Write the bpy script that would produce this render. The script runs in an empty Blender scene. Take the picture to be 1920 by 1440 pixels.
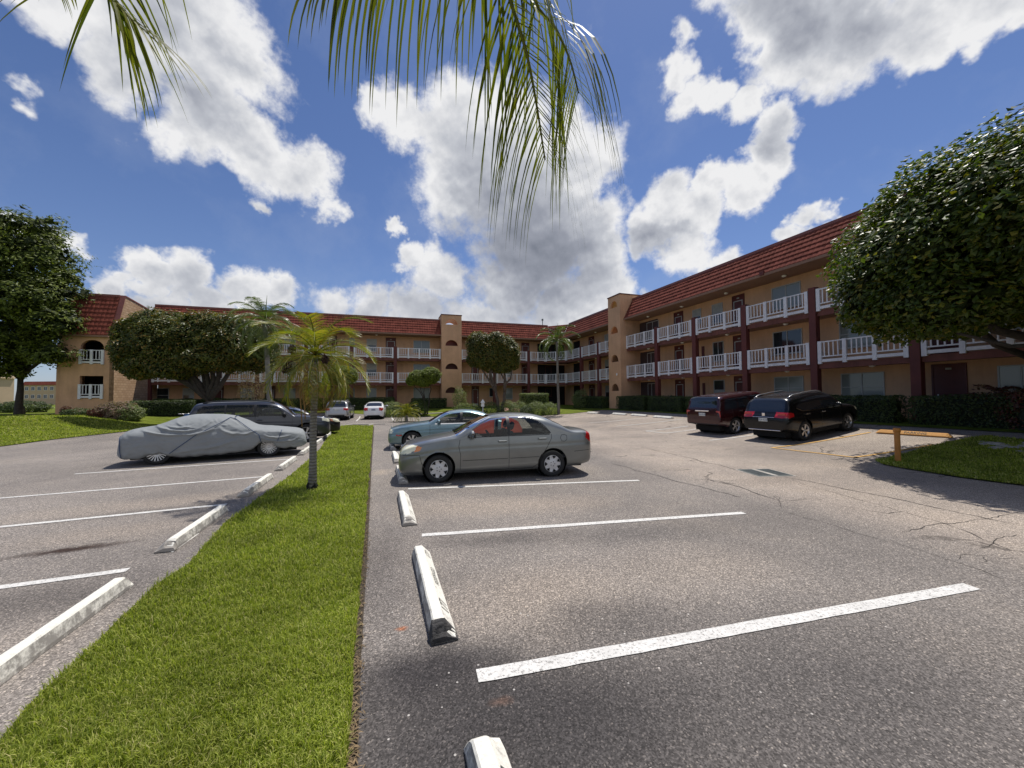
import bpy, math, random
import numpy as np
from mathutils import Vector, Matrix, noise
from mathutils.geometry import delaunay_2d_cdt
random.seed(7); rng = np.random.default_rng(7)
S = bpy.context.scene; COL = S.collection
PI = math.pi; rad = math.radians

# ------------------------------------------------------------------ camera
EYE = 1.88; PITCH = rad(1.83); ROLL = rad(0.437); FPX = 721.0
EYEV = Vector((0, 0, EYE))
_f = Vector((0, math.cos(PITCH), math.sin(PITCH)))
_r0 = Vector((1, 0, 0)); _u0 = Vector((0, -math.sin(PITCH), math.cos(PITCH)))
_r = math.cos(ROLL) * _r0 - math.sin(ROLL) * _u0
_u = math.sin(ROLL) * _r0 + math.cos(ROLL) * _u0
cam = bpy.data.cameras.new('camera'); cam.sensor_width = 36; cam.lens = 36 * FPX / 1920
cam.clip_end = 4000; cam.clip_start = 0.05
camo = bpy.data.objects.new('camera', cam); COL.objects.link(camo)
camo.matrix_world = Matrix(((_r.x, _u.x, -_f.x, 0), (_r.y, _u.y, -_f.y, 0), (_r.z, _u.z, -_f.z, EYE), (0, 0, 0, 1)))
S.camera = camo

def ray(px, py):
    return (_f * FPX + _r * (px - 960) - _u * (py - 720)).normalized()

# ------------------------------------------------------------------ terrain heights
NR = Vector((0.944, 0.329)).normalized(); TR = Vector((-NR.y, NR.x)); DR = 21.3     # right wing rail plane
NB = Vector((-0.3074, 0.9516)).normalized(); TB = Vector((NB.y, -NB.x)); DB = 43.5   # back wing rail plane
ZG = 0.72
def ss(t):
    t = 0.0 if t < 0 else 1.0 if t > 1 else t
    return t * t * (3 - 2 * t)
def g(x, y):
    a = ss((9.5 - (DR - (NR.x * x + NR.y * y))) / 11.0)
    b = ss((6.2 - (DB - (NB.x * x + NB.y * y))) / 5.2)
    dl = (-20.6 - x) * .92 - (y - 15.5) * .39
    c = ss(dl / 5.0)
    z = ZG * (1 - (1 - a) * (1 - b) * (1 - c))
    if dl > 6: z += .5 * ss((dl - 6) / 40)
    return z
def G(px, py, dz=0.0):
    """the place on the ground that a point of the photograph shows"""
    d = ray(px, py); z = dz
    for _ in range(40):
        if d.z > -1e-4: return Vector((d.x * 400, d.y * 400, 1))
        t = (z - EYE) / d.z
        x, y = d.x * t, d.y * t
        z = .6 * z + .4 * (g(x, y) + dz)
    return Vector((x, y, g(x, y) + dz))
def G2(px, py): v = G(px, py); return (v.x, v.y)

# ------------------------------------------------------------------ materials
M = {}
def nodes_of(m):
    nt = m.node_tree; nt.nodes.clear()
    out = nt.nodes.new('ShaderNodeOutputMaterial'); b = nt.nodes.new('ShaderNodeBsdfPrincipled')
    nt.links.new(b.outputs[0], out.inputs[0]); return nt, b, out
def noise_node(nt, scale, detail=3, rough=.55, coord='Object', vec=None):
    n = nt.nodes.new('ShaderNodeTexNoise'); n.inputs['Scale'].default_value = scale
    n.inputs['Detail'].default_value = detail; n.inputs['Roughness'].default_value = rough
    if vec is None:
        tc = nt.nodes.new('ShaderNodeTexCoord'); vec = tc.outputs[coord]
    nt.links.new(vec, n.inputs['Vector']); return n
def ramp(nt, fac, stops):
    r = nt.nodes.new('ShaderNodeValToRGB'); nt.links.new(fac, r.inputs[0])
    e = r.color_ramp.elements
    while len(e) < len(stops): e.new(.5)
    for k, (p, c) in enumerate(stops):
        e[k].position = p; e[k].color = (*c, 1) if len(c) == 3 else c
    return r
def mixc(nt, fac, a, b, mode='MIX'):
    m = nt.nodes.new('ShaderNodeMix'); m.data_type = 'RGBA'; m.blend_type = mode
    for sock, v in ((0, fac), (6, a), (7, b)):
        if hasattr(v, 'is_linked') or hasattr(v, 'links'): nt.links.new(v, m.inputs[sock])
        elif isinstance(v, (int, float)): m.inputs[sock].default_value = v
        else: m.inputs[sock].default_value = (*v, 1) if len(v) == 3 else v
    return m.outputs[2]
def mathn(nt, op, a, b=None, clamp=False):
    m = nt.nodes.new('ShaderNodeMath'); m.operation = op; m.use_clamp = clamp
    for k, v in ((0, a), (1, b)):
        if v is None: continue
        if isinstance(v, (int, float)): m.inputs[k].default_value = v
        else: nt.links.new(v, m.inputs[k])
    return m.outputs[0]
def bump(nt, b, h, strength=.3, dist=.01):
    bp = nt.nodes.new('ShaderNodeBump'); bp.inputs['Strength'].default_value = strength
    bp.inputs['Distance'].default_value = dist
    nt.links.new(h, bp.inputs['Height']); nt.links.new(bp.outputs[0], b.inputs['Normal'])
def mat(name, col, rough=.6, metal=0.0, var=.15, vscale=3.0, bumps=None, spec=.5, coat=0.0, coord='Object', fine=0.0):
    m = bpy.data.materials.new(name); m.use_nodes = True
    nt, b, _ = nodes_of(m)
    b.inputs['Roughness'].default_value = rough; b.inputs['Metallic'].default_value = metal
    b.inputs['Specular IOR Level'].default_value = spec
    b.inputs['Coat Weight'].default_value = coat; b.inputs['Coat Roughness'].default_value = .04
    if var > 0:
        n = noise_node(nt, vscale, 4, .6, coord)
        c0 = [c * (1 - var) for c in col]; c1 = [min(1, c * (1 + var)) for c in col]
        r = ramp(nt, n.outputs[0], [(.32, c0), (.68, c1)])
        o = r.outputs[0]
        if fine:
            n2 = noise_node(nt, vscale * 14, 3, .7, coord)
            r2 = ramp(nt, n2.outputs[0], [(.35, (1 - fine,) * 3), (.65, (1 + fine,) * 3)])
            o = mixc(nt, 1.0, o, r2.outputs[0], 'MULTIPLY')
        nt.links.new(o, b.inputs['Base Color'])
    else: b.inputs['Base Color'].default_value = (*col, 1)
    if bumps:
        n3 = noise_node(nt, bumps[0], 4, .6, coord); bump(nt, b, n3.outputs[0], bumps[1], bumps[2])
    M[name] = m; return m

# ------------------------------------------------------------------ objects
class MB:
    """collects vertices and faces, linked as ONE mesh"""
    def __init__(s): s.v = []; s.f = []; s.m = []; s.sm = []
    def add(s, vs, fs, mi=0, smooth=False):
        o = len(s.v); s.v.extend([tuple(v) for v in vs])
        for f in fs: s.f.append([i + o for i in f]); s.m.append(mi); s.sm.append(smooth)
    def hexa(s, p, mi=0):
        s.add(p, [(0, 3, 2, 1), (4, 5, 6, 7), (0, 1, 5, 4), (1, 2, 6, 5), (2, 3, 7, 6), (3, 0, 4, 7)], mi)
    def box(s, x0, x1, y0, y1, z0, z1, mi=0, F=None):
        p = [(x0, y0, z0), (x1, y0, z0), (x1, y1, z0), (x0, y1, z0), (x0, y0, z1), (x1, y0, z1), (x1, y1, z1), (x0, y1, z1)]
        if F: p = [F(*q) for q in p]
        s.hexa(p, mi)
    def bbox(s, x0, x1, y0, y1, z0, z1, b, mi=0, F=None):
        """box with chamfered edges"""
        b = min(b, (x1 - x0) * .45, (y1 - y0) * .45, (z1 - z0) * .45)
        vs = []; idx = {}
        for ix, (xa, dx) in enumerate(((x0, 1), (x1, -1))):
            for iy, (ya, dy) in enumerate(((y0, 1), (y1, -1))):
                for iz, (za, dz) in enumerate(((z0, 1), (z1, -1))):
                    for ax in range(3):
                        q = [xa + dx * b, ya + dy * b, za + dz * b]; q[ax] = (xa, ya, za)[ax]
                        idx[ix, iy, iz, ax] = len(vs); vs.append(F(*q) if F else tuple(q))
        fs = []
        for ax in range(3):
            o = [a for a in range(3) if a != ax]
            for k in (0, 1):
                f = []
                for (a, c) in ((0, 0), (1, 0), (1, 1), (0, 1)):
                    t = [0, 0, 0]; t[ax] = k; t[o[0]] = a; t[o[1]] = c; f.append(idx[t[0], t[1], t[2], ax])
                fs.append(f)
        for ax in range(3):
            o = [a for a in range(3) if a != ax]
            for a in (0, 1):
                for c in (0, 1):
                    t = [0, 0, 0]; t[o[0]] = a; t[o[1]] = c
                    u = t[:]; t[ax] = 0; u[ax] = 1
                    fs.append([idx[*t, o[0]], idx[*u, o[0]], idx[*u, o[1]], idx[*t, o[1]]])
        for ix in (0, 1):
            for iy in (0, 1):
                for iz in (0, 1): fs.append([idx[ix, iy, iz, a] for a in range(3)])
        s.add(vs, fs, mi)
    def tube(s, pts, rs, n=8, mi=0, caps=True, smooth=True):
        pts = [Vector(p) for p in pts]
        if not hasattr(rs, '__len__'): rs = [rs] * len(pts)
        o = len(s.v); prev = None
        for i, p in enumerate(pts):
            d = (pts[min(i + 1, len(pts) - 1)] - pts[max(i - 1, 0)])
            if d.length < 1e-9: d = Vector((0, 0, 1))
            d.normalize()
            if prev is None:
                a = Vector((0, 0, 1)) if abs(d.z) < .9 else Vector((1, 0, 0))
                e1 = d.cross(a).normalized()
            else:
                e1 = (prev - d * prev.dot(d))
                e1 = e1.normalized() if e1.length > 1e-6 else d.orthogonal().normalized()
            prev = e1; e2 = d.cross(e1)
            for k in range(n):
                t = 2 * PI * k / n
                s.v.append(tuple(p + (e1 * math.cos(t) + e2 * math.sin(t)) * rs[i]))
        for i in range(len(pts) - 1):
            for k in range(n):
                a = o + i * n + k; b = o + i * n + (k + 1) % n
                s.f.append([a, b, b + n, a + n]); s.m.append(mi); s.sm.append(smooth)
        if caps:
            s.f.append([o + k for k in range(n)][::-1]); s.m.append(mi); s.sm.append(False)
            q = o + (len(pts) - 1) * n
            s.f.append([q + k for k in range(n)]); s.m.append(mi); s.sm.append(False)
    def lathe(s, prof, c, axis='z', n=24, mi=0, smooth=True, closed=False):
        """prof = [(r, h)]; turned about the axis through c"""
        o = len(s.v)
        for (r, h) in prof:
            for k in range(n):
                t = 2 * PI * k / n; a, b = r * math.cos(t), r * math.sin(t)
                q = {'z': (a, b, h), 'y': (a, h, b), 'x': (h, a, b)}[axis]
                s.v.append((c[0] + q[0], c[1] + q[1], c[2] + q[2]))
        L = len(prof)
        for i in range(L - 1 + (1 if closed else 0)):
            for k in range(n):
                a = o + i * n + k; b = o + i * n + (k + 1) % n; a2 = o + ((i + 1) % L) * n + k; b2 = o + ((i + 1) % L) * n + (k + 1) % n
                s.f.append([a, b, b2, a2]); s.m.append(mi); s.sm.append(smooth)
    def build(s, name, mats, parent=None, world=False):
        me = bpy.data.meshes.new(name)
        vs = s.v
        if world and parent is not None:
            inv = (Matrix.Translation(parent.location) @ parent.rotation_euler.to_matrix().to_4x4()).inverted()
            vs = [tuple(inv @ Vector(v)) for v in vs]
        me.from_pydata(vs, [], s.f)
        if not isinstance(mats, (list, tuple)): mats = [mats]
        for m in mats: me.materials.append(M[m] if isinstance(m, str) else m)
        me.polygons.foreach_set('material_index', s.m)
        me.polygons.foreach_set('use_smooth', s.sm)
        me.validate(verbose=False); me.update()
        o = bpy.data.objects.new(name, me); COL.objects.link(o)
        if parent is not None: o.parent = parent
        return o
def np_mesh(name, V, F, mats, parent=None, smooth=False, loc=None, mi=None):
    """mesh from arrays; F is (n, k) with one k"""
    V = np.asarray(V, dtype=np.float32); F = np.asarray(F, dtype=np.int32)
    if loc is not None: V = V - np.array(loc, dtype=np.float32)
    me = bpy.data.meshes.new(name); k = F.shape[1]
    me.vertices.add(len(V)); me.vertices.foreach_set('co', V.ravel())
    me.loops.add(F.size); me.loops.foreach_set('vertex_index', F.ravel())
    me.polygons.add(len(F)); me.polygons.foreach_set('loop_start', np.arange(0, F.size, k, dtype=np.int32))
    me.polygons.foreach_set('loop_total', np.full(len(F), k, dtype=np.int32))
    if not isinstance(mats, (list, tuple)): mats = [mats]
    for m in mats: me.materials.append(M[m] if isinstance(m, str) else m)
    if mi is not None: me.polygons.foreach_set('material_index', np.asarray(mi, dtype=np.int32))
    me.polygons.foreach_set('use_smooth', np.full(len(F), smooth))
    me.update(calc_edges=True)
    o = bpy.data.objects.new(name, me); COL.objects.link(o)
    if parent is not None: o.parent = parent
    return o
def tag(o, label=None, cat=None, group=None, kind=None):
    if label: o['label'] = label
    if cat: o['category'] = cat
    if group: o['group'] = group
    if kind: o['kind'] = kind
    return o
def thing(name, loc, label, cat, group=None, rz=0.0):
    o = bpy.data.objects.new(name, None); COL.objects.link(o)
    o.location = loc; o.rotation_euler = (0, 0, rz); o.empty_display_size = .3
    return tag(o, label, cat, group)
def copy_thing(root, loc, rz, label):
    m = {}
    def cp(o, par):
        c = o.copy(); COL.objects.link(c)
        if par: c.parent = par
        for ch in kids.get(o.name, []): cp(ch, c)
        return c
    kids = {}
    for o in bpy.data.objects:
        if o.parent: kids.setdefault(o.parent.name, []).append(o)
    r = cp(root, None); r.location = loc; r.rotation_euler = (0, 0, rz); r['label'] = label
    return r
def sheet(name, poly, matname, dz=0.0, step=.5, kind='structure', label=None, cat=None, hfun=None, jag=0.0):
    """a ground sheet inside a polygon, laid over the terrain"""
    P = [Vector(p[:2]) for p in poly]
    vs = []; n = len(P)
    for i in range(n):
        a, b = P[i], P[(i + 1) % n]; L = (b - a).length; k = max(1, int(L / step))
        for j in range(k):
            q = a.lerp(b, j / k)
            if jag:
                d = (b - a).normalized(); q = q + Vector((-d.y, d.x)) * (noise.noise(Vector((q.x * 2.3, q.y * 2.3, 1))) * jag + noise.noise(Vector((q.x * 9, q.y * 9, 4))) * jag * .5)
            vs.append(q)
    nb = len(vs)
    x0 = min(p.x for p in vs); x1 = max(p.x for p in vs); y0 = min(p.y for p in vs); y1 = max(p.y for p in vs)
    def inside(x, y):
        c = False; j = nb - 1
        for i in range(nb):
            if (vs[i].y > y) != (vs[j].y > y) and x < (vs[j].x - vs[i].x) * (y - vs[i].y) / (vs[j].y - vs[i].y) + vs[i].x: c = not c
            j = i
        return c
    extra = []
    nx = int((x1 - x0) / step); ny = int((y1 - y0) / step)
    if nx > 1 and ny > 1:
        base = P
        for i in range(1, nx):
            for j in range(1, ny):
                x = x0 + (x1 - x0) * i / nx; y = y0 + (y1 - y0) * j / ny
                # cheap test on the coarse polygon
                c = False; k2 = len(base) - 1
                for k in range(len(base)):
                    a, b = base[k], base[k2]
                    if (a.y > y) != (b.y > y) and x < (b.x - a.x) * (y - a.y) / (b.y - a.y) + a.x: c = not c
                    k2 = k
                if c: extra.append(Vector((x, y)))
    r = delaunay_2d_cdt(vs + extra, [], [list(range(nb))], 1, 1e-4)
    hf = hfun or g
    V = [(p.x, p.y, hf(p.x, p.y) + dz) for p in r[0]]
    me = bpy.data.meshes.new(name); me.from_pydata(V, [], r[2]); me.materials.append(M[matname])
    me.polygons.foreach_set('use_smooth', [True] * len(me.polygons)); me.update()
    for p in me.polygons:
        if p.normal.z < 0: me.flip_normals(); break
    o = bpy.data.objects.new(name, me); COL.objects.link(o)
    tag(o, label, cat, None, kind); return o
# ------------------------------------------------------------------ surfaces
mat('stucco', (.62, .37, .22), .9, var=.09, vscale=.7, bumps=(60, .25, .01), spec=.2, fine=.03)
mat('brick_paint', (.52, .36, .23), .9, var=.08, vscale=1, spec=.2)
def _brick():
    m = M['brick_paint']; nt = m.node_tree; b = nt.nodes['Principled BSDF']
    tc = nt.nodes.new('ShaderNodeTexCoord'); mp = nt.nodes.new('ShaderNodeMapping')
    mp.inputs['Rotation'].default_value = (rad(90), 0, 0)
    nt.links.new(tc.outputs['UV'], mp.inputs[0])
    br = nt.nodes.new('ShaderNodeTexBrick'); nt.links.new(tc.outputs['UV'], br.inputs[0])
    br.inputs['Scale'].default_value = 1; br.inputs['Brick Width'].default_value = .4; br.inputs['Row Height'].default_value = .2
    br.inputs['Mortar Size'].default_value = .018
    br.inputs['Color1'].default_value = (.56, .38, .24, 1); br.inputs['Color2'].default_value = (.44, .28, .165, 1); br.inputs['Mortar'].default_value = (.38, .24, .14, 1)
    nt.links.new(br.outputs[0], b.inputs['Base Color'])
    inv = mathn(nt, 'SUBTRACT', 1.0, br.outputs[1]); bump(nt, b, inv, .6, .02)
_brick()
mat('tile', (.205, .060, .042), .9, var=.22, vscale=2.2, spec=.08, fine=.12)
mat('flashing', (.22, .07, .055), .5, var=.1, vscale=1)
mat('roof_deck', (.35, .33, .30), .9, var=.1)
mat('maroon', (.115, .026, .02), .65, var=.12, vscale=2)
mat('soffit', (.26, .15, .10), .85, var=.08, vscale=1)
mat('slab_edge', (.17, .06, .045), .8, var=.12, vscale=1.5)
mat('white_paint', (.74, .73, .74), .5, var=.06, vscale=4)
mat('frame_metal', (.42, .42, .40), .4, var=.05)
mat('void_shade', (.012, .01, .01), .9, var=0)  # near-black colour painting the shade inside open corridors
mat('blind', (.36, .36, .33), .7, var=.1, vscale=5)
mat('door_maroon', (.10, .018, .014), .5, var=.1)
mat('recess_shade', (.05, .03, .03), .5, var=.1)  # dark colour painting the shade of the stair recess
mat('lamp_glass', (.85, .84, .78), .3, var=0)
def window_glass():
    m = bpy.data.materials.new('window_glass'); m.use_nodes = True; nt, b, _ = nodes_of(m)
    b.inputs['Base Color'].default_value = (.03, .035, .04, 1); b.inputs['Roughness'].default_value = .04
    b.inputs['Specular IOR Level'].default_value = .8; M['window_glass'] = m
window_glass()
def curtain_glass():
    m = bpy.data.materials.new('curtain_glass'); m.use_nodes = True; nt, b, _ = nodes_of(m)
    tc = nt.nodes.new('ShaderNodeTexCoord')
    w = nt.nodes.new('ShaderNodeTexWave'); w.bands_direction = 'X'; w.inputs['Scale'].default_value = 14; w.inputs['Distortion'].default_value = 1.5
    nt.links.new(tc.outputs['UV'], w.inputs[0])
    r = ramp(nt, w.outputs[0], [(0, (.24, .26, .24)), (1, (.5, .5, .46))])
    nt.links.new(r.outputs[0], b.inputs['Base Color']); b.inputs['Roughness'].default_value = .08
    b.inputs['Specular IOR Level'].default_value = .6; M['curtain_glass'] = m
curtain_glass()

def asphalt(name, light, dark, patches=True):
    m = bpy.data.materials.new(name); m.use_nodes = True; nt, b, _ = nodes_of(m); b.inputs['Roughness'].default_value = .85
    b.inputs['Specular IOR Level'].default_value = .25
    tc = nt.nodes.new('ShaderNodeTexCoord'); O = tc.outputs['Object']
    big = noise_node(nt, .28, 5, .6, vec=O); r0 = ramp(nt, big.outputs[0], [(.3, dark), (.7, light)])
    tan = noise_node(nt, .55, 4, .6, vec=O); rt = ramp(nt, tan.outputs[0], [(.5, (0, 0, 0)), (.75, (1, 1, 1))])
    c = mixc(nt, mathn(nt, 'MULTIPLY', rt.outputs[0], .35), r0.outputs[0], (.27, .225, .18))
    def blob(c, cx, cy, rx, ry, ang, col, k):
        mp = nt.nodes.new('ShaderNodeMapping'); mp.vector_type = 'TEXTURE'
        wm = min(.5, 1.1 * min(rx, ry) + .05); mp.inputs['Location'].default_value = (cx + wm / 2, cy + wm / 2, 0); mp.inputs['Rotation'].default_value = (0, 0, ang); mp.inputs['Scale'].default_value = (rx, ry, 1e3)
        wn = noise_node(nt, 1.6 if min(rx, ry) > .2 else 7, 4, .6, vec=O)
        va = nt.nodes.new('ShaderNodeVectorMath'); va.operation = 'MULTIPLY_ADD'
        nt.links.new(wn.outputs[1], va.inputs[0]); va.inputs[1].default_value = (wm, wm, 0); nt.links.new(O, va.inputs[2])
        nt.links.new(va.outputs[0], mp.inputs[0])
        ln = nt.nodes.new('ShaderNodeVectorMath'); ln.operation = 'LENGTH'; nt.links.new(mp.outputs[0], ln.inputs[0])
        rr = ramp(nt, ln.outputs['Value'], [(.25, (k,) * 3), (1.0, (0, 0, 0))])
        return mixc(nt, rr.outputs[0], c, col)
    for (cx, cy, rx, ry, an, col, k) in STAINS if patches else []: c = blob(c, cx, cy, rx, ry, an, col, k)
    # aggregate speckle
    v = nt.nodes.new('ShaderNodeTexVoronoi'); v.inputs['Scale'].default_value = 105; nt.links.new(O, v.inputs['Vector'])
    sp = ramp(nt, v.outputs['Color'], [(0, (.35,) * 3), (.5, (.85,) * 3), (.8, (1.4,) * 3), (1, (2.8, 2.7, 2.5))])
    c = mixc(nt, 1.0, c, sp.outputs[0], 'MULTIPLY')
    v2 = nt.nodes.new('ShaderNodeTexVoronoi'); v2.inputs['Scale'].default_value = 16; nt.links.new(O, v2.inputs['Vector'])
    rv = ramp(nt, v2.outputs['Distance'], [(.0, (1, 1, 1)), (.1, (1, 1, 1)), (.13, (0, 0, 0))])
    sel = nt.nodes.new('ShaderNodeSeparateColor'); nt.links.new(v2.outputs['Color'], sel.inputs[0])
    ps = mathn(nt, 'MULTIPLY', mathn(nt, 'GREATER_THAN', sel.outputs[0], .88), rv.outputs[0])
    c = mixc(nt, mathn(nt, 'MULTIPLY', ps, .75), c, (.62, .58, .53))
    med = noise_node(nt, 45, 4, .7, vec=O); rm = ramp(nt, med.outputs[0], [(.3, (.68,) * 3), (.7, (1.32,) * 3)])
    c = mixc(nt, 1.0, c, rm.outputs[0], 'MULTIPLY')
    # cracks
    wn = noise_node(nt, 1.1, 4, .6, vec=O)
    va = nt.nodes.new('ShaderNodeVectorMath'); va.operation = 'MULTIPLY_ADD'
    nt.links.new(wn.outputs[1], va.inputs[0]); va.inputs[1].default_value = (1.1, 1.1, 0); nt.links.new(O, va.inputs[2])
    mp = nt.nodes.new('ShaderNodeMapping'); mp.inputs['Scale'].default_value = (.30, .62, .3); mp.inputs['Rotation'].default_value = (0, 0, rad(25)); nt.links.new(va.outputs[0], mp.inputs[0])
    cr = nt.nodes.new('ShaderNodeTexVoronoi'); cr.feature = 'DISTANCE_TO_EDGE'; cr.inputs['Scale'].default_value = 1.0; nt.links.new(mp.outputs[0], cr.inputs[0])
    rc = ramp(nt, cr.outputs['Distance'], [(0, (1, 1, 1)), (.006, (1, 1, 1)), (.012, (0, 0, 0))])
    # cracked mainly on the old driveway surface
    sx = nt.nodes.new('ShaderNodeSeparateXYZ'); nt.links.new(O, sx.inputs[0])
    lane = mathn(nt, 'ADD', mathn(nt, 'MULTIPLY', sx.outputs[0], NR.x), mathn(nt, 'MULTIPLY', sx.outputs[1], NR.y))
    lm = nt.nodes.new('ShaderNodeMapRange'); nt.links.new(lane, lm.inputs[0]); lm.inputs[1].default_value = 6.2; lm.inputs[2].default_value = 7.4
    cn = noise_node(nt, .35, 2, .5, vec=O)
    cs = mathn(nt, 'MULTIPLY', mathn(nt, 'GREATER_THAN', cn.outputs[0], .56), lm.outputs[0])
    c = mixc(nt, mathn(nt, 'MULTIPLY', mathn(nt, 'MULTIPLY', rc.outputs[0], cs), .75), c, (.035, .03, .027))
    # the driveway is older and paler than the resurfaced stalls
    c = mixc(nt, mathn(nt, 'MULTIPLY', lm.outputs[0], .8), c, mixc(nt, 1.0, c, (1.46, 1.39, 1.31), 'MULTIPLY'))
    nt.links.new(c, b.inputs['Base Color'])
    hb = noise_node(nt, 120, 3, .7, vec=O); bump(nt, b, hb.outputs[0], .5, .006)
    M[name] = m
_tan = (.33, .275, .225); _dk = (.045, .04, .04)
def _st(px, py, rx, ry, an, col, k): p = G(px, py); return (p.x, p.y, rx, ry, an, col, k)
STAINS = [
    _st(1450, 1330, 3.6, 1.3, .2, (.085, .077, .074), .75), _st(960, 1400, 1.4, .9, .2, (.06, .055, .054), .8), _st(1180, 1000, 2.4, .5, .2, (.11, .10, .095), .5),
    _st(1000, 1120, 1.1, .8, .3, _tan, .55), _st(880, 950, 1.7, .8, .2, _tan, .6), _st(1040, 945, 1.5, .7, .2, _tan, .55),
    _st(1250, 1070, 1.8, .8, .25, _tan, .3), _st(800, 1255, .75, .42, .1, _dk, .95), _st(700, 1060, .5, 1.6, .2, _dk, .4),
    _st(960, 1330, 1.4, .6, .1, _dk, .6), _st(1150, 1160, 1.2, .4, .25, _dk, .35), _st(940, 1010, 1.3, .3, .2, _dk, .45),
    _st(715, 885, .35, .5, .2, (.36, .30, .24), .8), _st(752, 1180, .07, .04, .2, (.38, .13, .05), .8), _st(940, 1312, .1, .05, .2, (.26, .14, .09), .3),
    _st(135, 1030, .75, .16, .45, (.035, .018, .012), .95), _st(200, 1000, 1.5, .6, .45, _tan, .45), _st(330, 940, 2.6, .7, .45, _tan, .5), _st(60, 1130, 1.4, .6, .45, _dk, .45),
    _st(260, 960, 2.5, .25, .45, _dk, .3), _st(1450, 900, 1.6, .5, .4, _dk, .25), _st(1600, 845, .7, 1.3, .9, (.2, .17, .15), .3)]
asphalt('asphalt', (.30, .265, .235), (.165, .147, .134))

def road_paint(name, col, wear=.5):
    m = bpy.data.materials.new(name); m.use_nodes = True; nt, b, _ = nodes_of(m); b.inputs['Roughness'].default_value = .7
    tc = nt.nodes.new('ShaderNodeTexCoord'); O = tc.outputs['Object']
    n = noise_node(nt, 5, 6, .7, vec=O); r = ramp(nt, n.outputs[0], [(.35, [c * .8 for c in col]), (.65, col)])
    f = noise_node(nt, 45, 5, .8, vec=O)
    w = ramp(nt, f.outputs[0], [(.36 + .05 * wear, (1, 1, 1)), (.41 + .05 * wear, (0, 0, 0))])
    cv = nt.nodes.new('ShaderNodeTexVoronoi'); cv.feature = 'DISTANCE_TO_EDGE'; cv.inputs['Scale'].default_value = 6; 
    va = nt.nodes.new('ShaderNodeVectorMath'); va.operation = 'MULTIPLY_ADD'; nt.links.new(n.outputs[1], va.inputs[0]); va.inputs[1].default_value = (.3, .3, 0); nt.links.new(O, va.inputs[2])
    nt.links.new(va.outputs[0], cv.inputs[0]); cr = ramp(nt, cv.outputs[0], [(.0, (1, 1, 1)), (.02, (0, 0, 0))])
    k = mathn(nt, 'MAXIMUM', mathn(nt, 'MULTIPLY', w.outputs[0], .8), mathn(nt, 'MULTIPLY', cr.outputs[0], .3 * wear))
    c = mixc(nt, k, r.outputs[0], (.15, .14, .13)); nt.links.new(c, b.inputs['Base Color'])
    bump(nt, b, f.outputs[0], .4, .004); M[name] = m
road_paint('line_white', (.74, .72, .68), .9); road_paint('line_yellow', (.66, .38, .10), .1); road_paint('curb_concrete', (.5, .46, .4), .4)
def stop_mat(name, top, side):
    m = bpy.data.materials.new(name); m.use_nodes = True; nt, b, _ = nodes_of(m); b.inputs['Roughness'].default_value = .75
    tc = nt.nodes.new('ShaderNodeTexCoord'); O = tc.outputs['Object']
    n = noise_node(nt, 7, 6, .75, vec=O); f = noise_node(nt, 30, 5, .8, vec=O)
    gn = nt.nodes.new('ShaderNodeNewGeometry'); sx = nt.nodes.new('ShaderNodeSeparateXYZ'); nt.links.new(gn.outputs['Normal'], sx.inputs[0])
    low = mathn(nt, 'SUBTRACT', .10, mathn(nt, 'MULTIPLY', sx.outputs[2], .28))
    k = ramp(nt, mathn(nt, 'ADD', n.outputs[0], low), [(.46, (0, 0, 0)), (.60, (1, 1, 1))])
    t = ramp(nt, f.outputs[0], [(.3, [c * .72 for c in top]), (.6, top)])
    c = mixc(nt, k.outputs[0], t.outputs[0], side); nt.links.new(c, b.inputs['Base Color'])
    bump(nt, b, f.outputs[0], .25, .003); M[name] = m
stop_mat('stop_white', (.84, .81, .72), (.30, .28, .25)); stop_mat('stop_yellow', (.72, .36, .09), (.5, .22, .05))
mat('broken_concrete', (.06, .057, .055), .95, var=.6, vscale=14, bumps=(40, 1, .02))
mat('stencil_black', (.09, .09, .08), .8, var=.3, vscale=30)
mat('stencil_faded', (.36, .35, .30), .8, var=.3, vscale=30)
mat('concrete', (.36, .33, .29), .85, var=.15, vscale=2, bumps=(30, .4, .01), fine=.1)
mat('bollard_yellow', (.50, .20, .035), .55, var=.12, vscale=4)
mat('iron', (.13, .15, .15), .6, .4, var=.2, vscale=12)
mat('pit_black', (.02, .02, .02), .8, var=0)

def leafmat(name, c0, c1, rough=.4, trans=.25, spec=.5, c2=None):
    m = bpy.data.materials.new(name); m.use_nodes = True; nt, b, out = nodes_of(m)
    gi = nt.nodes.new('ShaderNodeNewGeometry')
    st = [(0, c0), (.75, c1)] + ([(1, c2)] if c2 else [])
    r = ramp(nt, gi.outputs['Random Per Island'], st)
    n = noise_node(nt, 1.1, 2, .5); rn = ramp(nt, n.outputs[0], [(.3, (.75,) * 3), (.7, (1.25,) * 3)])
    c = mixc(nt, 1.0, r.outputs[0], rn.outputs[0], 'MULTIPLY')
    nt.links.new(c, b.inputs['Base Color']); b.inputs['Roughness'].default_value = rough; b.inputs['Specular IOR Level'].default_value = spec
    t = nt.nodes.new('ShaderNodeBsdfTranslucent'); tc = mixc(nt, 1.0, c, (1.5, 1.7, .6), 'MULTIPLY'); nt.links.new(tc, t.inputs[0])
    mx = nt.nodes.new('ShaderNodeMixShader'); mx.inputs[0].default_value = trans
    nt.links.new(b.outputs[0], mx.inputs[1]); nt.links.new(t.outputs[0], mx.inputs[2]); nt.links.new(mx.outputs[0], out.inputs[0])
    M[name] = m
leafmat('leaf_glossy', (.035, .06, .008), (.085, .12, .014), .43, .3, .4, (.20, .17, .02))
leafmat('leaf_inner', (.015, .024, .005), (.03, .042, .008), .7, .1, .2)
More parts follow.
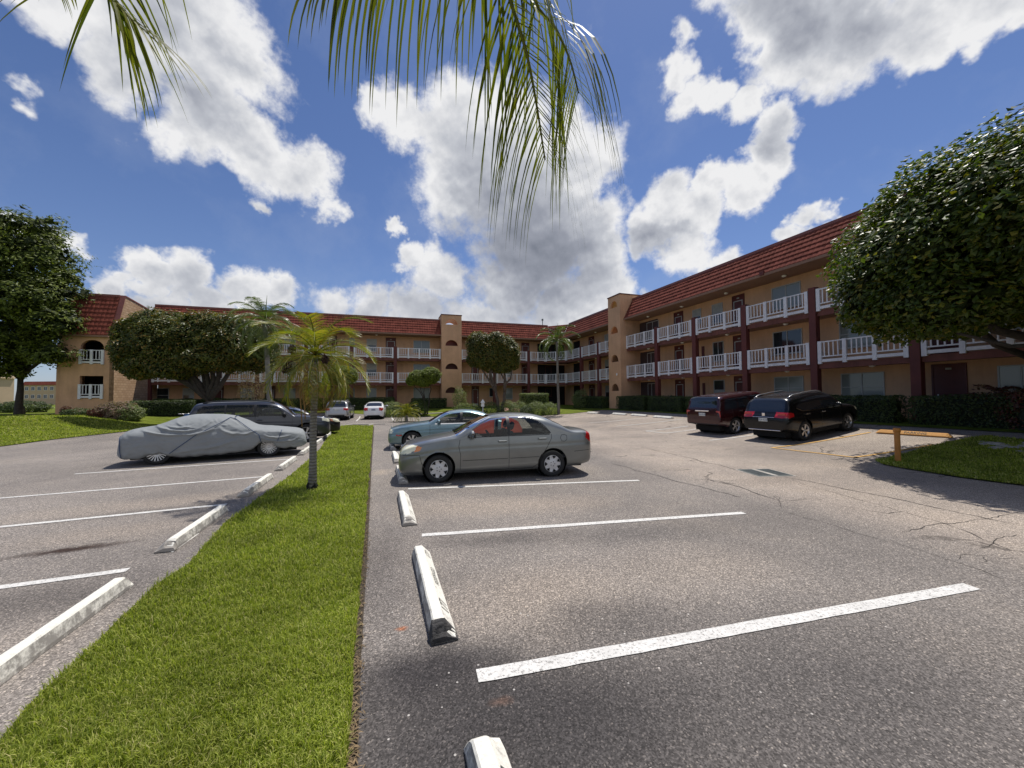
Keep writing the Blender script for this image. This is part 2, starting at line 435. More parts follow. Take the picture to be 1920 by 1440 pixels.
leafmat('leaf_tree', (.05, .075, .008), (.15, .18, .022), .5, .25, .3)
leafmat('leaf_crown', (.05, .07, .009), (.12, .13, .018), .42, .3, .45, (.28, .16, .03))
leafmat('leaf_bright', (.10, .14, .015), (.20, .24, .03), .5, .35, .4)
leafmat('leaf_hedge', (.025, .048, .010), (.07, .10, .022), .45, .2, .4)
leafmat('leaf_light', (.08, .12, .03), (.20, .24, .09), .5, .3, .4, (.3, .3, .16))
leafmat('leaf_red', (.06, .02, .015), (.16, .05, .03), .45, .25, .4, (.10, .13, .04))
leafmat('leaf_pink', (.16, .10, .08), (.30, .22, .17), .6, .3, .3, (.12, .15, .06))
leafmat('palm_green', (.10, .13, .014), (.24, .24, .022), .42, .35, .5, (.36, .22, .03))
leafmat('palm_dark', (.06, .095, .018), (.15, .19, .045), .35, .25, .6)
leafmat('palm_dry', (.28, .16, .06), (.35, .22, .09), .8, .2, .2)
leafmat('frond_near', (.06, .08, .010), (.17, .17, .018), .5, .45, .25)
mat('midrib_green', (.14, .15, .03), .6, var=.2, vscale=5, spec=.2)
leafmat('grass_blade', (.11, .15, .015), (.37, .41, .065), .6, .35, .25, (.48, .43, .18))
mat('bark', (.11, .085, .065), .9, var=.35, vscale=6, bumps=(18, .8, .03))
mat('bark_dark', (.05, .04, .032), .9, var=.35, vscale=6, bumps=(18, .8, .03))
mat('palm_bark', (.20, .185, .16), .9, var=.25, vscale=5)
def _pb():
    m = M['palm_bark']; nt = m.node_tree; b = nt.nodes['Principled BSDF']
    tc = nt.nodes.new('ShaderNodeTexCoord'); w = nt.nodes.new('ShaderNodeTexWave'); w.bands_direction = 'Z'; w.inputs['Scale'].default_value = 5; w.inputs['Distortion'].default_value = 4; w.inputs['Detail'].default_value = 3
    nt.links.new(tc.outputs['Object'], w.inputs[0]); bump(nt, b, w.outputs[0], .6, .02)
    old = b.inputs['Base Color'].links[0].from_socket
    r = ramp(nt, w.outputs[0], [(0, (.62, .6, .58)), (.5, (1.1, 1.1, 1.1))]); nt.links.new(mixc(nt, 1.0, old, r.outputs[0], 'MULTIPLY'), b.inputs['Base Color'])
_pb()
def _streaks(name, k=.16):
    m = M[name]; nt = m.node_tree; b = nt.nodes['Principled BSDF']; tc = nt.nodes.new('ShaderNodeTexCoord'); mp = nt.nodes.new('ShaderNodeMapping'); mp.inputs['Scale'].default_value = (2.2, 2.2, .22)
    nt.links.new(tc.outputs['Object'], mp.inputs[0]); n = noise_node(nt, 1.0, 6, .75, vec=mp.outputs[0]); r = ramp(nt, n.outputs[0], [(.35, (1 - k,) * 3), (.6, (1.05,) * 3)])
    old = b.inputs['Base Color'].links[0].from_socket; nt.links.new(mixc(nt, 1.0, old, r.outputs[0], 'MULTIPLY'), b.inputs['Base Color'])
_streaks('stucco', .07); _streaks('tile', .3); _streaks('slab_edge', .3); _streaks('white_paint', .12)
mat('root_black', (.012, .011, .01), .95, var=.3, vscale=20)
mat('fruit', (.035, .012, .008), .7, var=.4, vscale=20)
def lawnmat():
    m = bpy.data.materials.new('lawn'); m.use_nodes = True; nt, b, _ = nodes_of(m); b.inputs['Roughness'].default_value = .9; b.inputs['Specular IOR Level'].default_value = .1
    n = noise_node(nt, 1.3, 6, .7); r = ramp(nt, n.outputs[0], [(.3, (.08, .10, .010)), (.55, (.14, .175, .022)), (.75, (.21, .225, .045))])
    f = noise_node(nt, 40, 4, .8); rf = ramp(nt, f.outputs[0], [(.3, (.55,) * 3), (.7, (1.45,) * 3)])
    nt.links.new(mixc(nt, 1.0, r.outputs[0], rf.outputs[0], 'MULTIPLY'), b.inputs['Base Color']); bump(nt, b, f.outputs[0], 1, .04); M['lawn'] = m
lawnmat()
mat('dry_litter', (.20, .14, .075), .9, var=.5, vscale=30)
mat('soil', (.06, .045, .03), .95, var=.3, vscale=8, bumps=(30, .8, .02))
mat('stone_edge', (.40, .37, .33), .85, var=.35, vscale=5, bumps=(12, .8, .03))
# ------------------------------------------------------------------ ground
def PB(v, d): p = NB * (DB + d) + TB * v; return (p.x, p.y)      # back wing frame: v along, d into the building
def PR(u, d): p = NR * (DR + d) + TR * u; return (p.x, p.y)      # right wing frame
def base_h(x, y): return g(x, y) - .12 - (.3 if math.hypot(x, y) > 300 else 0)
o = sheet('ground', [(-1500, -800), (1500, -800), (1500, 1800), (-1500, 1800)], 'lawn', 0, 60, 'structure', 'grass land round the parking lot reaching the horizon', None, lambda x, y: -.2)
lot = [PR(-14, -1.2), PR(40, -1.2), PB(16, -2), PB(-9, -2), PB(-14, -2.6), (-26, 34), (-30, 30), (-26, 16), (-30, 0), (-24, -12), (26, -12)]
sheet('parking_lot', lot, 'asphalt', 0, .6, 'structure', 'grey patched asphalt of the parking lot')
# grass strip between the two rows of stalls
STRIP = [G2(*p) for p in ((650, 1440), (664, 1230), (683, 1010), (691, 900), (700, 798), (640, 798), (622, 808), (600, 843), (553, 887), (480, 940), (423, 983), (353, 1063), (300, 1095), (173, 1215), (120, 1265), (57, 1330))]
STRIP = [(STRIP[0][0] + .62, -.9)] + STRIP + [(-2.2, 1.0), (-1.55, -.9)]
def strip_h(x, y): return g(x, y) + .02 + .035 * ss((2.5 - abs(0)) / 3)
sheet('grass_strip', STRIP, 'lawn', .025, .35, 'structure', 'narrow green lawn strip between the two rows of stalls', jag=.05)
ISL = [G2(*p) for p in ((1641, 865), (1700, 851), (1747, 837), (1811, 824), (1850, 818))]
ISL = ISL + [PR(5.5, -3.2), PR(-12, -3.2), (19.5, 2), (16.5, 5.5)] + [G2(*p) for p in ((1920, 912), (1804, 897), (1691, 879), (1655, 872))]
sheet('grass_island', ISL, 'lawn', .03, .5, 'structure', 'lawn corner by the yellow bollard', jag=.05)
LAWN = [(-60, -10), (-30, 3)] + [G2(*p) for p in ((0, 838), (100, 824.5), (232, 810), (330, 800))] + [(-21.5, 33.2), PB(-11.5, -3.4), PB(-4, -3.4), PB(1, -5.2)] \
    + [G2(1015, 779), G2(1070, 776), G2(1135, 768.5), PR(33.5, -2.6), PR(29, -1.7), PR(-14, -1.9), PR(-14, 30), PR(45, 30), PB(20, 25), PB(-60, 40), (-200, 120), (-200, -10)]
sheet('lawn', LAWN, 'lawn', .03, .9, 'structure', 'lawn rising from the parking lot to the building')

def strip_quad(name, pts, w, matname, dz, lab=None, ends=None):
    """a painted line laid on the terrain: pts centre line in metres"""
    V = []; F = []; P = [Vector(p) for p in pts]
    Q = []
    for a, b in zip(P[:-1], P[1:]):
        k = max(1, int((b - a).length / .12))
        for j in range(k): Q.append(a.lerp(b, j / k))
    Q.append(P[-1])
    for i, q in enumerate(Q):
        d = (Q[min(i + 1, len(Q) - 1)] - Q[max(0, i - 1)]).normalized(); nrm = Vector((-d.y, d.x))
        e = 1 + .10 * noise.noise(Vector((q.x * 7, q.y * 7, 3))); e2 = 1 + .10 * noise.noise(Vector((q.x * 7, q.y * 7, 9)))
        for sgn, ee in ((-1, e), (1, e2)):
            r = q + nrm * w * .5 * sgn * ee; V.append((r.x, r.y, g(r.x, r.y) + dz))
    for i in range(len(Q) - 1): F.append((2 * i, 2 * i + 2, 2 * i + 3, 2 * i + 1))
    me = bpy.data.meshes.new(name); me.from_pydata(V, [], F); me.materials.append(M[matname]); me.update()
    for p in me.polygons:
        if p.normal.z < 0: me.flip_normals()
        break
    o = bpy.data.objects.new(name, me); COL.objects.link(o); tag(o, lab, None, None, 'structure'); return o
def line_px(a, b, w=.11, m='line_white', ext=0, lab=None, dz=.006):
    A = Vector(G2(*a)); B = Vector(G2(*b)); d = (B - A).normalized()
    strip_quad('road_marking', [A - d * ext, B], w, m, dz, lab)
line_px((895, 1269), (1822, 1100), .125); line_px((791, 1004), (1395, 962), .11); line_px((765, 917), (1198, 901), .10)
line_px((0, 1102), (240, 1069), .11, ext=3.4); line_px((0, 988.5), (425, 946), .11, ext=1.8); line_px((0, 934.5), (508, 893), .10, ext=1); line_px((140, 889), (545, 861), .10)
d0 = Vector((-.909, 2.63)); e0 = Vector(G2(765, 917)); e1 = Vector(G2(1198, 901))
for k in (1, 2, 3): strip_quad('road_marking', [e0 + d0 * k, e1 + d0 * k], .1, 'line_white', .006)
l0 = Vector(G2(545, 861)); l1 = Vector(G2(140, 889))
for k in (1, 2, 3): strip_quad('road_marking', [l0 + d0 * k, l1 + d0 * k], .1, 'line_white', .006)
for a, b in (((1211, 808.5), (1290, 799)), ((1211, 808.5), (1248, 812.5)), ((1248, 812.5), (1318, 803)), ((1156, 799.5), (1280, 786)), ((1330, 826), (1440, 812)), ((1105, 793), (1220, 783)),
             ((668, 790), (675, 781)), ((734, 780), (738, 789)), ((600, 790), (612, 780))): line_px(a, b, .1, dz=.012)
for a, b in (((1447, 840), (1632, 811)), ((1447, 840), (1602, 858)), ((1600, 858), (1748, 834))): line_px(a, b, .1, 'line_yellow', dz=.014)
# paint line beside the left wheel stops
line_px((-60, 1303), (236, 1099), .03); line_px((322, 1036), (372, 1001), .025)

# curb at the far end of the grass strip
def curb(pts, w=.16, h=.12, name='kerb', m='curb_concrete'):
    mb = MB(); P = [Vector(p) for p in pts]; Q = []
    for a, b in zip(P[:-1], P[1:]):
        k = max(1, int((b - a).length / .5))
        for j in range(k): Q.append(a.lerp(b, j / k))
    Q.append(P[-1]); V = []; F = []
    for i, q in enumerate(Q):
        d = (Q[min(i + 1, len(Q) - 1)] - Q[max(0, i - 1)]).normalized(); nr = Vector((-d.y, d.x)); z = g(q.x, q.y)
        for (s_, hh) in ((-.5, -.1), (-.5, h * .85), (-.35, h), (.35, h), (.5, h * .85), (.5, -.1)):
            r = q + nr * w * s_; V.append((r.x, r.y, z + hh))
    for i in range(len(Q) - 1):
        for k in range(5): F.append((i * 6 + k, i * 6 + 6 + k, i * 6 + 7 + k, i * 6 + k + 1))
    F.append(tuple(range(6))); F.append(tuple(range((len(Q) - 1) * 6, len(Q) * 6)))
    mb.add(V, F); o = mb.build(name, m); tag(o, None, None, None, 'structure'); return o
curb([G2(622, 801), G2(660, 797), G2(722, 795.5)], .14, .07)
curb([G2(690, 799), G2(700, 796)], .14, .07)
curb([G2(775, 778), G2(830, 776), G2(880, 775)], .3, .1)

# ------------------------------------------------------------------ wheel stops
def text_outline(s, size):
    """the letters of s as flat polygons (vertices, faces)"""
    c = bpy.data.curves.new('letters', 'FONT'); c.body = s; c.size = size; c.align_x = 'CENTER'; c.align_y = 'CENTER'; c.resolution_u = 2
    o = bpy.data.objects.new('letters', c); COL.objects.link(o)
    bpy.context.view_layer.update(); me = o.to_mesh()
    V = [tuple(v.co) for v in me.vertices]; F = [tuple(p.vertices) for p in me.polygons]
    o.to_mesh_clear(); bpy.data.objects.remove(o); bpy.data.curves.remove(c); return V, F
SW, SH, ST, SB = .20, .13, .045, .155      # base width, height, left edge of top, right edge of top
def stop_body(L, broken=False, seed=0, bev=.07):
    rnd = random.Random(seed); n = 36; V = []; F = []
    sec = [(-SW / 2, 0), (-SW / 2, SH * .25), (-SW / 2 + .018, SH - .012), (-SW / 2 + .03, SH), (-.004, SH), (.010, SH - .006), (SW / 2 - .004, .035), (SW / 2, .02), (SW / 2, 0)]
    K = len(sec)
    for i in range(n + 1):
        y = L * i / n
        e = max(0.0, min(y, L - y))
        kz = 1.0 if e > bev else .30 + .70 * (e / bev)
        for (x, z) in sec:
            j = Vector((x * 8 + seed, y * 5, z * 8)); dn = noise.noise(j) * .0025
            V.append((x + dn, y + noise.noise(j + Vector((5, 5, 5))) * .003, max(0, z * kz + (dn if z > .05 else 0))))
    for i in range(n):
        for k in range(K - 1): F.append((i * K + k, i * K + k + 1, (i + 1) * K + k + 1, (i + 1) * K + k))
    F.append(tuple(range(K))[::-1]); F.append(tuple(range(n * K, n * K + K)))
    return V, F
def make_stop(loc2, rz, label, L=1.78, m='stop_white', words=None, seed=0, group='white wheel stops', end=True, flip=False, faded=False):
    z = g(*loc2) + .004
    if loc2[0] < -3.2 and 'left' in label or 10 < seed < 20: flip = True
    t = thing('wheel_stop', (loc2[0], loc2[1], z), label, 'wheel stop', group, rz)
    V, F = stop_body(L, seed=seed, bev=.085)
    s_ = -1 if flip else 1
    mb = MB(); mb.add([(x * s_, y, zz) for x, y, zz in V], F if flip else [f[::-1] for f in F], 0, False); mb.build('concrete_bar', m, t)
    if end:   # the end where the paint has broken off
        mb = MB(); rn = random.Random(seed + 3); R = []; bv = .085
        sec = [(-SW / 2 - .002, 0), (-SW / 2 - .002, SH * .3), (-SW / 2 + .015, SH * .9), (-.015, SH * .99), (.014, SH * .94), (SW / 2 - .01, .03), (SW / 2 + .002, 0)]
        for j in range(5):
            yy = -.005 + .023 * j; k_ = (1.02 * (.30 + .70 * min(1, max(yy, 0) / bv)) + .02)
            R.append([(x * s_ * 1.05, yy + (rn.random() - .5) * (.0 if j == 0 else .022) + (.018 if j == 4 else 0) * rn.random(), zz * k_ + .005) for x, zz in sec])
        n_ = len(sec)
        if seed == 2:
            mb.add([p for r_ in R for p in r_], [(a * n_ + b, a * n_ + b + 1, (a + 1) * n_ + b + 1, (a + 1) * n_ + b) for a in range(4) for b in range(n_ - 1)] + [tuple(range(n_))], 0, False)
        else:
            mb.add([p for r_ in R[:4] for p in r_], [(a * n_ + b, a * n_ + b + 1, (a + 1) * n_ + b + 1, (a + 1) * n_ + b) for a in range(3) for b in range(n_ - 1)] + [tuple(range(n_))], 0, False)
        mb.build('worn_end', 'broken_concrete' if seed == 2 else 'concrete', t)
    if words:
        mb = MB()
        a = Vector((.010, SH - .006)); b = Vector((SW / 2 - .004, .035)); sl = (b - a); nn = Vector((-sl.y, sl.x)).normalized() * -1
        if nn.x < 0: nn = -nn
        for (wd, yc, size) in words:
            VV, FF = text_outline(wd, size)
            out = []
            for (tx, ty, _) in VV:
                f = .5 - ty / sl.length
                q = a + sl * f + nn * .0035; out.append((q.x * s_, yc + tx * s_, q.y + .001))
            mb.add(out, FF, 0)
        mb.build('stencilled_lettering', 'stencil_faded' if faded else 'stencil_black', t)
    return t
RZ = rad(19.2)
b2 = Vector((-.528, 3.0)); st = Vector((-.918, 2.63))
make_stop((.41, .45), RZ, 'worn white wheel stop with stencilled 171 cut off by the bottom of the photo', words=[('RESERVED', .9, .085), ('171', 1.45, .13)], seed=1)
make_stop(tuple(b2), RZ, 'white wheel stop stencilled 177 with broken blackened near end', words=[('177', .36, .13), ('RESERVED', .95, .085), ('177', 1.5, .11)], seed=2)
make_stop(G2(769, 986), RZ, 'white wheel stop with faded lettering in the empty stall beside the grey sedan', words=[('179', .36, .12), ('RESERVED', .95, .085), ('179', 1.45, .11)], seed=3, faded=True)
make_stop(G2(757, 908), RZ, 'small white wheel stop under the nose of the grey sedan', seed=4)
b4 = Vector(G2(757, 908))
make_stop(tuple(b4 + st), RZ, 'white wheel stop in the stall between the grey sedan and the pale blue sedan', seed=5)
make_stop(tuple(b4 + st * 2), RZ, 'white wheel stop under the nose of the pale blue sedan', seed=6)
RL = rad(18.5)
make_stop((-3.36, 2.22), RL, 'weathered white wheel stop cut off by the left edge of the photo', seed=11, end=False)
make_stop(G2(308, 1036), RL, 'weathered white wheel stop with grey sloped end beside the dark stained stall', seed=12)
make_stop(G2(455, 932), RL, 'weathered white wheel stop level with the foot of the palm trunk', seed=13)
make_stop(G2(522, 883), RL, 'white wheel stop between two white lines just before the covered car', seed=14)
c4 = Vector(G2(522, 883)); ld = Vector((-.88, 2.62))
make_stop(tuple(c4 + ld), RL, 'white wheel stop under the nose of the covered car', seed=15)
make_stop(tuple(c4 + ld * 2), RL, 'white wheel stop between the covered car and the navy sport utility car', seed=16)
make_stop(tuple(c4 + ld * 3), RL, 'white wheel stop in front of the black sedan at the end of the left row', seed=17)
# stops of the right wing row
rz2 = RZ
for (px, py, lab) in ((1108, 776, 'low white wheel stop nearest the inner corner by the garden lawn'), (1160, 778.5, 'second white wheel stop from the garden lawn in the row along the right hedge'),
                      (1199, 781, 'white wheel stop in the middle of the row left of the dark red van'), (1247, 785, 'white wheel stop next to the dark red sport utility car')):
    p = Vector(G2(px + 14, py)); make_stop(tuple(p), rz2, lab, seed=px % 37, flip=True, group='white wheel stops along the right hedge')
p = Vector(G2(1785, 821))
make_stop(tuple(p), RZ + rad(4), 'orange yellow wheel stop reading NO PARKING in the hatched stall', L=1.95, m='stop_yellow', words=[('NO  PARKING', 1.02, .14)], seed=31, group='yellow wheel stop', end=False, flip=True)

# ------------------------------------------------------------------ bollard, drain
p = G(1684, 866, .02)
t = thing('bollard', p, 'orange yellow steel bollard standing at the corner of the lawn', 'bollard')
mb = MB(); mb.lathe([(.062, -.1), (.062, .80)], (0, 0, 0), n=20); mb.build('post', 'bollard_yellow', t)
mb = MB(); mb.lathe([(.063, .79), (.075, .80), (.077, .88), (.07, .90), (.0, .905)], (0, 0, 0), n=20); mb.build('cap', 'bollard_yellow', t)
A = [G(*q) for q in ((1400, 880), (1458, 881), (1466, 893), (1409, 893))]
c = sum(A, Vector()) / 4
t = thing('storm_drain', (c.x, c.y, c.z), 'square iron storm drain grate with two panels in the driveway', 'drain', rz=rad(3))
mb = MB(); W_, H_ = .40, .40
mb.box(-W_, W_, -H_, H_, -.02, .003); mb.build('pit_shade', 'pit_black', t)  # near-black plate stands in for the shade below the grate
mb = MB()
for (x0, x1) in ((-W_, -.05), (.05, W_)):
    mb.box(x0, x1, -H_, -H_ + .04, .003, .014); mb.box(x0, x1, H_ - .04, H_, .003, .014)
    mb.box(x0, x0 + .03, -H_ + .04, H_ - .04, .003, .014); mb.box(x1 - .03, x1, -H_ + .04, H_ - .04, .003, .014)
    k = 0; x = x0 + .06
    while x < x1 - .04: mb.box(x, x + .022, -H_ + .04, H_ - .04, .004, .012); x += .066
mb.build('grate', 'iron', t)
mb = MB(); mb.box(-.048, .048, -H_, H_, .0035, .016); mb.build('centre_bar', 'concrete', t)
mb = MB(); mb.box(-W_ - .05, W_ + .05, -H_ - .05, -H_ - .005, -.03, .006); mb.box(-W_ - .05, W_ + .05, H_ + .005, H_ + .05, -.03, .006)
mb.box(-W_ - .05, -W_ - .005, -H_ - .005, H_ + .005, -.03, .006); mb.box(W_ + .005, W_ + .05, -H_ - .005, H_ + .005, -.03, .006); mb.build('concrete_collar', 'concrete', t)

# ------------------------------------------------------------------ grass blades
def grass(name, poly, n, d0, hmin, hmax, label, zoff, maxd=60):
    P = np.array(poly); x0, y0 = P.min(0); x1, y1 = P.max(0)
    pts = []
    tries = 0; got = 0
    while got < n and tries < 80:
        tries += 1
        q = rng.random((200000, 2)) * [x1 - x0, y1 - y0] + [x0, y0]
        d = np.hypot(q[:, 0], q[:, 1]); q = q[(rng.random(len(q)) < np.clip((d0 / np.maximum(d, d0 * .5)) ** 2, 0, 1)) & (d < maxd)]
        c = np.zeros(len(q), bool); j = len(P) - 1
        for i in range(len(P)):
            a, b = P[i], P[j]
            with np.errstate(divide='ignore', invalid='ignore'):
                t_ = ((a[1] > q[:, 1]) != (b[1] > q[:, 1])) & (q[:, 0] < (b[0] - a[0]) * (q[:, 1] - a[1]) / (b[1] - a[1]) + a[0])
            c ^= t_; j = i
        pts.append(q[c]); got += c.sum()
    q = np.concatenate(pts)[:n]; n = len(q)
    d = np.hypot(q[:, 0], q[:, 1])
    patch = np.array([noise.noise(Vector((a * 2.2, b * 2.2, 0))) * .6 + noise.noise(Vector((a * 13, b * 13, 5))) * .7 for a, b in q])
    h = (hmin + (hmax - hmin) * rng.random(n) ** 2) * (1 + .8 * patch)
    w = np.maximum(.0045, d * .0013) * (.7 + .6 * rng.random(n))
    a = rng.random(n) * 2 * PI; lean = .15 + .75 * rng.random(n)
    la = a + PI / 2 + (rng.random(n) - .5)
    z = np.array([g(x, y) for x, y in q]) + zoff
    dx, dy = np.cos(a) * w / 2, np.sin(a) * w / 2
    lx, ly = np.cos(la) * h * lean, np.sin(la) * h * lean
    V = np.zeros((n, 5, 3))
    V[:, 0] = np.stack([q[:, 0] - dx, q[:, 1] - dy, z], 1); V[:, 1] = np.stack([q[:, 0] + dx, q[:, 1] + dy, z], 1)
    V[:, 2] = np.stack([q[:, 0] + lx * .4 + dx * .8, q[:, 1] + ly * .4 + dy * .8, z + h * .6], 1)
    V[:, 3] = np.stack([q[:, 0] + lx * .4 - dx * .8, q[:, 1] + ly * .4 - dy * .8, z + h * .6], 1)
    V[:, 4] = np.stack([q[:, 0] + lx, q[:, 1] + ly, z + h * (1 - .35 * lean)], 1)
    o_ = np.arange(n)[:, None] * 5
    F = np.concatenate([o_ + [0, 1, 2], o_ + [0, 2, 3], o_ + [3, 2, 4]])
    o = np_mesh(name, V.reshape(-1, 3), F, 'grass_blade'); tag(o, label, 'grass', None, 'stuff'); return o
grass('grass', STRIP, 260000, 2.6, .025, .08, 'short green grass growing on the strip between the stalls', .02)
grass('grass', ISL, 60000, 9, .03, .08, 'short grass on the lawn corner by the bollard', .025, 30)
GR3 = [G2(*p) for p in ((-150, 862), (0, 838), (100, 824.5), (232, 810), (330, 800))] + [(-34, 30), (-45, 20)]
grass('grass', GR3, 45000, 22, .04, .09, 'short grass on the lawn left of the covered car', .025, 50)

# worn soil and dry clippings along the edges of the strip
EDG = [Vector(G2(*q)) for q in ((650, 1440), (664, 1230), (683, 1010), (691, 900), (700, 800))]
EDG = [EDG[0] + Vector((.62, -1.5)) * .4] + EDG
strip_quad('soil_edge', [e + Vector((.0, 0)) for e in EDG], .10, 'soil', .005)
V = []; F = []
random.seed(3)
for k in range(1500):
    t = random.random() ** 1.6 * (len(EDG) - 1.001); i = int(t); q = EDG[i].lerp(EDG[i + 1], t - i) + Vector((random.gauss(.01, .03), 0)); a = random.random() * PI; l = random.uniform(.012, .035); w = .0025 + q.length * .0006
    dx, dy = math.cos(a) * l, math.sin(a) * l; z = g(q.x, q.y) + .010 + random.random() * .012; o = len(V)
    V += [(q.x - dx, q.y - dy, z), (q.x + dy / l * w, q.y - dx / l * w, z + .006), (q.x + dx, q.y + dy, z), (q.x - dy / l * w, q.y + dx / l * w, z + .004)]; F.append((o, o + 1, o + 2, o + 3))
mb = MB(); mb.add(V, F); tag(mb.build('dry_clippings', 'dry_litter'), 'dry brown grass clippings along the edge of the strip', 'clippings', None, 'stuff')
# cracks of the old driveway
mat('crack', (.045, .038, .034), .95, var=.2, vscale=9)
def crack(pp, w=.018, amp=.10):
    P = [Vector(G2(*q)) for q in pp]; Q = []
    for a, b in zip(P[:-1], P[1:]):
        k = max(2, int((b - a).length / .09)); nr = Vector((-(b - a).y, (b - a).x)).normalized()
        for j in range(k):
            q = a.lerp(b, j / k); Q.append(q + nr * amp * (noise.noise(Vector((q.x * 1.6, q.y * 1.6, 7))) + .45 * noise.noise(Vector((q.x * 8, q.y * 8, 2)))))
    V = []; F = []
    for i, q in enumerate(Q):
        d = (Q[min(i + 1, len(Q) - 1)] - Q[max(0, i - 1)]).normalized(); nr = Vector((-d.y, d.x)); ww = w * (.35 + .9 * abs(noise.noise(Vector((q.x * 4, q.y * 4, 1))))) * (1 if 0 < i < len(Q) - 1 else .1)
        V += [(q.x - nr.x * ww, q.y - nr.y * ww, g(q.x, q.y) + .004), (q.x + nr.x * ww, q.y + nr.y * ww, g(q.x, q.y) + .004)]
    mb = MB(); mb.add(V, [(2 * i, 2 * i + 2, 2 * i + 3, 2 * i + 1) for i in range(len(Q) - 1)]); tag(mb.build('pavement_crack', 'crack'), None, None, None, 'structure')
for c_ in (((0, 912), (110, 885), (330, 852)), ((1200, 838), (1305, 862), (1399, 885)), ((1467, 894), (1560, 912), (1664, 932), (1800, 962), (1920, 985)), ((1463, 958), (1540, 978), (1620, 1000), (1740, 1036), (1843, 1069), (1920, 1100)), ((1326, 898), (1400, 918), (1463, 941)),
           ((1463, 941), (1455, 930), (1470, 958)), ((1463, 941), (1520, 935), (1560, 940)), ((1840, 1030), (1870, 1010), (1920, 1000)), ((1800, 1050), (1830, 1040), (1840, 1060)), ((1880, 1050), (1905, 1045), (1920, 1048)), ((1500, 905), (1600, 935), (1750, 975), (1920, 1040)), ((1580, 950), (1660, 962), (1700, 958)), ((1690, 1000), (1760, 985), (1920, 960)),
           ((1150, 870), (1280, 905), (1400, 935)), ((0, 868), (160, 845), (300, 828)), ((60, 905), (200, 880), (290, 872))): crack(c_, .007 if c_[0][1] > 900 else .018)
# ------------------------------------------------------------------ the building
B = thing('apartment_building', (NB.x * DB + TB.x * 20.3, NB.y * DB + TB.y * 20.3, ZG), 'three storey tan apartment building with red tiled mansard roof and white railings', 'building')
F1, F2, F3 = ZG + .03, 3.46, 6.16; EAVE = 8.86; TOP = 10.6; DEEP = 11.0; WALL = 1.4
def FR(u, d, z): p = NR * (DR + d) + TR * u; return (p.x, p.y, z)
def FB(v, d, z): p = NB * (DB + d) + TB * v; return (p.x, p.y, z)
def uR(px, d=0.0):
    k = (px - 960) / FPX; D = DR + d
    return (NR.x * D - k * NR.y * D) / (k * TR.y - TR.x)
def vB(px, d=0.0):
    k = (px - 960) / FPX; D = DB + d
    return (NB.x * D - k * NB.y * D) / (k * TB.y - TB.x)
UC, VC = 43.0, 20.3
class W:
    def __init__(s, F, flip): s.F = F; s.flip = flip
    def box(s, mb, u0, u1, d0, d1, z0, z1, mi=0): mb.box(u0, u1, d0, d1, z0, z1, mi, s.F)
WR, WB = W(FR, 0), W(FB, 1)
def part(name, fn, m, parent=None, world=True):
    mb = MB(); fn(mb); return mb.build(name, m, parent or B, False) if False else build_world(mb, name, m, parent or B)
def build_world(mb, name, m, parent):
    # parents here are unrotated; find the world origin of the parent chain
    L = Vector((0, 0, 0)); p = parent
    while p is not None: L += Vector(p.location); p = p.parent
    mb.v = [(v[0] - L.x, v[1] - L.y, v[2] - L.z) for v in mb.v]
    return mb.build(name, m, parent)
# walls, roof decks
U0, V0 = -12.0, -20.7
part('wall', lambda mb: mb.hexa([FR(U0, WALL, ZG - .6), FR(UC + WALL, WALL, ZG - .6), FR(UC + WALL, DEEP, ZG - .6), FR(U0, DEEP, ZG - .6),
                                 FR(U0, WALL, EAVE), FR(UC + WALL, WALL, EAVE), FR(UC + WALL, DEEP, EAVE), FR(U0, DEEP, EAVE)]), 'stucco')
part('wall', lambda mb: mb.hexa([FB(V0, WALL, ZG - .6), FB(VC + WALL - .01, WALL, ZG - .6), FB(VC + WALL - .01, DEEP, ZG - .6), FB(V0, DEEP, ZG - .6),
                                 FB(V0, WALL, EAVE), FB(VC + WALL - .01, WALL, EAVE), FB(VC + WALL - .01, DEEP, EAVE), FB(V0, DEEP, EAVE)]), 'stucco')
def mansard(F, u0, u1, name='mansard_roof', d_out=-.22, d_in=.72, z0=EAVE, z1=TOP, courses=6, pitch=.26, endflip=False):
    mb = MB(); n = int(abs(u1 - u0) / pitch); per = 6
    us = [u0 + (u1 - u0) * i / (n * per) for i in range(n * per + 1)]
    for c in range(courses):
        a0, a1 = c / courses, (c + 1) / courses
        rows = []
        for (aa, push, amp) in ((a0, .045, 0), (a0, .105, .025), (a0 + .02, .11, .025), (a1, .07, .022)):
            d = d_out + (d_in - d_out) * aa; z = z0 + (z1 - z0) * aa; row = []
            for i, u in enumerate(us):
                ph = (i % per) / per; wv = abs(math.sin(PI * ph)) ** .8
                jit = .012 * noise.noise(Vector((int(i / per) * 3.1, c * 7.7, u0)))
                row.append(F(u, d - push - amp * wv - jit, z - (.012 * wv if push < .11 else 0)))
            rows.append(row)
        V = [p for r_ in rows for p in r_]; k = len(us)
        mb.add(V, [(r_ * k + i, r_ * k + i + 1, (r_ + 1) * k + i + 1, (r_ + 1) * k + i) for r_ in range(3) for i in range(k - 1)], 0, False)
    mb.add([F(u0, d_out - .03, z0), F(u1, d_out - .03, z0), F(u1, d_in - .03, z1), F(u0, d_in - .03, z1)], [(0, 1, 2, 3)])
    o = build_world(mb, name, 'tile', B)
    part('roof_edge', lambda m2: (m2.box(u0, u1, d_in - .12, d_in + .1, z1 - .03, z1 + .13, 0, F)), 'flashing')
    part('eave', lambda m2: (m2.box(u0, u1, d_out - .12, WALL + .01, z0 - .16, z0 - .03, 0, F), m2.box(u0, u1, d_out - .14, d_out - .125, z0 - .17, z0 - .02, 1, F)), ['soffit', 'soffit'])
    return o
TR0, TR1 = 29.35, 31.25     # tower on the right wing
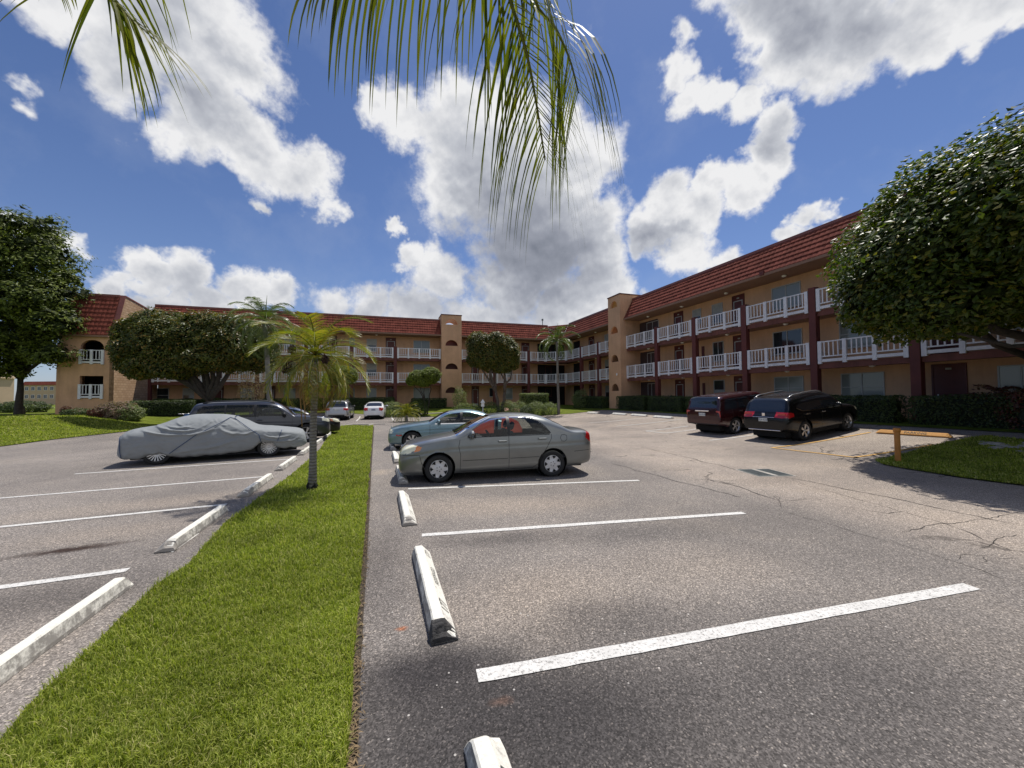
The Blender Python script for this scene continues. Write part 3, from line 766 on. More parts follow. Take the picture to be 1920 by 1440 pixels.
TV0, TV1 = vB(828, -.5), vB(866, -.5)
mansard(FR, U0, TR0 - .02); mansard(FR, TR1 + .02, UC - 1.3); mansard(FB, V0, TV0 - .02); mansard(FB, TV1 + .02, VC - 1.3)
def corner_roof(mb):
    # the roof across the inner corner
    a, b = UC - 1.3, VC - 1.3; n = 10; cs = 6
    for c in range(cs):
        R = []
        for (aa, push) in ((c / cs, .10), (c / cs, .15), ((c + 1) / cs, .05)):
            d = -.22 + .94 * aa - push; z = EAVE + (TOP - EAVE) * aa
            p0 = Vector(FR(a, d, z)); p1 = Vector(FB(b, d, z)); R.append([p0.lerp(p1, i / n) for i in range(n + 1)])
        mb.add([p for r_ in R for p in r_], [(r_ * (n + 1) + i, r_ * (n + 1) + i + 1, (r_ + 1) * (n + 1) + i + 1, (r_ + 1) * (n + 1) + i) for r_ in (0, 1) for i in range(n)], 0)
part('mansard_roof', corner_roof, 'tile')
part('roof_deck', lambda mb: (mb.box(U0, UC + WALL, .7, DEEP, EAVE + .01, 9.5, 0, FR)), 'roof_deck')
part('roof_deck', lambda mb: (mb.box(V0, VC + .5, .7, DEEP, EAVE + .02, 9.49, 0, FB)), 'roof_deck')
# corner eave and slabs
def corner_slab(z0, z1, d=-.06):
    def f(mb):
        a = FR(UC - 1.9, d, 0); b = FB(VC - 1.9, d, 0); c = FB(VC - 1.9, 1.42, 0); e = FR(UC - 1.9, 1.42, 0); k = FR(UC + .5, 1.9, 0)
        P = [a, b, c, k, e]
        mb.add([(p[0], p[1], z0) for p in P] + [(p[0], p[1], z1) for p in P], [(0, 1, 2, 3, 4), (9, 8, 7, 6, 5), (0, 5, 6, 1), (1, 6, 7, 2), (2, 7, 8, 3), (3, 8, 9, 4), (4, 9, 5, 0)])
    return f
part('eave', corner_slab(EAVE - .16, EAVE - .03, -.3), 'soffit')
for fl in (F2, F3):
    part('walkway_slab', lambda mb: (mb.box(U0, UC - 1.9, .04, WALL + .01, fl - .24, fl - .04, 0, FR), mb.box(U0, UC - 1.9, -.03, .038, fl - .30, fl - .01, 1, FR)), ['soffit', 'slab_edge'])
    part('walkway_slab', lambda mb: (mb.box(V0, VC - 1.9, .04, WALL + .01, fl - .24, fl - .04, 0, FB), mb.box(V0, VC - 1.9, -.03, .038, fl - .30, fl - .01, 1, FB)), ['soffit', 'slab_edge'])
    part('walkway_slab', corner_slab(fl - .25, fl - .02), 'slab_edge')
# near-black panels stand in for the shade inside the corner corridor and stair recess
def passage_shade(mb):
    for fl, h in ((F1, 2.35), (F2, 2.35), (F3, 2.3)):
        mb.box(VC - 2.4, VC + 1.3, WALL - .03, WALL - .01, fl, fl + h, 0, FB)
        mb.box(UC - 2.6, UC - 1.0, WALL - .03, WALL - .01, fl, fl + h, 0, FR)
part('passage_shade', passage_shade, 'void_shade')
def recess_panel(mb):
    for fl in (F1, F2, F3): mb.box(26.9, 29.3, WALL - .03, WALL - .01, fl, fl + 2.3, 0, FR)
part('stair_recess_shade', recess_panel, 'recess_shade')  # flat dark panels paint the recess shade on the wall

# railings
def railing(F, u0, u1, z, par=B, npan=None):
    """posts, top rail, lower rail, bottom board and balusters of one bay"""
    L = u1 - u0; n = npan or max(1, round(abs(L) / 1.32)); s = 1 if L > 0 else -1
    root = MB(); d0, d1 = -.13, -.05; H = 1.07
    if s < 0: u0, u1 = u1, u0
    L = u1 - u0
    root.box(u0, u1, d0 + .005, d1 - .005, z + H - .055, z + H, 0, F)
    root.box(u0, u1, d0 + .01, d1 - .01, z + .28, z + .335, 0, F)
    root.box(u0, u1, d0 + .01, d1 - .01, z + .03, z + .17, 0, F)
    for i in range(n + 1):
        c = u0 + L * i / n; w = .085
        c = min(max(c, u0 + w), u1 - w)
        root.box(c - w, c + w, d0 - .015, d1 + .01, z - .06, z + H + .02, 0, F)
    for i in range(n):
        a, b = u0 + L * i / n + .085, u0 + L * (i + 1) / n - .085; k = max(3, round((b - a) / .20))
        for j in range(1, k):
            c = a + (b - a) * j / k; root.box(c - .025, c + .025, d0 + .022, d1 - .022, z + .335, z + H - .055, 0, F)
    return build_world(root, 'railing', 'white_paint', par)
def build_world2(mb, name, m, par):
    return build_world(mb, name, m, par)
RP = [9.58 + 3.95 * k for k in range(-5, 6)]          # pillars of the right wing, far one beside the tower
RP = [p for p in RP if p < 28]
def pillar(F, u, w=.17, top=F3 + 1.22, d0=-.16, d1=.16):
    part('pillar', lambda mb: mb.bbox(u - w, u + w, d0, d1, ZG - .7, top, .012, 0, F), 'maroon')
for p in RP: pillar(FR, p)
RP2 = [uR(1124), uR(1091)]
for p in RP2: pillar(FR, p)
edges = [U0] + RP + [TR0 - .05]
for a, b in zip(edges[:-1], edges[1:]):
    a2 = a + (.2 if a in RP else 0); b2_ = b - (.2 if b in RP else 0)
    for fl in (F2, F3): railing(FR, a2, b2_, fl)
for a, b in ((TR1 + .05, RP2[0] - .2), (RP2[0] + .2, RP2[1] - .2), (RP2[1] + .2, UC - 1.95)):
    for fl in (F2, F3): railing(FR, a, b, fl)
# chamfer railing across the inner corner
CA, CB = Vector(FR(UC - 1.9, 0, 0)), Vector(FB(VC - 1.9, 0, 0)); cd = (CB - CA).normalized(); cn = Vector((-cd.y, cd.x, 0))
if cn.dot(Vector((0, 1, 0))) < 0: cn = -cn
def FCc(u, d, z): q = CA + cd * u + cn * d; return (q.x, q.y, z)
for fl in (F2, F3): railing(FCc, .03, (CB - CA).length - .03, fl)
VP = [vB(659), vB(741), vB(927), vB(991)]; q = VP[0]
BP = [q - 4.27 * k for k in range(4, 0, -1)] + VP
for p in BP: pillar(FB, p)
vb = [V0] + BP[:6] + [TV0 - .05]
for a, b in zip(vb[:-1], vb[1:]):
    if b - a < .6: continue
    for fl in (F2, F3): railing(FB, a + (.2 if a in BP else 0), b - (.2 if b in BP else 0), fl)
for a, b in ((TV1 + .05, VP[2] - .2), (VP[2] + .2, VP[3] - .2), (VP[3] + .2, VC - 1.95)):
    for fl in (F2, F3): railing(FB, a, b, fl)

# stair towers with half round openings
def arch_wall(mb, F, u0, u1, d, z0, z1, arches, th, mi=0):
    """a wall with half round holes: arches = [(centre u, base z, radius u, height)]"""
    zz = z0
    for (cu, bz, r, h) in sorted(arches, key=lambda a: a[1]):
        mb.box(u0, u1, d, d + th, zz, bz, mi, F)
        mb.box(u0, cu - r, d, d + th, bz, bz + h + .1, mi, F); mb.box(cu + r, u1, d, d + th, bz, bz + h + .1, mi, F)
        n = 12; ang = [PI - PI * k / n for k in range(n + 1)]
        A = [(cu + r * math.cos(t), bz + h * math.sin(t)) for t in ang]
        for k in range(n):
            (a0, b0), (a1, b1) = A[k], A[k + 1]
            mb.hexa([F(a0, d, b0), F(a1, d, b1), F(a1, d + th, b1), F(a0, d + th, b0), F(a0, d, bz + h + .1), F(a1, d, bz + h + .1), F(a1, d + th, bz + h + .1), F(a0, d + th, bz + h + .1)], mi)
        zz = bz + h + .1
    mb.box(u0, u1, d, d + th, zz, z1, mi, F)
TT = 11.05
def tower(F, u0, u1, p, depth, openings_top):
    c = (u0 + u1) / 2; r = (u1 - u0) * .31
    ar = [(c, z, r, .66) for z in (2.3, 4.97, 7.6)]
    mb = MB(); arch_wall(mb, F, u0, u1, -p, ZG - .7, TT, ar + [(c, 10.0, r * (1.0 if openings_top else .9), .62)], .18)
    arch_wall(mb, F, u0, u1, depth - .18, ZG - .7, TT, ([(c + .12, 10.0, r * .95, .62)] if openings_top else []), .18)
    mb.box(u0, u0 + .18, -p + .18, depth - .18, ZG - .7, TT, 0, F); mb.box(u1 - .18, u1, -p + .18, depth - .18, ZG - .7, TT, 0, F)
    t = build_world(mb, 'stair_tower', 'stucco', B)
    mb = MB(); w = .05
    mb.box(u0 - w, u1 + w, -p - w, -p + .2, TT, TT + .09, 0, F); mb.box(u0 - w, u1 + w, depth - .2, depth + w, TT, TT + .09, 0, F)
    mb.box(u0 - w, u0 + .2, -p + .2, depth - .2, TT, TT + .09, 0, F); mb.box(u1 - .2, u1 + w, -p + .2, depth - .2, TT, TT + .09, 0, F)
    build_world(mb, 'coping', 'maroon', t)
    mb = MB()
    for z in (2.3, 4.97, 7.6): mb.box(u0 + .19, u1 - .19, .25, .27, z - .6, z + 1.1, 0, F)
    build_world(mb, 'stairwell_screen', 'door_maroon', t)
    if not openings_top:
        mb = MB(); mb.box(u0 + .19, u1 - .19, -p + .19, -p + .25, 9.8, 10.8, 0, F); build_world(mb, 'arch_infill', 'stop_yellow', t)
    return t
tower(FR, TR0, TR1, .7, 1.9, False); tower(FB, TV0, TV1, .45, 1.9, True)

# windows, doors
def uvbox(mb_, *a): pass
def window(F, u0, u1, z0, z1, style='blind', mull=True, hrail=False):
    d = WALL
    if u0 > u1: u0, u1 = u1, u0
    mb = MB(); t = .05
    mb.box(u0 - t, u1 + t, d - .045, d - .002, z0 - t, z0, 0, F); mb.box(u0 - t, u1 + t, d - .045, d - .002, z1, z1 + t, 0, F)
    mb.box(u0 - t, u0, d - .045, d - .002, z0, z1, 0, F); mb.box(u1, u1 + t, d - .045, d - .002, z0, z1, 0, F)
    c = (u0 + u1) / 2; zm = (z0 + z1) / 2
    if mull: mb.box(c - .025, c + .025, d - .04, d - .002, z0, z1, 0, F)
    if hrail:
        for (a, b) in (((u0, c - .025), (c + .025, u1)) if mull else ((u0, u1),)): mb.box(a, b, d - .038, d - .002, zm - .02, zm + .02, 0, F)
    mb.box(u0 - .08, u1 + .08, d - .09, d - .046, z0 - .09, z0 - t + .01, 0, F)
    o = build_world(mb, 'window', 'frame_metal' if style != 'red' else 'maroon', B)
    if style == 'dark':
        p = MB(); p.box(u0, u1, d - .015, d - .004, z0, z1, 0, F); build_world(p, 'pane', 'window_glass', o)
    elif style == 'half':
        p = MB(); p.box(u0, u1, d - .015, d - .004, z0, zm, 0, F); build_world(p, 'pane', 'window_glass', o)
        p = MB(); p.box(u0, u1, d - .017, d - .004, zm, z1, 0, F); build_world(p, 'blind', 'blind', o)
    elif style == 'tophalf':
        p = MB(); p.box(u0, u1, d - .015, d - .004, zm, z1, 0, F); build_world(p, 'pane', 'window_glass', o)
        p = MB(); p.box(u0, u1, d - .017, d - .004, z0, zm, 0, F); build_world(p, 'blind', 'blind', o)
    else:
        p = MB(); k = max(2, int((u1 - u0) / .11))
        for i in range(k):   # drawn vertical blinds with folds behind the glass
            a, b = u0 + (u1 - u0) * i / k, u0 + (u1 - u0) * (i + 1) / k
            p.add([F(a, d - .006, z0), F(b, d - .016, z0), F(b, d - .016, z1), F(a, d - .006, z1)], [(0, 1, 2, 3)])
        build_world(p, 'curtain', 'curtain_glass', o)
    return o
def door(F, u0, u1, z, glass=True):
    if u0 > u1: u0, u1 = u1, u0
    d = WALL; mb = MB(); H = 2.3; t = .06
    mb.box(u0 - t, u0, d - .06, d - .002, z, z + H + t, 0, F); mb.box(u1, u1 + t, d - .06, d - .002, z, z + H + t, 0, F); mb.box(u0, u1, d - .06, d - .002, z + H, z + H + t, 0, F)
    mb.box(u0, u1, d - .03, d - .002, z, z + H, 0, F)
    o = build_world(mb, 'door', 'door_maroon', B)
    if glass:
        m2 = MB(); a, b = u0 + .06, u1 - .06; zt = z + 1.98
        m2.box(a, a + .05, d - .06, d - .031, z + .02, zt, 0, F); m2.box(b - .05, b, d - .06, d - .031, z + .02, zt, 0, F)
        m2.box(a + .05, b - .05, d - .06, d - .031, zt - .05, zt, 0, F); m2.box(a + .05, b - .05, d - .06, d - .031, z + .02, z + .3, 0, F)
        s = build_world(m2, 'storm_door', 'frame_metal', o)
    m3 = MB(); m3.box((u0 + u1) / 2 - .09, (u0 + u1) / 2 + .09, d - .05, d - .032, z + H - .19, z + H - .11, 0, F); build_world(m3, 'door_number', 'blind', o)
    m3 = MB(); m3.box(u1 - .16, u1 - .12, d - .09, d - .062, z + .95, z + 1.08, 0, F); build_world(m3, 'handle', 'lamp_glass', o)
    return o
def wr(px0, px1, z0, z1, **k): window(FR, uR(px0, WALL), uR(px1, WALL), z0, z1, **k)
def dr(px0, px1, z, **k): door(FR, uR(px0, WALL), uR(px1, WALL), z, **k)
for fl, tall in ((F1, .15), (F2, 0), (F3, 0)):
    lo, hi = fl + .85, fl + 2.12
    dr(1268, 1283, fl); dr(1379, 1399, fl)
    wr(1216, 1237 if fl == F3 else 1229, lo if fl != F1 else fl + .3, hi, style='dark' if fl != F2 else 'half')
    if fl == F3: wr(1303, 1317, fl + 1.1, hi, style='half', mull=False)
    wr(1340, 1358, lo, hi, style={F1: 'tophalf', F2: 'dark', F3: 'half'}[fl], mull=fl == F2)
    wr(1454, 1506, lo, hi, style='dark' if fl == F2 else 'curtain', hrail=fl == F1)
    wr(1580, 1657, lo - .05, hi, style='curtain', hrail=True)
    dr(1752, 1811, fl, glass=False)
    wr(1876, 1960, lo, hi, style='curtain')
    wr(1136, 1147, lo, hi, style='half', mull=False); dr(1106, 1115, fl)
    for u in (1.2, -4.5): window(FR, u, u + 2.0, lo, hi, 'curtain')
for fl in (F1, F2, F3):    # shutters of the utility closets on the right wing
    for px in (1302, 1320) if fl != F3 else ():
        u = uR(px, WALL); part('closet_panel', lambda mb: mb.box(u - .12, u + .12, WALL - .03, WALL - .002, fl + .1, fl + 2.0, 0, FR), 'maroon')
def wb(px0, px1, z0, z1, **k): window(FB, vB(px0, WALL), vB(px1, WALL), z0, z1, **k)
def db(px0, px1, z, **k): door(FB, vB(px0, WALL), vB(px1, WALL), z, **k)
for fl in (F1, F2, F3):
    lo, hi = fl + .85, fl + 2.1
    wb(688, 705, lo, hi, style='half' if fl != F1 else 'curtain', mull=False); db(724, 741, fl)
    wb(776, 805, lo, hi, style='curtain'); db(613, 630, fl); wb(655, 664, lo + .3, hi, style='blind', mull=False)
    wb(533, 553, lo, hi, style='curtain'); wb(570, 590, lo, hi, style='half'); db(590 - 92, 607 - 92, fl)
    wb(344, 363, lo, hi, style='half', mull=False); wb(295, 316, lo, hi, style='dark', mull=False, hrail=True); wb(452, 476, lo, hi, style='curtain')
    db(885, 897, fl); db(979, 992, fl); wb(948, 960, lo, hi, style='curtain', mull=False); wb(918, 927, lo + .3, hi, style='dark', mull=False); wb(1023, 1033, lo + .3, hi, style='red', mull=False)
    db(400, 418, fl)
# ceiling lamps
def lamp(F, u, z, d=.7):
    mb = MB(); p = F(u, d, z); mb.lathe([(.0, -.09), (.09, -.07), (.13, -.02), (.13, 0)], p, n=12); build_world(mb, 'ceiling_lamp', 'lamp_glass', B)
for u in (5.5, 11.5, 15.5, 19.4, 23.4, 27.3, 35.8, 39.5):
    for z in (F2 - .25, F3 - .25, EAVE - .17): lamp(FR, u, z)
for v in (-18, -14, -9.5, -5.5, -1.2, 9.0, 14.5):
    for z in (F2 - .25, F3 - .25, EAVE - .17): lamp(FB, v, z)

# ------------------------------------------------------------------ left end pavilion
PX = 278; k_ = (PX - 960) / FPX
PV = vB(PX); EL = 4.7
# frame: e along front (towards the right), d depth away from the viewer; front right corner at FB(PV, -EL)
def FE(e, d, z): return FB(PV + e, -EL + d, z)
EW = 3.25; ZL = ZG - .7
def pav(mb):
    arch = [(-2.0, 6.0 - .55, .78, 1.18)]
    th = .25
    # front wall with a half round headed opening above and a square one below
    OC, OH = -1.36, .72; a0, a1 = OC - OH, OC + OH
    def seg(u0, u1, z0, z1): mb.box(u0, u1, 0, th, z0, z1, 0, FE)
    L1, L2 = 1.98, 4.70
    seg(-EW, 0, ZL, L1); seg(-EW, a0, L1, L1 + 1.75); seg(a1, 0, L1, L1 + 1.75); seg(-EW, 0, L1 + 1.75 + .0, L2)
    seg(-EW, a0, L2, L2 + 1.25); seg(a1, 0, L2, L2 + 1.25)
    n = 14
    A = [(OC + OH * math.cos(PI - PI * k / n), L2 + 1.25 + .62 * math.sin(PI * k / n)) for k in range(n + 1)]
    for k in range(n):
        (p0, q0), (p1, q1) = A[k], A[k + 1]; zt = L2 + 2.0
        mb.hexa([FE(p0, 0, q0), FE(p1, 0, q1), FE(p1, th, q1), FE(p0, th, q0), FE(p0, 0, zt), FE(p1, 0, zt), FE(p1, th, zt), FE(p0, th, zt)])
    seg(-EW, a0, L2 + 1.25, L2 + 2.0); seg(a1, 0, L2 + 1.25, L2 + 2.0)
    seg(-EW, 0, L2 + 2.0, 6.95)
    mb.box(-EW, -EW + .25, .25, EL + 6, ZL, 6.95, 0, FE)
    mb.box(-EW + .25, -.3, 2.2, 2.3, ZL, 6.95, 0, FE)
    mb.box(-EW + .25, -.3, .25, 2.2, L1 - .2, L1, 0, FE); mb.box(-EW + .25, -.3, .25, 2.2, L2 - .2, L2, 0, FE); mb.box(-EW + .25, -.3, .25, 2.2, 6.75, 6.9, 0, FE)
part('pavilion_wall', pav, 'stucco')
def side_brick():
    V = []; t = .28; top = 9.35; E = 6.95
    prof = [(.0, ZL), (EL + 1.4, ZL), (EL + 1.4, top), (1.35, top), (-.12, E)]
    prof = [(.0, ZL), (EL + 1.4, ZL), (EL + 1.4, 9.75), (1.15, 10.35), (.0, E)]
    n = len(prof)
    V = [FE(.02, d, z) for d, z in prof] + [FE(-t, d, z) for d, z in prof]
    mb = MB(); mb.add(V, [tuple(range(n)), tuple(range(n, 2 * n))[::-1]] + [(i, i + n, (i + 1) % n + n, (i + 1) % n) for i in range(n)])
    o = build_world(mb, 'brick_side_wall', 'brick_paint', B)
    uv = o.data.uv_layers.new(name='uv')
    for p in o.data.polygons:
        for li, vi in zip(p.loop_indices, p.vertices):
            d, z = prof[vi % n]; uv.data[li].uv = (d * 1.0, z * 1.0)
    mb = MB()
    pts = [(-.02, E + .02), (1.15, 10.37), (EL + 1.4, 9.77)]
    for (d0, z0), (d1, z1) in zip(pts[:-1], pts[1:]):
        mb.hexa([FE(-t - .03, d0, z0), FE(.06, d0, z0), FE(.06, d1, z1), FE(-t - .03, d1, z1), FE(-t - .03, d0, z0 + .1), FE(.06, d0, z0 + .1), FE(.06, d1, z1 + .1), FE(-t - .03, d1, z1 + .1)])
    build_world(mb, 'coping', 'flashing', B)
side_brick()
mansard(FE, -EW, -.3, d_out=-.1, d_in=1.15, z0=6.95, z1=10.35, courses=9)
part('roof_deck', lambda mb: mb.box(-EW, -.3, 1.1, EL + 8, 7.0, 9.3, 0, FE), 'roof_deck')
for z in (1.98, 4.70): railing(lambda u, d, zz: FE(u, d + .02, zz), -2.12, -.60, z, npan=2)
part('passage_shade', lambda mb: (mb.box(-3.0, -.4, 2.1, 2.19, 2.0, 6.7, 0, FE)), 'void_shade')  # near-black sheet paints the shade behind the pavilion openings
part('downpipe', lambda mb: mb.box(-EW - .35, -EW - .01, .2, .5, ZL, 6.3, 0, FE), 'stucco')
mb = MB(); p = FB(PV + .6, 3.0, 9.9); mb.lathe([(.0, .95), (.5, .9), (.55, .75), (.4, .7), (.4, 0)], p, n=16); build_world(mb, 'roof_vent', 'iron', B)
# small vent and lamp post rising above the roof of the corner
mb = MB(); p = FB(19.5, 3.5, TOP - .2); mb.tube([(p[0], p[1], p[2] - .5), (p[0], p[1], p[2] + 1.5)], .05, 8); mb.lathe([(0, 1.75), (.12, 1.7), (.14, 1.5), (.0, 1.45)], p, n=10); build_world(mb, 'roof_pipe', 'iron', B)
mb = MB(); mb.lathe([(0, -.08), (.07, -.05), (.07, .12), (0, .14)], FR(29.8, -.82, 3.75), n=10); build_world(mb, 'wall_lamp', 'lamp_glass', B)
# floodlight on the tile roof, right tower
mb = MB(); mb.box(15.9, 16.15, -.42, -.2, EAVE - .1, EAVE + .12, 0, FR); build_world(mb, 'eave_lamp', 'maroon', B)
# ------------------------------------------------------------------ cars
def carpaint(name, col, metal=.6, rough=.32, flake=.0):
    m = bpy.data.materials.new(name); m.use_nodes = True; nt, b, _ = nodes_of(m)
    n = noise_node(nt, 2.5, 5, .6); r = ramp(nt, n.outputs[0], [(.3, [c * .9 for c in col]), (.7, [min(1, c * 1.06) for c in col])])
    # a little dust low on the body
    tc = nt.nodes.new('ShaderNodeTexCoord'); sx = nt.nodes.new('ShaderNodeSeparateXYZ'); nt.links.new(tc.outputs['Object'], sx.inputs[0])
    low = nt.nodes.new('ShaderNodeMapRange'); nt.links.new(sx.outputs[2], low.inputs[0]); low.inputs[1].default_value = .55; low.inputs[2].default_value = .15
    k = mathn(nt, 'MULTIPLY', mathn(nt, 'MULTIPLY', low.outputs[0], n.outputs[0]), .5)
    nt.links.new(mixc(nt, k, r.outputs[0], (.12, .11, .1)), b.inputs['Base Color'])
    b.inputs['Metallic'].default_value = metal
    nt.links.new(mathn(nt, 'ADD', rough, mathn(nt, 'MULTIPLY', k, .6)), b.inputs['Roughness'])
    b.inputs['Coat Weight'].default_value = .8; b.inputs['Coat Roughness'].default_value = .06; M[name] = m
    if name == 'paint_black': b.inputs['Coat Weight'].default_value = .3; b.inputs['Specular IOR Level'].default_value = .3
carpaint('paint_grey', (.195, .205, .198)); carpaint('paint_pale_blue', (.20, .30, .33)); carpaint('paint_navy', (.028, .032, .045), .3, .3)
carpaint('paint_black', (.006, .006, .007), 0, .25); carpaint('paint_dark_red', (.045, .006, .008), .3, .25); carpaint('paint_silver', (.42, .42, .42)); carpaint('paint_white', (.75, .75, .76), 0, .35)
def carglass():
    m = bpy.data.materials.new('car_glass'); m.use_nodes = True; nt, b, out = nodes_of(m)
    b.inputs['Base Color'].default_value = (.012, .015, .015, 1); b.inputs['Roughness'].default_value = .02; b.inputs['Specular IOR Level'].default_value = .7
    t = nt.nodes.new('ShaderNodeBsdfTransparent'); t.inputs[0].default_value = (.72, .76, .74, 1)
    mx = nt.nodes.new('ShaderNodeMixShader'); mx.inputs[0].default_value = .7
    nt.links.new(b.outputs[0], mx.inputs[1]); nt.links.new(t.outputs[0], mx.inputs[2])
    g1 = nt.nodes.new('ShaderNodeBsdfGlossy'); g1.inputs['Roughness'].default_value = .02
    fr = nt.nodes.new('ShaderNodeFresnel'); fr.inputs[0].default_value = 1.28
    m2 = nt.nodes.new('ShaderNodeMixShader'); nt.links.new(fr.outputs[0], m2.inputs[0]); nt.links.new(mx.outputs[0], m2.inputs[1]); nt.links.new(g1.outputs[0], m2.inputs[2])
    nt.links.new(m2.outputs[0], out.inputs[0]); M['car_glass'] = m
carglass()
mat('tinted_glass', (.018, .022, .028), .03, var=0, spec=1.0)
mat('tyre', (.02, .02, .02), .85, var=.2, vscale=6)
mat('rubber_trim', (.012, .012, .012), .5, var=0)
mat('underbody', (.008, .008, .008), .9, var=0)
mat('hubcap', (.55, .55, .56), .35, .3, var=.06, vscale=8)
mat('alloy', (.55, .55, .56), .28, .8, var=.05)
mat('chrome', (.8, .8, .8), .12, 1.0, var=0)
mat('seat_cloth', (.05, .05, .055), .9, var=.1)
mat('red_panel', (.62, .10, .07), .8, var=.1)
def _tr():
    m = M['red_panel']; nt = m.node_tree; b = nt.nodes['Principled BSDF']; out = nt.nodes['Material Output']; t = nt.nodes.new('ShaderNodeBsdfTranslucent'); t.inputs[0].default_value = (.85, .17, .11, 1)
    mx = nt.nodes.new('ShaderNodeMixShader'); mx.inputs[0].default_value = .6; nt.links.new(b.outputs[0], mx.inputs[1]); nt.links.new(t.outputs[0], mx.inputs[2]); nt.links.new(mx.outputs[0], out.inputs[0])
_tr()
mat('light_clear', (.85, .82, .62), .15, var=.1, vscale=9, coat=1)
mat('light_amber', (.75, .22, .04), .2, var=0, coat=1)
mat('light_red', (.45, .01, .012), .15, var=.1, vscale=20, coat=1)
mat('plate', (.62, .64, .60), .5, var=.1, vscale=40)
mat('plate_blue', (.10, .12, .22), .5, var=.2, vscale=40)

def pchip(pts):
    """smooth curve through the points without overshoot"""
    X = np.array([p[0] for p in pts], float); Y = np.array([p[1] for p in pts], float)
    h = np.diff(X); d = np.diff(Y) / h; m = np.zeros(len(X))
    for i in range(1, len(X) - 1):
        if d[i - 1] * d[i] > 0:
            w1, w2 = 2 * h[i] + h[i - 1], h[i] + 2 * h[i - 1]; m[i] = (w1 + w2) / (w1 / d[i - 1] + w2 / d[i])
    m[0], m[-1] = d[0], d[-1]
    def f(x):
        x = min(max(x, X[0]), X[-1]); i = min(int(np.searchsorted(X, x, 'right')) - 1, len(X) - 2); i = max(i, 0)
        t = (x - X[i]) / h[i]; t2, t3 = t * t, t * t * t
        return (2 * t3 - 3 * t2 + 1) * Y[i] + (t3 - 2 * t2 + t) * h[i] * m[i] + (-2 * t3 + 3 * t2) * Y[i + 1] + (t3 - t2) * h[i] * m[i + 1]
    return f
def inpoly(x, y, P):
    c = False; j = len(P) - 1
    for i in range(len(P)):
        if (P[i][1] > y) != (P[j][1] > y) and x < (P[j][0] - P[i][0]) * (y - P[i][1]) / (P[j][1] - P[i][1]) + P[i][0]: c = not c
        j = i
    return c
class Body:
    """lofted car body. s runs from the front bumper (0) to the rear (L); the car's local x = x0 - s, y to the left"""
    def __init__(b, sp):
        b.sp = sp; b.L = sp['L']; b.top = pchip(sp['top']); b.belt = pchip(sp['belt']); b.bot = pchip(sp['bot']); b.w = pchip(sp['plan'])
        b.n = pchip(sp.get('square', [(0, 2.6), (sp['cowl'], 2.8), (sp['cowl'] + .3, 4.2), (sp['tail'] - .3, 4.2), (sp['tail'], 2.8), (sp['L'], 2.6)]))
        b.tk = sp.get('taper', .30); b.x0 = sp['fo'] + sp['wb'] / 2
    def section(b, s, nl, nu):
        zb, zl, zt, w = b.bot(s), b.belt(s), b.top(s), b.w(s); zl = min(zl, zt - .02)
        out = []
        for i in range(nl):
            q = i / (nl - 1); f = (.93 + .07 * (1 - ((q - .6) / .6) ** 2)) if q < .6 else 1 - .034 * ((q - .6) / .4) ** 2
            if q < .12: f -= .05 * (1 - q / .12) ** 2
            # character crease
            cz = b.sp.get('crease', .72); f -= .006 * math.exp(-((q - cz) / .03) ** 2)
            out.append((w * f, zb + (zl - zb) * q))
        yb = w * .966; n = b.n(s); H = zt - zl; D = []
        for k in range(161):
            t = PI / 2 * k / 160; c, si = math.cos(t), math.sin(t)
            z = H * si ** (2 / n); D.append((yb * c ** (2 / n) * (1 - b.tk * z), zl + z))
        L = [0.0]
        for a, c in zip(D[:-1], D[1:]): L.append(L[-1] + math.hypot(c[0] - a[0], c[1] - a[1]))
        j = 0
        for i in range(1, nu + 1):
            t = L[-1] * i / nu
            while j < 159 and L[j + 1] < t: j += 1
            u = (t - L[j]) / max(1e-9, L[j + 1] - L[j]); out.append((D[j][0] + (D[j + 1][0] - D[j][0]) * u, D[j][1] + (D[j + 1][1] - D[j][1]) * u))
        out[-1] = (0.0, out[-1][1]); return out
    def y_at(b, s, z, k=120):
        sec = b.section(s, 24, 40)
        for (y0, z0), (y1, z1) in zip(sec[:-1], sec[1:]):
            if z0 <= z <= z1 and z1 > z0: return y0 + (y1 - y0) * (z - z0) / (z1 - z0)
        return sec[0][0] if z < sec[0][1] else 0
    def P(b, s, z, off=0.0, side=1):
        return (b.x0 - s, side * (b.y_at(s, z) + off), z)
def stations(b, step):
    S_ = [0.0]; dense = np.linspace(0, b.L, 1500); acc = 0; last = (0, b.top(0))
    for s in dense[1:]:
        z = b.top(s); acc += max(math.hypot(s - last[0], z - last[1]), 0); last = (s, z)
        if acc >= step: S_.append(float(s)); acc = 0
    if S_[-1] < b.L - 1e-4: S_.append(b.L)
    return S_
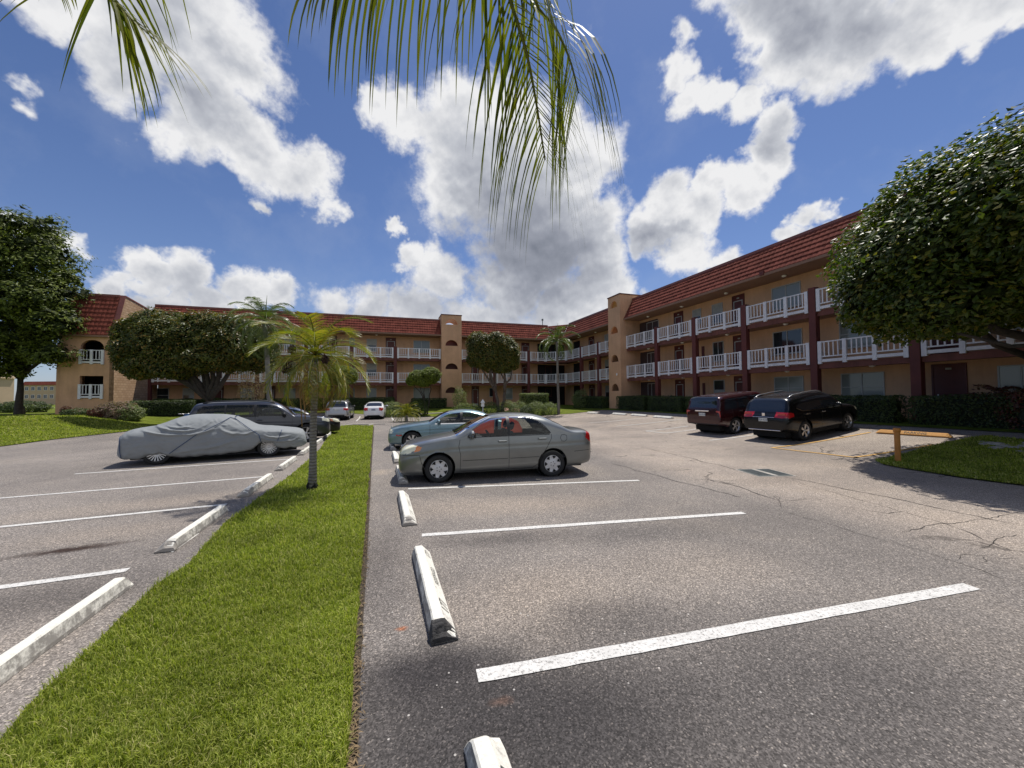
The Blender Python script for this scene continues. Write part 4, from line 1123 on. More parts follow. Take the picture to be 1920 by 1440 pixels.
def make_body(root, sp, paint, step=.02, glass='car_glass', interior=True):
    b = Body(sp); nl, nu = sp.get('nl', 26), sp.get('nu', 44); st_ = stations(b, step); N = len(st_); K = nl + nu
    SEC = [b.section(s, nl, nu) for s in st_]
    V = []; ring = 2 * K - 1
    for s, sec in zip(st_, SEC):
        x = b.x0 - s
        for (y, z) in sec: V.append([x, y, z])
        for (y, z) in sec[-2::-1]: V.append([x, -y, z])
    V = np.array(V)
    r = sp['arch']; zc = sp['wr'] + .015; wheels = (sp['fo'], sp['fo'] + sp['wb'])
    # pull rows of vertices onto the wheel arch
    for i, s in enumerate(st_):
        for c in wheels:
            if abs(s - c) < r + .03:
                for k in range(nl):
                    for idx in (i * ring + k, i * ring + ring - 1 - k):
                        dx, dz = s - c, V[idx, 2] - zc; d = math.hypot(dx, dz)
                        if dz > -.05 and abs(d - r) < .016 and d > 0: V[idx, 0] = b.x0 - (c + dx * r / d); V[idx, 2] = zc + dz * r / d
    groups = {}
    wins = sp['side_windows']; lights = sp.get('lights', []); ws0, ws1 = sp['cowl'] + .02, sp['header']; rw0, rw1 = sp.get('rear_glass', (9, 9))
    for i in range(N - 1):
        s = (st_[i] + st_[i + 1]) / 2
        for k in range(ring - 1):
            kk = k if k < K - 1 else ring - 2 - k
            a = SEC[i][kk]; c = SEC[i][kk + 1]; a2 = SEC[i + 1][kk]; c2 = SEC[i + 1][kk + 1]
            y = (a[0] + c[0] + a2[0] + c2[0]) / 4; z = (a[1] + c[1] + a2[1] + c2[1]) / 4
            key = 'body'
            if kk < nl:
                if any(math.hypot(s - cc, z - zc) < r and True for cc in wheels): continue
                if s < .5 or s > b.L - .5:
                    for nm, poly, ymin in lights:
                        if y > ymin and inpoly(s, z, poly): key = nm
                if key == 'body' and sp.get('sill') and z < sp['sill'](s): key = 'trim'
            else:
                yt = b.w(s) * .966 * (1 - b.tk * max(0, z - b.belt(s)))
                for nm, poly in wins:
                    if inpoly(s, z, poly) and y > .5 * yt: key = nm
                H = b.top(s) - b.belt(s)
                if ws0 < s < ws1 and y < yt * .86 and z > b.belt(s) + .55 * H: key = 'windscreen'
                if rw0 < s < rw1 and y < yt * .82 and z > b.belt(s) + sp.get('rgl', .5) * H: key = 'rear_window'
                for nm, poly, ymin in lights:
                    if y > ymin and (s < .6 or s > b.L - .5) and inpoly(s, z, poly): key = nm
            q = i * ring + k; side = 'L' if k < K - 1 else 'R'
            groups.setdefault((key, side if key not in ('body', 'windscreen', 'rear_window', 'trim') else ''), []).append((q, q + ring, q + ring + 1, q + 1))
    mats_ = {'body': paint, 'windscreen': glass if glass == 'car_glass' else glass, 'rear_window': glass, 'trim': 'rubber_trim'}
    sizes = {}
    for (key, side), F in groups.items():
        F = np.array(F); u, inv = np.unique(F, return_inverse=True); W = V[u].copy(); F2_ = inv.reshape(F.shape)
        m_ = mats_.get(key)
        nm = key
        if key.startswith('window'): m_ = sp.get('side_glass', glass); nm = 'side_window'
        if key.startswith('pillar'): m_ = 'rubber_trim'; nm = 'pillar_trim'
        if key.startswith('head'): m_ = 'light_clear'; nm = 'headlight'
        if key.startswith('tail'): m_ = 'light_red'; nm = 'tail_light'
        if key.startswith('ind'): m_ = 'light_amber'; nm = 'indicator'
        if key.startswith('marker'): m_ = 'light_red'; nm = 'side_marker'
        if key == 'body':
            # close both ends
            W = V.copy(); FF = [tuple(f) for f in F]; caps = [tuple(range(ring))[::-1], tuple(range((N - 1) * ring, N * ring))]
            mb = MB(); mb.add([tuple(v) for v in W], [f[::-1] for f in FF], 0, True); mb.add([tuple(W[j]) for j in range(ring)], [tuple(range(ring))], 0, False)
            mb.add([tuple(W[(N - 1) * ring + j]) for j in range(ring)], [tuple(range(ring))[::-1]], 0, False); o = mb.build('body', paint, root)
            import bmesh as _bm
            bm = _bm.new(); bm.from_mesh(o.data); _bm.ops.delete(bm, geom=[v for v in bm.verts if not v.link_faces], context='VERTS'); bm.to_mesh(o.data); bm.free(); bodyo = o
        else:
            np_mesh(nm, W, F2_[:, ::-1], m_, root, smooth=True)
    return b, bodyo
def strip_on(b, pts, w, name, m, parent, off=.003, side=1):
    """a thin line following the body side through (s, z) points"""
    mb = MB(); Q = []
    for a, c in zip(pts[:-1], pts[1:]):
        k = max(1, int(math.hypot(c[0] - a[0], c[1] - a[1]) / .04))
        for j in range(k): Q.append((a[0] + (c[0] - a[0]) * j / k, a[1] + (c[1] - a[1]) * j / k))
    Q.append(pts[-1]); V = []
    for i, q in enumerate(Q):
        p0, p1 = Q[max(0, i - 1)], Q[min(len(Q) - 1, i + 1)]; dx, dz = p1[0] - p0[0], p1[1] - p0[1]; l = math.hypot(dx, dz) or 1; nx, nz_ = -dz / l * w / 2, dx / l * w / 2
        V += [b.P(q[0] + nx, q[1] + nz_, off, side), b.P(q[0] - nx, q[1] - nz_, off, side)]
    mb.add(V, [(2 * i, 2 * i + 1, 2 * i + 3, 2 * i + 2) for i in range(len(Q) - 1)]); return mb.build(name, m, parent)
def wheel(root, x, y, R, wd, style='hubcap', rimr=None, n=7, steer=0.0):
    """tyre and rim; y > 0 is the left side"""
    sgn = 1 if y > 0 else -1; rr = rimr or R * .68; h = wd / 2
    t = MB(); t.lathe([(rr * .96, -h * .8), (rr + .005, -h), (R - .03, -h), (R - .008, -h * .8), (R, -h * .4), (R, h * .4), (R - .008, h * .8), (R - .03, h), (rr + .005, h), (rr * .96, h * .8)], (0, 0, 0), 'y', 40)
    o = t.build('wheel', 'tyre', root); o.location = (x, y - sgn * h, R); o.rotation_euler = (0, 0, steer)
    o.location.y = y - sgn * h
    r = MB(); F = lambda a, c, yy: (a, sgn * yy, c)
    face = h * .75
    if style == 'hubcap':
        r.lathe([(rr, sgn * face * .9), (rr * .93, sgn * (face + .012)), (rr * .86, sgn * (face + .004)), (rr * .5, sgn * (face + .018)), (rr * .12, sgn * (face + .026)), (0, sgn * (face + .026))], (0, 0, 0), 'y', 42)
        o2 = r.build('rim', 'hubcap', o)
        d = MB()
        for k in range(n):   # dark openings between the spokes
            a0 = 2 * PI * k / n; V = []
            for (rad_, da) in ((.90, -.27), (.93, 0), (.90, .27), (.70, .13), (.56, 0), (.70, -.13)):
                V.append(F(rr * rad_ * math.cos(a0 + da), rr * rad_ * math.sin(a0 + da), face + .0215 - .012 * abs(rad_ - .75)))
            d.add(V, [tuple(range(6))]); 
        for k in range(5):
            a0 = 2 * PI * (k + .5) / 5; d.lathe([(.011, sgn * (face + .028)), (0, sgn * (face + .028))], (rr * .24 * math.cos(a0), 0, rr * .24 * math.sin(a0)), 'y', 8)
        d.build('vent', 'underbody', o2)
    else:
        r.lathe([(rr, sgn * h * .85), (rr * 1.0, sgn * (face + .01)), (rr * .93, sgn * (face + .008)), (rr * .9, sgn * .01)], (0, 0, 0), 'y', 42)
        r.lathe([(rr * .2, sgn * (face - .02)), (rr * .17, sgn * face), (0, sgn * face)], (0, 0, 0), 'y', 20)
        for k in range(n):
            a0 = 2 * PI * k / n
            for da in ((-.0, .0) if style == 'multi' else (-.12, .12)):
                a1 = a0 + da; w0, w1 = (.010, .014) if style == 'multi' else (.016, .020)
                ca, sa = math.cos(a1), math.sin(a1); pts = []
                for (q, ww, yy) in ((rr * .15, w0, face - .012), (rr * .95, w1, face + .003)):
                    for s2 in (-1, 1): pts.append((q, s2 * ww, yy))
                P8 = [F(q * ca - v * sa, q * sa + v * ca, yy + dy) for dy in (-.025, 0) for (q, v, yy) in (pts[0], pts[1], pts[3], pts[2])]
                r.hexa(P8)
                if style == 'multi': break
        o2 = r.build('rim', 'alloy', o)
        d = MB(); d.lathe([(rr * .9, sgn * .005), (0, sgn * .004)], (0, 0, 0), 'y', 24); d.build('backing_disc', 'underbody', o2)  # dark backing disc added to blacken the gaps between spokes
    return o
def car(name, sp, paint, loc, heading, label, cat, glass='car_glass', step=.02, style='hubcap', nsp=7, near=True, plate='plate', group=None, extra=None):
    """loc: the point of the ground midway between the four wheels; heading: direction of travel"""
    z = g(loc[0], loc[1]); hx, hy = math.cos(heading), math.sin(heading)
    root = thing(name, (loc[0], loc[1], z), label, cat, group, heading)
    # lie along the slope of the ground
    zf, zr = g(loc[0] + hx * sp['wb'] / 2, loc[1] + hy * sp['wb'] / 2), g(loc[0] - hx * sp['wb'] / 2, loc[1] - hy * sp['wb'] / 2)
    root.location.z = (zf + zr) / 2; root.rotation_euler = (0, -math.atan2(zf - zr, sp['wb']), heading)
    b, bo = make_body(root, sp, paint, step, glass); R = sp['wr']; hw = sp['W'] / 2; x0 = b.x0
    for s_ in (sp['fo'], sp['fo'] + sp['wb']):
        for sd in (1, -1): wheel(root, x0 - s_, sd * (hw - .035), R, .2, style, sp.get('rim'), nsp)
    # wheel housings and floor
    mb = MB()
    for s_ in (sp['fo'], sp['fo'] + sp['wb']):
        for sd in (1, -1):
            mb.lathe([(sp['arch'] + .004, sd * (hw - .10)), (sp['arch'] + .03, sd * (hw - .36)), (0, sd * (hw - .361))], (x0 - s_, 0, R + .015), 'y', 28)
    mb.box(x0 - sp['L'] + .25, x0 - .25, -hw + .30, hw - .30, .19, .42)
    mb.box(x0 - sp['fo'] - sp['wb'] + sp['arch'] + .05, x0 - sp['fo'] - sp['arch'] - .05, -hw + .12, hw - .12, .2, .45)
    mb.build('underbody', 'underbody', root)
    belt = b.belt
    # mirrors
    ms, mz = sp['mirror']
    for sd in (1, -1):
        p = b.P(ms, mz, 0, sd); mb = MB()
        n_ = 10; prof = []
        V = []; FF = []
        for i in range(7):
            t = i / 6; rr = math.sin(PI * (.08 + .84 * t)) ** .6
            for k in range(n_):
                a = 2 * PI * k / n_; V.append((p[0] + .06 * math.cos(a) * rr * 1.1 + .01, p[1] + sd * (-.01 + .25 * t), p[2] + .03 + .10 * math.sin(a) * rr))
        for i in range(6):
            for k in range(n_): FF.append((i * n_ + k, i * n_ + (k + 1) % n_, (i + 1) * n_ + (k + 1) % n_, (i + 1) * n_ + k))
        FF += [tuple(range(n_)), tuple(range(6 * n_, 7 * n_))[::-1]]
        mb.add(V, FF, 0, True); mo = mb.build('wing_mirror', sp.get('mirror_mat', paint), root)
        m2 = MB(); m2.box(p[0] - .058, p[0] - .05, min(p[1] + sd * .04, p[1] + sd * .2), max(p[1] + sd * .04, p[1] + sd * .2), p[2] - .045, p[2] + .06); m2.build('mirror_glass', 'tinted_glass', mo)
    # door gaps and handles
    if near:
        for sd in (1, -1):
            for pts in sp['seams']: strip_on(b, pts, .011, 'door_gap', 'rubber_trim', bo, .0015, sd)
            for pts in sp.get('mould', []): strip_on(b, [(q[0], q[1] - .014) for q in pts], .010, 'side_moulding', 'rubber_trim', root, .004, sd)
            for pts in sp.get('sills', []): strip_on(b, pts, .03 if sp.get('sill_mat') else .016, 'window_moulding', sp.get('sill_mat', 'rubber_trim'), root, .003, sd)
    for sd in (1, -1):
        for (hs, hz_) in sp['handles']:
            p = b.P(hs, hz_, 0, sd); mb = MB(); mb.bbox(p[0] - .10, p[0] + .10, min(p[1] + sd * .004, p[1] + sd * .045), max(p[1] + sd * .004, p[1] + sd * .045), p[2] - .022, p[2] + .022, .012); mb.build('door_handle', sp.get('handle_mat', paint), root)
    # grille, lower intake, plates, bumper strips
    fr = sp['front']
    for (nm, m_, y0, y1, z0, z1, depth) in fr:
        mb = MB(); mb.bbox(x0 - depth - .03, x0 - depth + .012, y0, y1, z0, z1, .01); o = mb.build(nm, m_, root)
        if nm == 'grille':
            mb = MB(); k = 4
            for j in range(k): mb.box(x0 - depth + .013, x0 - depth + .02, y0 + .02, y1 - .02, z0 + (z1 - z0) * (j + .35) / k, z0 + (z1 - z0) * (j + .62) / k)
            mb.build('grille_bar', 'chrome', o)
    for (nm, m_, y0, y1, z0, z1, off) in sp['rear']:
        mb = MB(); xr = x0 - sp['L']; mb.bbox(xr - off, xr - off + .03, y0, y1, z0, z1, .008); o = mb.build(nm, m_, root)
        if nm == 'number_plate':
            VV, FF = text_outline('7K4 R28', .105); mb = MB(); mb.add([(xr - off - .002, -tx, (z0 + z1) / 2 + ty) for tx, ty, _ in VV], FF); mb.build('plate_lettering', 'plate_blue' if m_ == 'plate' else 'plate', o)
    if glass == 'car_glass':
        # seats, dashboard and steering wheel
        mb_s = sp['seat']
        for (ss_, wide) in mb_s:
            for yc in ((.36, -.36) if not wide else (0,)):
                mb = MB(); hwid = .25 if not wide else .6
                mb.bbox(x0 - ss_ - .5 + .0, x0 - ss_, yc - hwid, yc + hwid, .34, .56, .05)
                f = lambda a, c, e, sx=x0 - ss_ - .45: (sx - a - (e - .5) * .25, c, e)
                mb.bbox(0, .14, yc - hwid, yc + hwid, .5, 1.06, .05, 0, f)
                for hy_ in ((yc,) if not wide else (-.36, .36)): mb.bbox(.03, .12, hy_ - .13, hy_ + .13, 1.08, 1.27, .04, 0, f)
                mb.build('seat', 'seat_cloth', root)
        mb = MB(); mb.bbox(x0 - sp['cowl'] - .75, x0 - sp['cowl'] - .15, -hw + .15, hw - .15, .55, .93, .06); mb.build('dashboard', 'seat_cloth', root)
        mb = MB(); c_ = Vector((x0 - sp['cowl'] - .85, .36, .93)); ax = Vector((-.85, 0, .5)).normalized(); e1 = Vector((0, 1, 0)); e2 = ax.cross(e1)
        mb.tube([c_ + (e1 * math.cos(t) + e2 * math.sin(t)) * .18 for t in [2 * PI * k / 20 for k in range(21)]], .016, 6); mb.build('steering_wheel', 'seat_cloth', root)
        mb = MB(); mb.box(x0 - sp['tail'] + .1, x0 - sp['cowl'], -hw + .12, hw - .12, .42, .5); mb.build('cabin_floor', 'seat_cloth', root)
        mb = MB(); mb.bbox(x0 - sp['header'] - .02, x0 - sp['header'] + .03, -.11, .11, sp['H'] - .17, sp['H'] - .11, .015); mb.build('rear_view_mirror', 'rubber_trim', root)
    if extra: extra(root, b)
    return root, b
def place_axles(front, rear_dir_or_pt):
    pass
# saloon car, rounded, of the early two thousands
SED = dict(L=4.53, W=1.70, H=1.48, fo=.87, wb=2.60, wr=.305, arch=.355, cowl=1.22, header=2.06, tail=4.0, rim=.205,
    top=[(0, .52), (.02, .66), (.07, .755), (.18, .82), (.5, .905), (.9, .975), (1.22, 1.03), (1.5, 1.18), (1.8, 1.33), (2.06, 1.425), (2.3, 1.465), (2.65, 1.48), (3.0, 1.465), (3.3, 1.41), (3.65, 1.26), (3.93, 1.125), (4.08, 1.085), (4.3, 1.075), (4.43, 1.05), (4.48, .97), (4.51, .80), (4.53, .60)],
    belt=[(0, .48), (.03, .58), (.1, .68), (.3, .77), (.7, .86), (1.2, .93), (2.0, .955), (3.0, .975), (4.0, .985), (4.42, .96), (4.49, .85), (4.53, .56)],
    bot=[(0, .30), (.03, .24), (.12, .19), (.5, .18), (1.3, .19), (3.2, .20), (3.9, .22), (4.3, .27), (4.5, .33), (4.53, .40)],
    plan=[(0, .48), (.03, .60), (.09, .69), (.2, .765), (.4, .815), (.8, .845), (1.5, .85), (3.3, .85), (3.9, .835), (4.25, .80), (4.42, .74), (4.5, .64), (4.53, .52)],
    side_windows=[('window1', [(1.50, .985), (1.62, 1.13), (1.80, 1.25), (2.02, 1.355), (2.20, 1.39), (2.40, 1.405), (2.40, .985)]),
                  ('pillar', [(2.40, .985), (2.40, 1.405), (2.47, 1.41), (2.47, .985)]),
                  ('window2', [(2.47, .985), (2.47, 1.41), (2.70, 1.41), (2.98, 1.37), (3.16, 1.29), (3.33, 1.13), (3.42, 1.03), (3.40, 1.0)])],
    rear_glass=(3.34, 3.9), rgl=.55, side_glass='car_glass',
    lights=[('head', [(.02, .63), (.0, .70), (.12, .80), (.30, .835), (.42, .82), (.36, .72), (.24, .66)], .40), ('ind', [(.34, .68), (.40, .82), (.50, .79), (.47, .73), (.40, .69)], .5),
            ('tail', [(4.30, .90), (4.36, 1.03), (4.55, 1.03), (4.55, .76), (4.46, .76)], .45)],
    mirror=(1.60, 1.01), handles=[(2.28, .87), (3.22, .90)], seat=[(1.9, False), (2.75, True)],
    seams=[[(1.33, .24), (1.34, .60), (1.30, .78), (1.33, .93)], [(2.43, .23), (2.43, .98)], [(1.36, .225), (3.0, .235)], [(2.98, .235), (3.12, .33), (3.20, .50), (3.34, .72), (3.44, .90), (3.44, 1.0)], [(.62, .22), (.50, .45), (.46, .62), (.10, .62)], [(4.0, .58), (4.50, .60)],
           [(3.66, .90), (3.69, .97), (3.76, .98), (3.82, .95), (3.82, .86), (3.76, .82), (3.69, .83), (3.66, .90)]],
    mould=[[(1.38, .485), (2.40, .495)], [(2.46, .495), (3.14, .505)]], sills=[[(1.50, .972), (3.40, .99)], [(1.5, .985), (1.62, 1.14), (1.80, 1.262), (2.02, 1.368), (2.40, 1.418), (2.70, 1.424), (2.98, 1.384), (3.17, 1.302), (3.34, 1.135), (3.43, 1.02)]],
    front=[('grille', 'rubber_trim', -.34, .34, .60, .735, .035), ('lower_intake', 'rubber_trim', -.46, .46, .27, .40, .02), ('badge', 'chrome', -.05, .05, .70, .77, .04)],
    rear=[('number_plate', 'plate', -.16, .16, .76, .90, .012), ('bumper_strip', 'rubber_trim', -.6, .6, .50, .53, .004)])
def from_wheels(front, rear, side, wb, W):
    """centre and heading from the ground contacts of the two wheels nearest the viewer; side +1 when those are the left wheels"""
    f, r = Vector(front), Vector(rear); d = (f - r).normalized(); mid = (f + r) / 2; left = Vector((-d.y, d.x))
    return tuple(mid - left * side * (W / 2 - .08)), math.atan2(d.y, d.x)
# grey saloon in the middle
f_, r_ = G2(820, 905.5), G2(1038, 893.5)
loc_, hd_ = from_wheels(f_, r_, 1, 2.6, 1.70)
def grey_extra(root, b):
    mb = MB()
    for (pl) in ([(1.58, .90), (1.75, 1.18), (2.0, 1.29), (2.30, 1.33), (2.36, 1.30), (2.36, .90)], [(2.55, .90), (2.55, 1.31), (2.8, 1.31), (3.02, 1.2), (3.14, 1.0), (3.14, .9)]):
        V = [(b.x0 - s, -(b.y_at(s, z) - .05), z) for s, z in pl]; mb.add(V, [tuple(range(len(V)))])
    mb.build('red_window_panel', 'red_panel', root)  # translucent red panels inside the far side windows
    mb = MB()
    for y in (.15, -.45): mb.tube([(b.x0 - 1.24, y, 1.04), (b.x0 - 1.34, y + .1, 1.085), (b.x0 - 1.55, y + .45, 1.19)], .008, 5)
    mb.build('wiper', 'rubber_trim', root)
car('parked_sedan', SED, 'paint_grey', loc_, hd_, 'grey four door sedan with silver hubcaps parked nearest the camera', 'car', step=.0155, style='hubcap', extra=grey_extra)
# pale blue saloon two stalls further
import copy as _cp
JAG = _cp.deepcopy(SED); JAG.update(L=4.67, W=1.79, H=1.40, fo=.86, wb=2.71, wr=.32, arch=.37, cowl=1.42, header=2.15, tail=4.0, rim=.22,
    top=[(0, .52), (.02, .66), (.06, .74), (.2, .80), (.6, .88), (1.1, .945), (1.42, .985), (1.65, 1.10), (1.9, 1.24), (2.15, 1.335), (2.4, 1.375), (2.75, 1.40), (3.1, 1.375), (3.45, 1.29), (3.8, 1.15), (4.0, 1.06), (4.2, 1.02), (4.5, .98), (4.61, .92), (4.65, .75), (4.67, .60)],
    belt=[(0, .46), (.03, .56), (.1, .64), (.4, .74), (.9, .82), (1.4, .87), (3.0, .90), (4.2, .90), (4.55, .85), (4.64, .7), (4.67, .54)],
    bot=[(0, .30), (.05, .22), (.5, .18), (3.4, .19), (4.4, .26), (4.67, .38)],
    plan=[(0, .50), (.03, .62), (.1, .72), (.25, .80), (.5, .86), (.9, .89), (3.5, .89), (4.2, .86), (4.5, .78), (4.62, .68), (4.67, .55)],
    side_windows=[('window1', [(1.66, .92), (1.85, 1.10), (2.1, 1.225), (2.3, 1.28), (2.58, 1.31), (2.58, .92)]), ('pillar', [(2.58, .92), (2.58, 1.31), (2.66, 1.315), (2.66, .92)]),
                  ('window2', [(2.66, .92), (2.66, 1.315), (2.95, 1.30), (3.25, 1.23), (3.5, 1.10), (3.66, .97), (3.6, .93)])],
    rear_glass=(3.5, 4.0), mirror=(1.80, .95), handles=[(2.45, .80), (3.4, .83)], handle_mat='paint_pale_blue', sill_mat='chrome',
    lights=[('head', [(.0, .58), (.0, .70), (.14, .74), (.20, .66), (.14, .58)], .36), ('marker', [(.30, .50), (.30, .545), (.58, .545), (.58, .50)], .4), ('tail', [(4.35, .78), (4.35, .93), (4.7, .93), (4.7, .72)], .5)],
    seams=[[(1.48, .24), (1.48, .90)], [(2.62, .23), (2.62, .92)], [(1.5, .22), (3.2, .23)], [(3.2, .23), (3.5, .7), (3.6, .93)], [(.10, .57), (.5, .57), (.52, .25)]], mould=[], sills=[[(1.66, .905), (3.62, .92)]],
    front=[('grille', 'rubber_trim', -.26, .26, .56, .70, .03), ('lower_intake', 'rubber_trim', -.5, .5, .26, .36, .02), ('badge', 'chrome', -.02, .02, .73, .79, .05)])
pj = Vector(loc_) + Vector((-1.02, 0)).lerp(Vector((-1.02, 0)), 0) + Vector((-.88, 5.35)) * 1.0
rootj, bj = car('parked_sedan', JAG, 'paint_pale_blue', (loc_[0] - 1.9, loc_[1] + 5.35), hd_ - rad(1), 'pale blue grey sedan with round headlights parked behind the grey sedan', 'car', step=.03, style='split', nsp=7)
# round lamps on the pale blue car
for sd in (1, -1):
    for (yy, zz, rr, xx) in ((.60, .66, .075, .08), (.46, .655, .06, .05)):
        mb = MB(); mb.lathe([(rr, 0), (rr * .8, .02), (0, .028)], (bj.x0 - xx - .02, sd * yy, zz), 'x', 16); mb.build('headlight', 'light_clear', rootj)
# black saloon far down the left row and the two saloons that share its shape
BSD = _cp.deepcopy(SED)
f4 = Vector(G2(499, 857)); r4 = Vector(G2(299, 871.5)); locc, hdc = from_wheels(tuple(f4), tuple(r4), -1, 2.6, 1.75)
row = Vector((-.93, 2.62))
# sport utility cars
SUVN = dict(L=5.04, W=2.0, H=1.77, fo=.93, wb=2.87, wr=.38, arch=.43, cowl=1.35, header=2.02, tail=4.85, rim=.26, taper=.16,
    square=[(0, 3.2), (1.3, 3.2), (1.7, 5), (4.9, 5), (5.04, 4)],
    top=[(0, .70), (.03, .92), (.1, 1.02), (.4, 1.09), (.9, 1.14), (1.35, 1.18), (1.6, 1.38), (1.85, 1.58), (2.02, 1.67), (2.3, 1.74), (2.8, 1.77), (3.8, 1.765), (4.5, 1.73), (4.72, 1.68), (4.85, 1.45), (4.95, 1.18), (5.0, 1.08), (5.03, .9), (5.04, .7)],
    belt=[(0, .62), (.04, .8), (.12, .92), (.5, 1.0), (1.3, 1.06), (3.0, 1.10), (4.7, 1.14), (4.97, 1.02), (5.03, .85), (5.04, .66)],
    bot=[(0, .38), (.1, .28), (1, .27), (4.3, .28), (5.04, .42)],
    plan=[(0, .72), (.04, .84), (.12, .91), (.35, .97), (1, 1.0), (4.3, 1.0), (4.8, .97), (4.97, .90), (5.04, .80)],
    side_windows=[('window1', [(1.62, 1.14), (1.80, 1.34), (2.0, 1.50), (2.25, 1.60), (2.72, 1.63), (2.72, 1.14)]), ('pillar', [(2.72, 1.14), (2.72, 1.63), (2.80, 1.63), (2.80, 1.14)]),
                  ('window2', [(2.80, 1.14), (2.80, 1.63), (3.72, 1.62), (3.72, 1.15)]), ('pillar', [(3.72, 1.15), (3.72, 1.62), (3.78, 1.62), (3.78, 1.15)]), ('window3', [(3.78, 1.16), (3.78, 1.62), (4.45, 1.58), (4.62, 1.45), (4.66, 1.2)])],
    rear_glass=(4.70, 4.93), rgl=.35, lights=[('head', [(.0, .84), (.0, .95), (.32, 1.0), (.32, .90), (.1, .84)], .45), ('tail', [(4.78, .98), (4.78, 1.12), (5.1, 1.12), (5.1, .9)], .55)],
    sill=lambda s: .36, mirror=(1.75, 1.16), mirror_mat='rubber_trim', handles=[(2.6, 1.0), (3.6, 1.02)], seat=[(2.0, False), (3.0, True)],
    seams=[[(1.45, .38), (1.45, 1.08)], [(2.76, .36), (2.76, 1.12)], [(3.70, .5), (3.78, .9), (3.80, 1.13)], [(1.45, .37), (3.3, .38)]], sills=[],
    front=[('grille', 'rubber_trim', -.55, .55, .66, .90, .03), ('lower_intake', 'rubber_trim', -.6, .6, .38, .52, .02)], rear=[('number_plate', 'plate', -.16, .16, .88, 1.0, .01)])
def rails(m_, s0, s1, h=.05, yk=.78):
    def f(root, b):
        for sd in (1, -1):
            mb = MB(); pts = []
            n_ = 14
            for i in range(n_ + 1):
                s = s0 + (s1 - s0) * i / n_; e = min(i, n_ - i); y = b.w(s) * .966 * yk * (1 - b.tk * .4)
                sec = b.section(s, 12, 30); zz = max(z for (yy, z) in sec if yy >= y - .06) if True else b.top(s)
                pts.append((b.x0 - s, sd * y, zz + (h if e > 1 else h * .5 * e)))
            mb.tube(pts, .022, 8); mb.build('roof_rail', m_, root)
    return f
nav = Vector(locc) + row * 1.55 + Vector((.34, .16)); hn = hdc - rad(3)
car('parked_suv', SUVN, 'paint_navy', tuple(nav), hn, 'dark navy blue sport utility car half hidden behind the covered car', 'car', step=.03, style='split', nsp=5, extra=rails('rubber_trim', 2.1, 4.5))
car('parked_sedan', BSD, 'paint_black', tuple(Vector(nav) + Vector((-.55, 2.75))), hn, 'black sedan beyond the navy blue sport utility car, only its nose and roof showing', 'car', step=.035, style='split', nsp=5)
# two cars nose in at the back
SUVS = _cp.deepcopy(SUVN); SUVS.update(L=4.78, W=1.82, H=1.67, fo=.95, wb=2.74, wr=.35, arch=.40, cowl=1.35, header=2.1, tail=4.5, taper=.22,
    top=[(0, .6), (.03, .8), (.1, .88), (.5, .98), (1.35, 1.08), (1.7, 1.34), (2.1, 1.57), (2.5, 1.65), (3.0, 1.67), (3.8, 1.64), (4.25, 1.58), (4.36, 1.50), (4.58, 1.12), (4.68, 1.04), (4.74, .95), (4.78, .6)],
    belt=[(0, .55), (.05, .7), (.5, .86), (1.3, .96), (3, 1.0), (4.5, 1.02), (4.7, .9), (4.78, .56)], bot=[(0, .34), (.1, .26), (4.2, .26), (4.78, .40)],
    plan=[(0, .6), (.05, .74), (.2, .84), (.6, .9), (1, .91), (4.0, .91), (4.5, .88), (4.7, .82), (4.78, .72)],
    side_windows=[('window1', [(1.62, 1.05), (1.9, 1.30), (2.2, 1.45), (2.6, 1.50), (2.6, 1.05)]), ('window2', [(2.68, 1.05), (2.68, 1.5), (3.5, 1.49), (3.5, 1.06)]), ('window3', [(3.56, 1.07), (3.56, 1.48), (4.0, 1.44), (4.25, 1.2), (4.2, 1.1)])],
    rear_glass=(4.30, 4.60), rgl=.35, lights=[('tail', [(4.55, .86), (4.50, 1.04), (4.85, 1.04), (4.85, .84)], .52), ('head', [(.0, .66), (.0, .78), (.35, .86), (.3, .72)], .45)], mirror=(1.75, 1.05), handles=[(2.5, .92), (3.4, .94)],
    rear=[('number_plate', 'plate', -.16, .16, .84, .96, .012), ('tail_light', 'light_red', .60, .82, .88, 1.0, -.03), ('tail_light', 'light_red', -.82, -.60, .88, 1.0, -.03), ('bumper_strip', 'rubber_trim', -.62, .62, .40, .50, .006)])
hb = math.atan2(NB.y, NB.x)
def back_car(px, Zrear, sp):
    x = (px - 960) / FPX * Zrear; c = Vector((x, Zrear)) + Vector(NB) .to_2d() * (sp['L'] - sp['fo'] - sp['wb'] / 2); return tuple(c)
car('parked_suv', SUVS, 'paint_silver', back_car(633, 31.3, SUVS), hb - rad(2), 'silver estate sport utility car parked nose in by the hedge, left of the white sedan', 'car', glass='tinted_glass', step=.04, style='split', nsp=5, near=False, extra=rails('alloy', 2.2, 4.1))
WSD = _cp.deepcopy(SED); WSD.update(rear=[('number_plate', 'plate_blue', -.16, .16, .80, .92, .012), ('tail_light', 'light_red', .52, .74, .84, .98, -.035), ('tail_light', 'light_red', -.74, -.52, .84, .98, -.035)])
car('parked_sedan', WSD, 'paint_white', back_car(703, 32.5, WSD), hb - rad(3), 'white compact sedan parked nose in by the hedge beside the silver estate', 'car', glass='tinted_glass', step=.04, style='split', nsp=5, near=False)
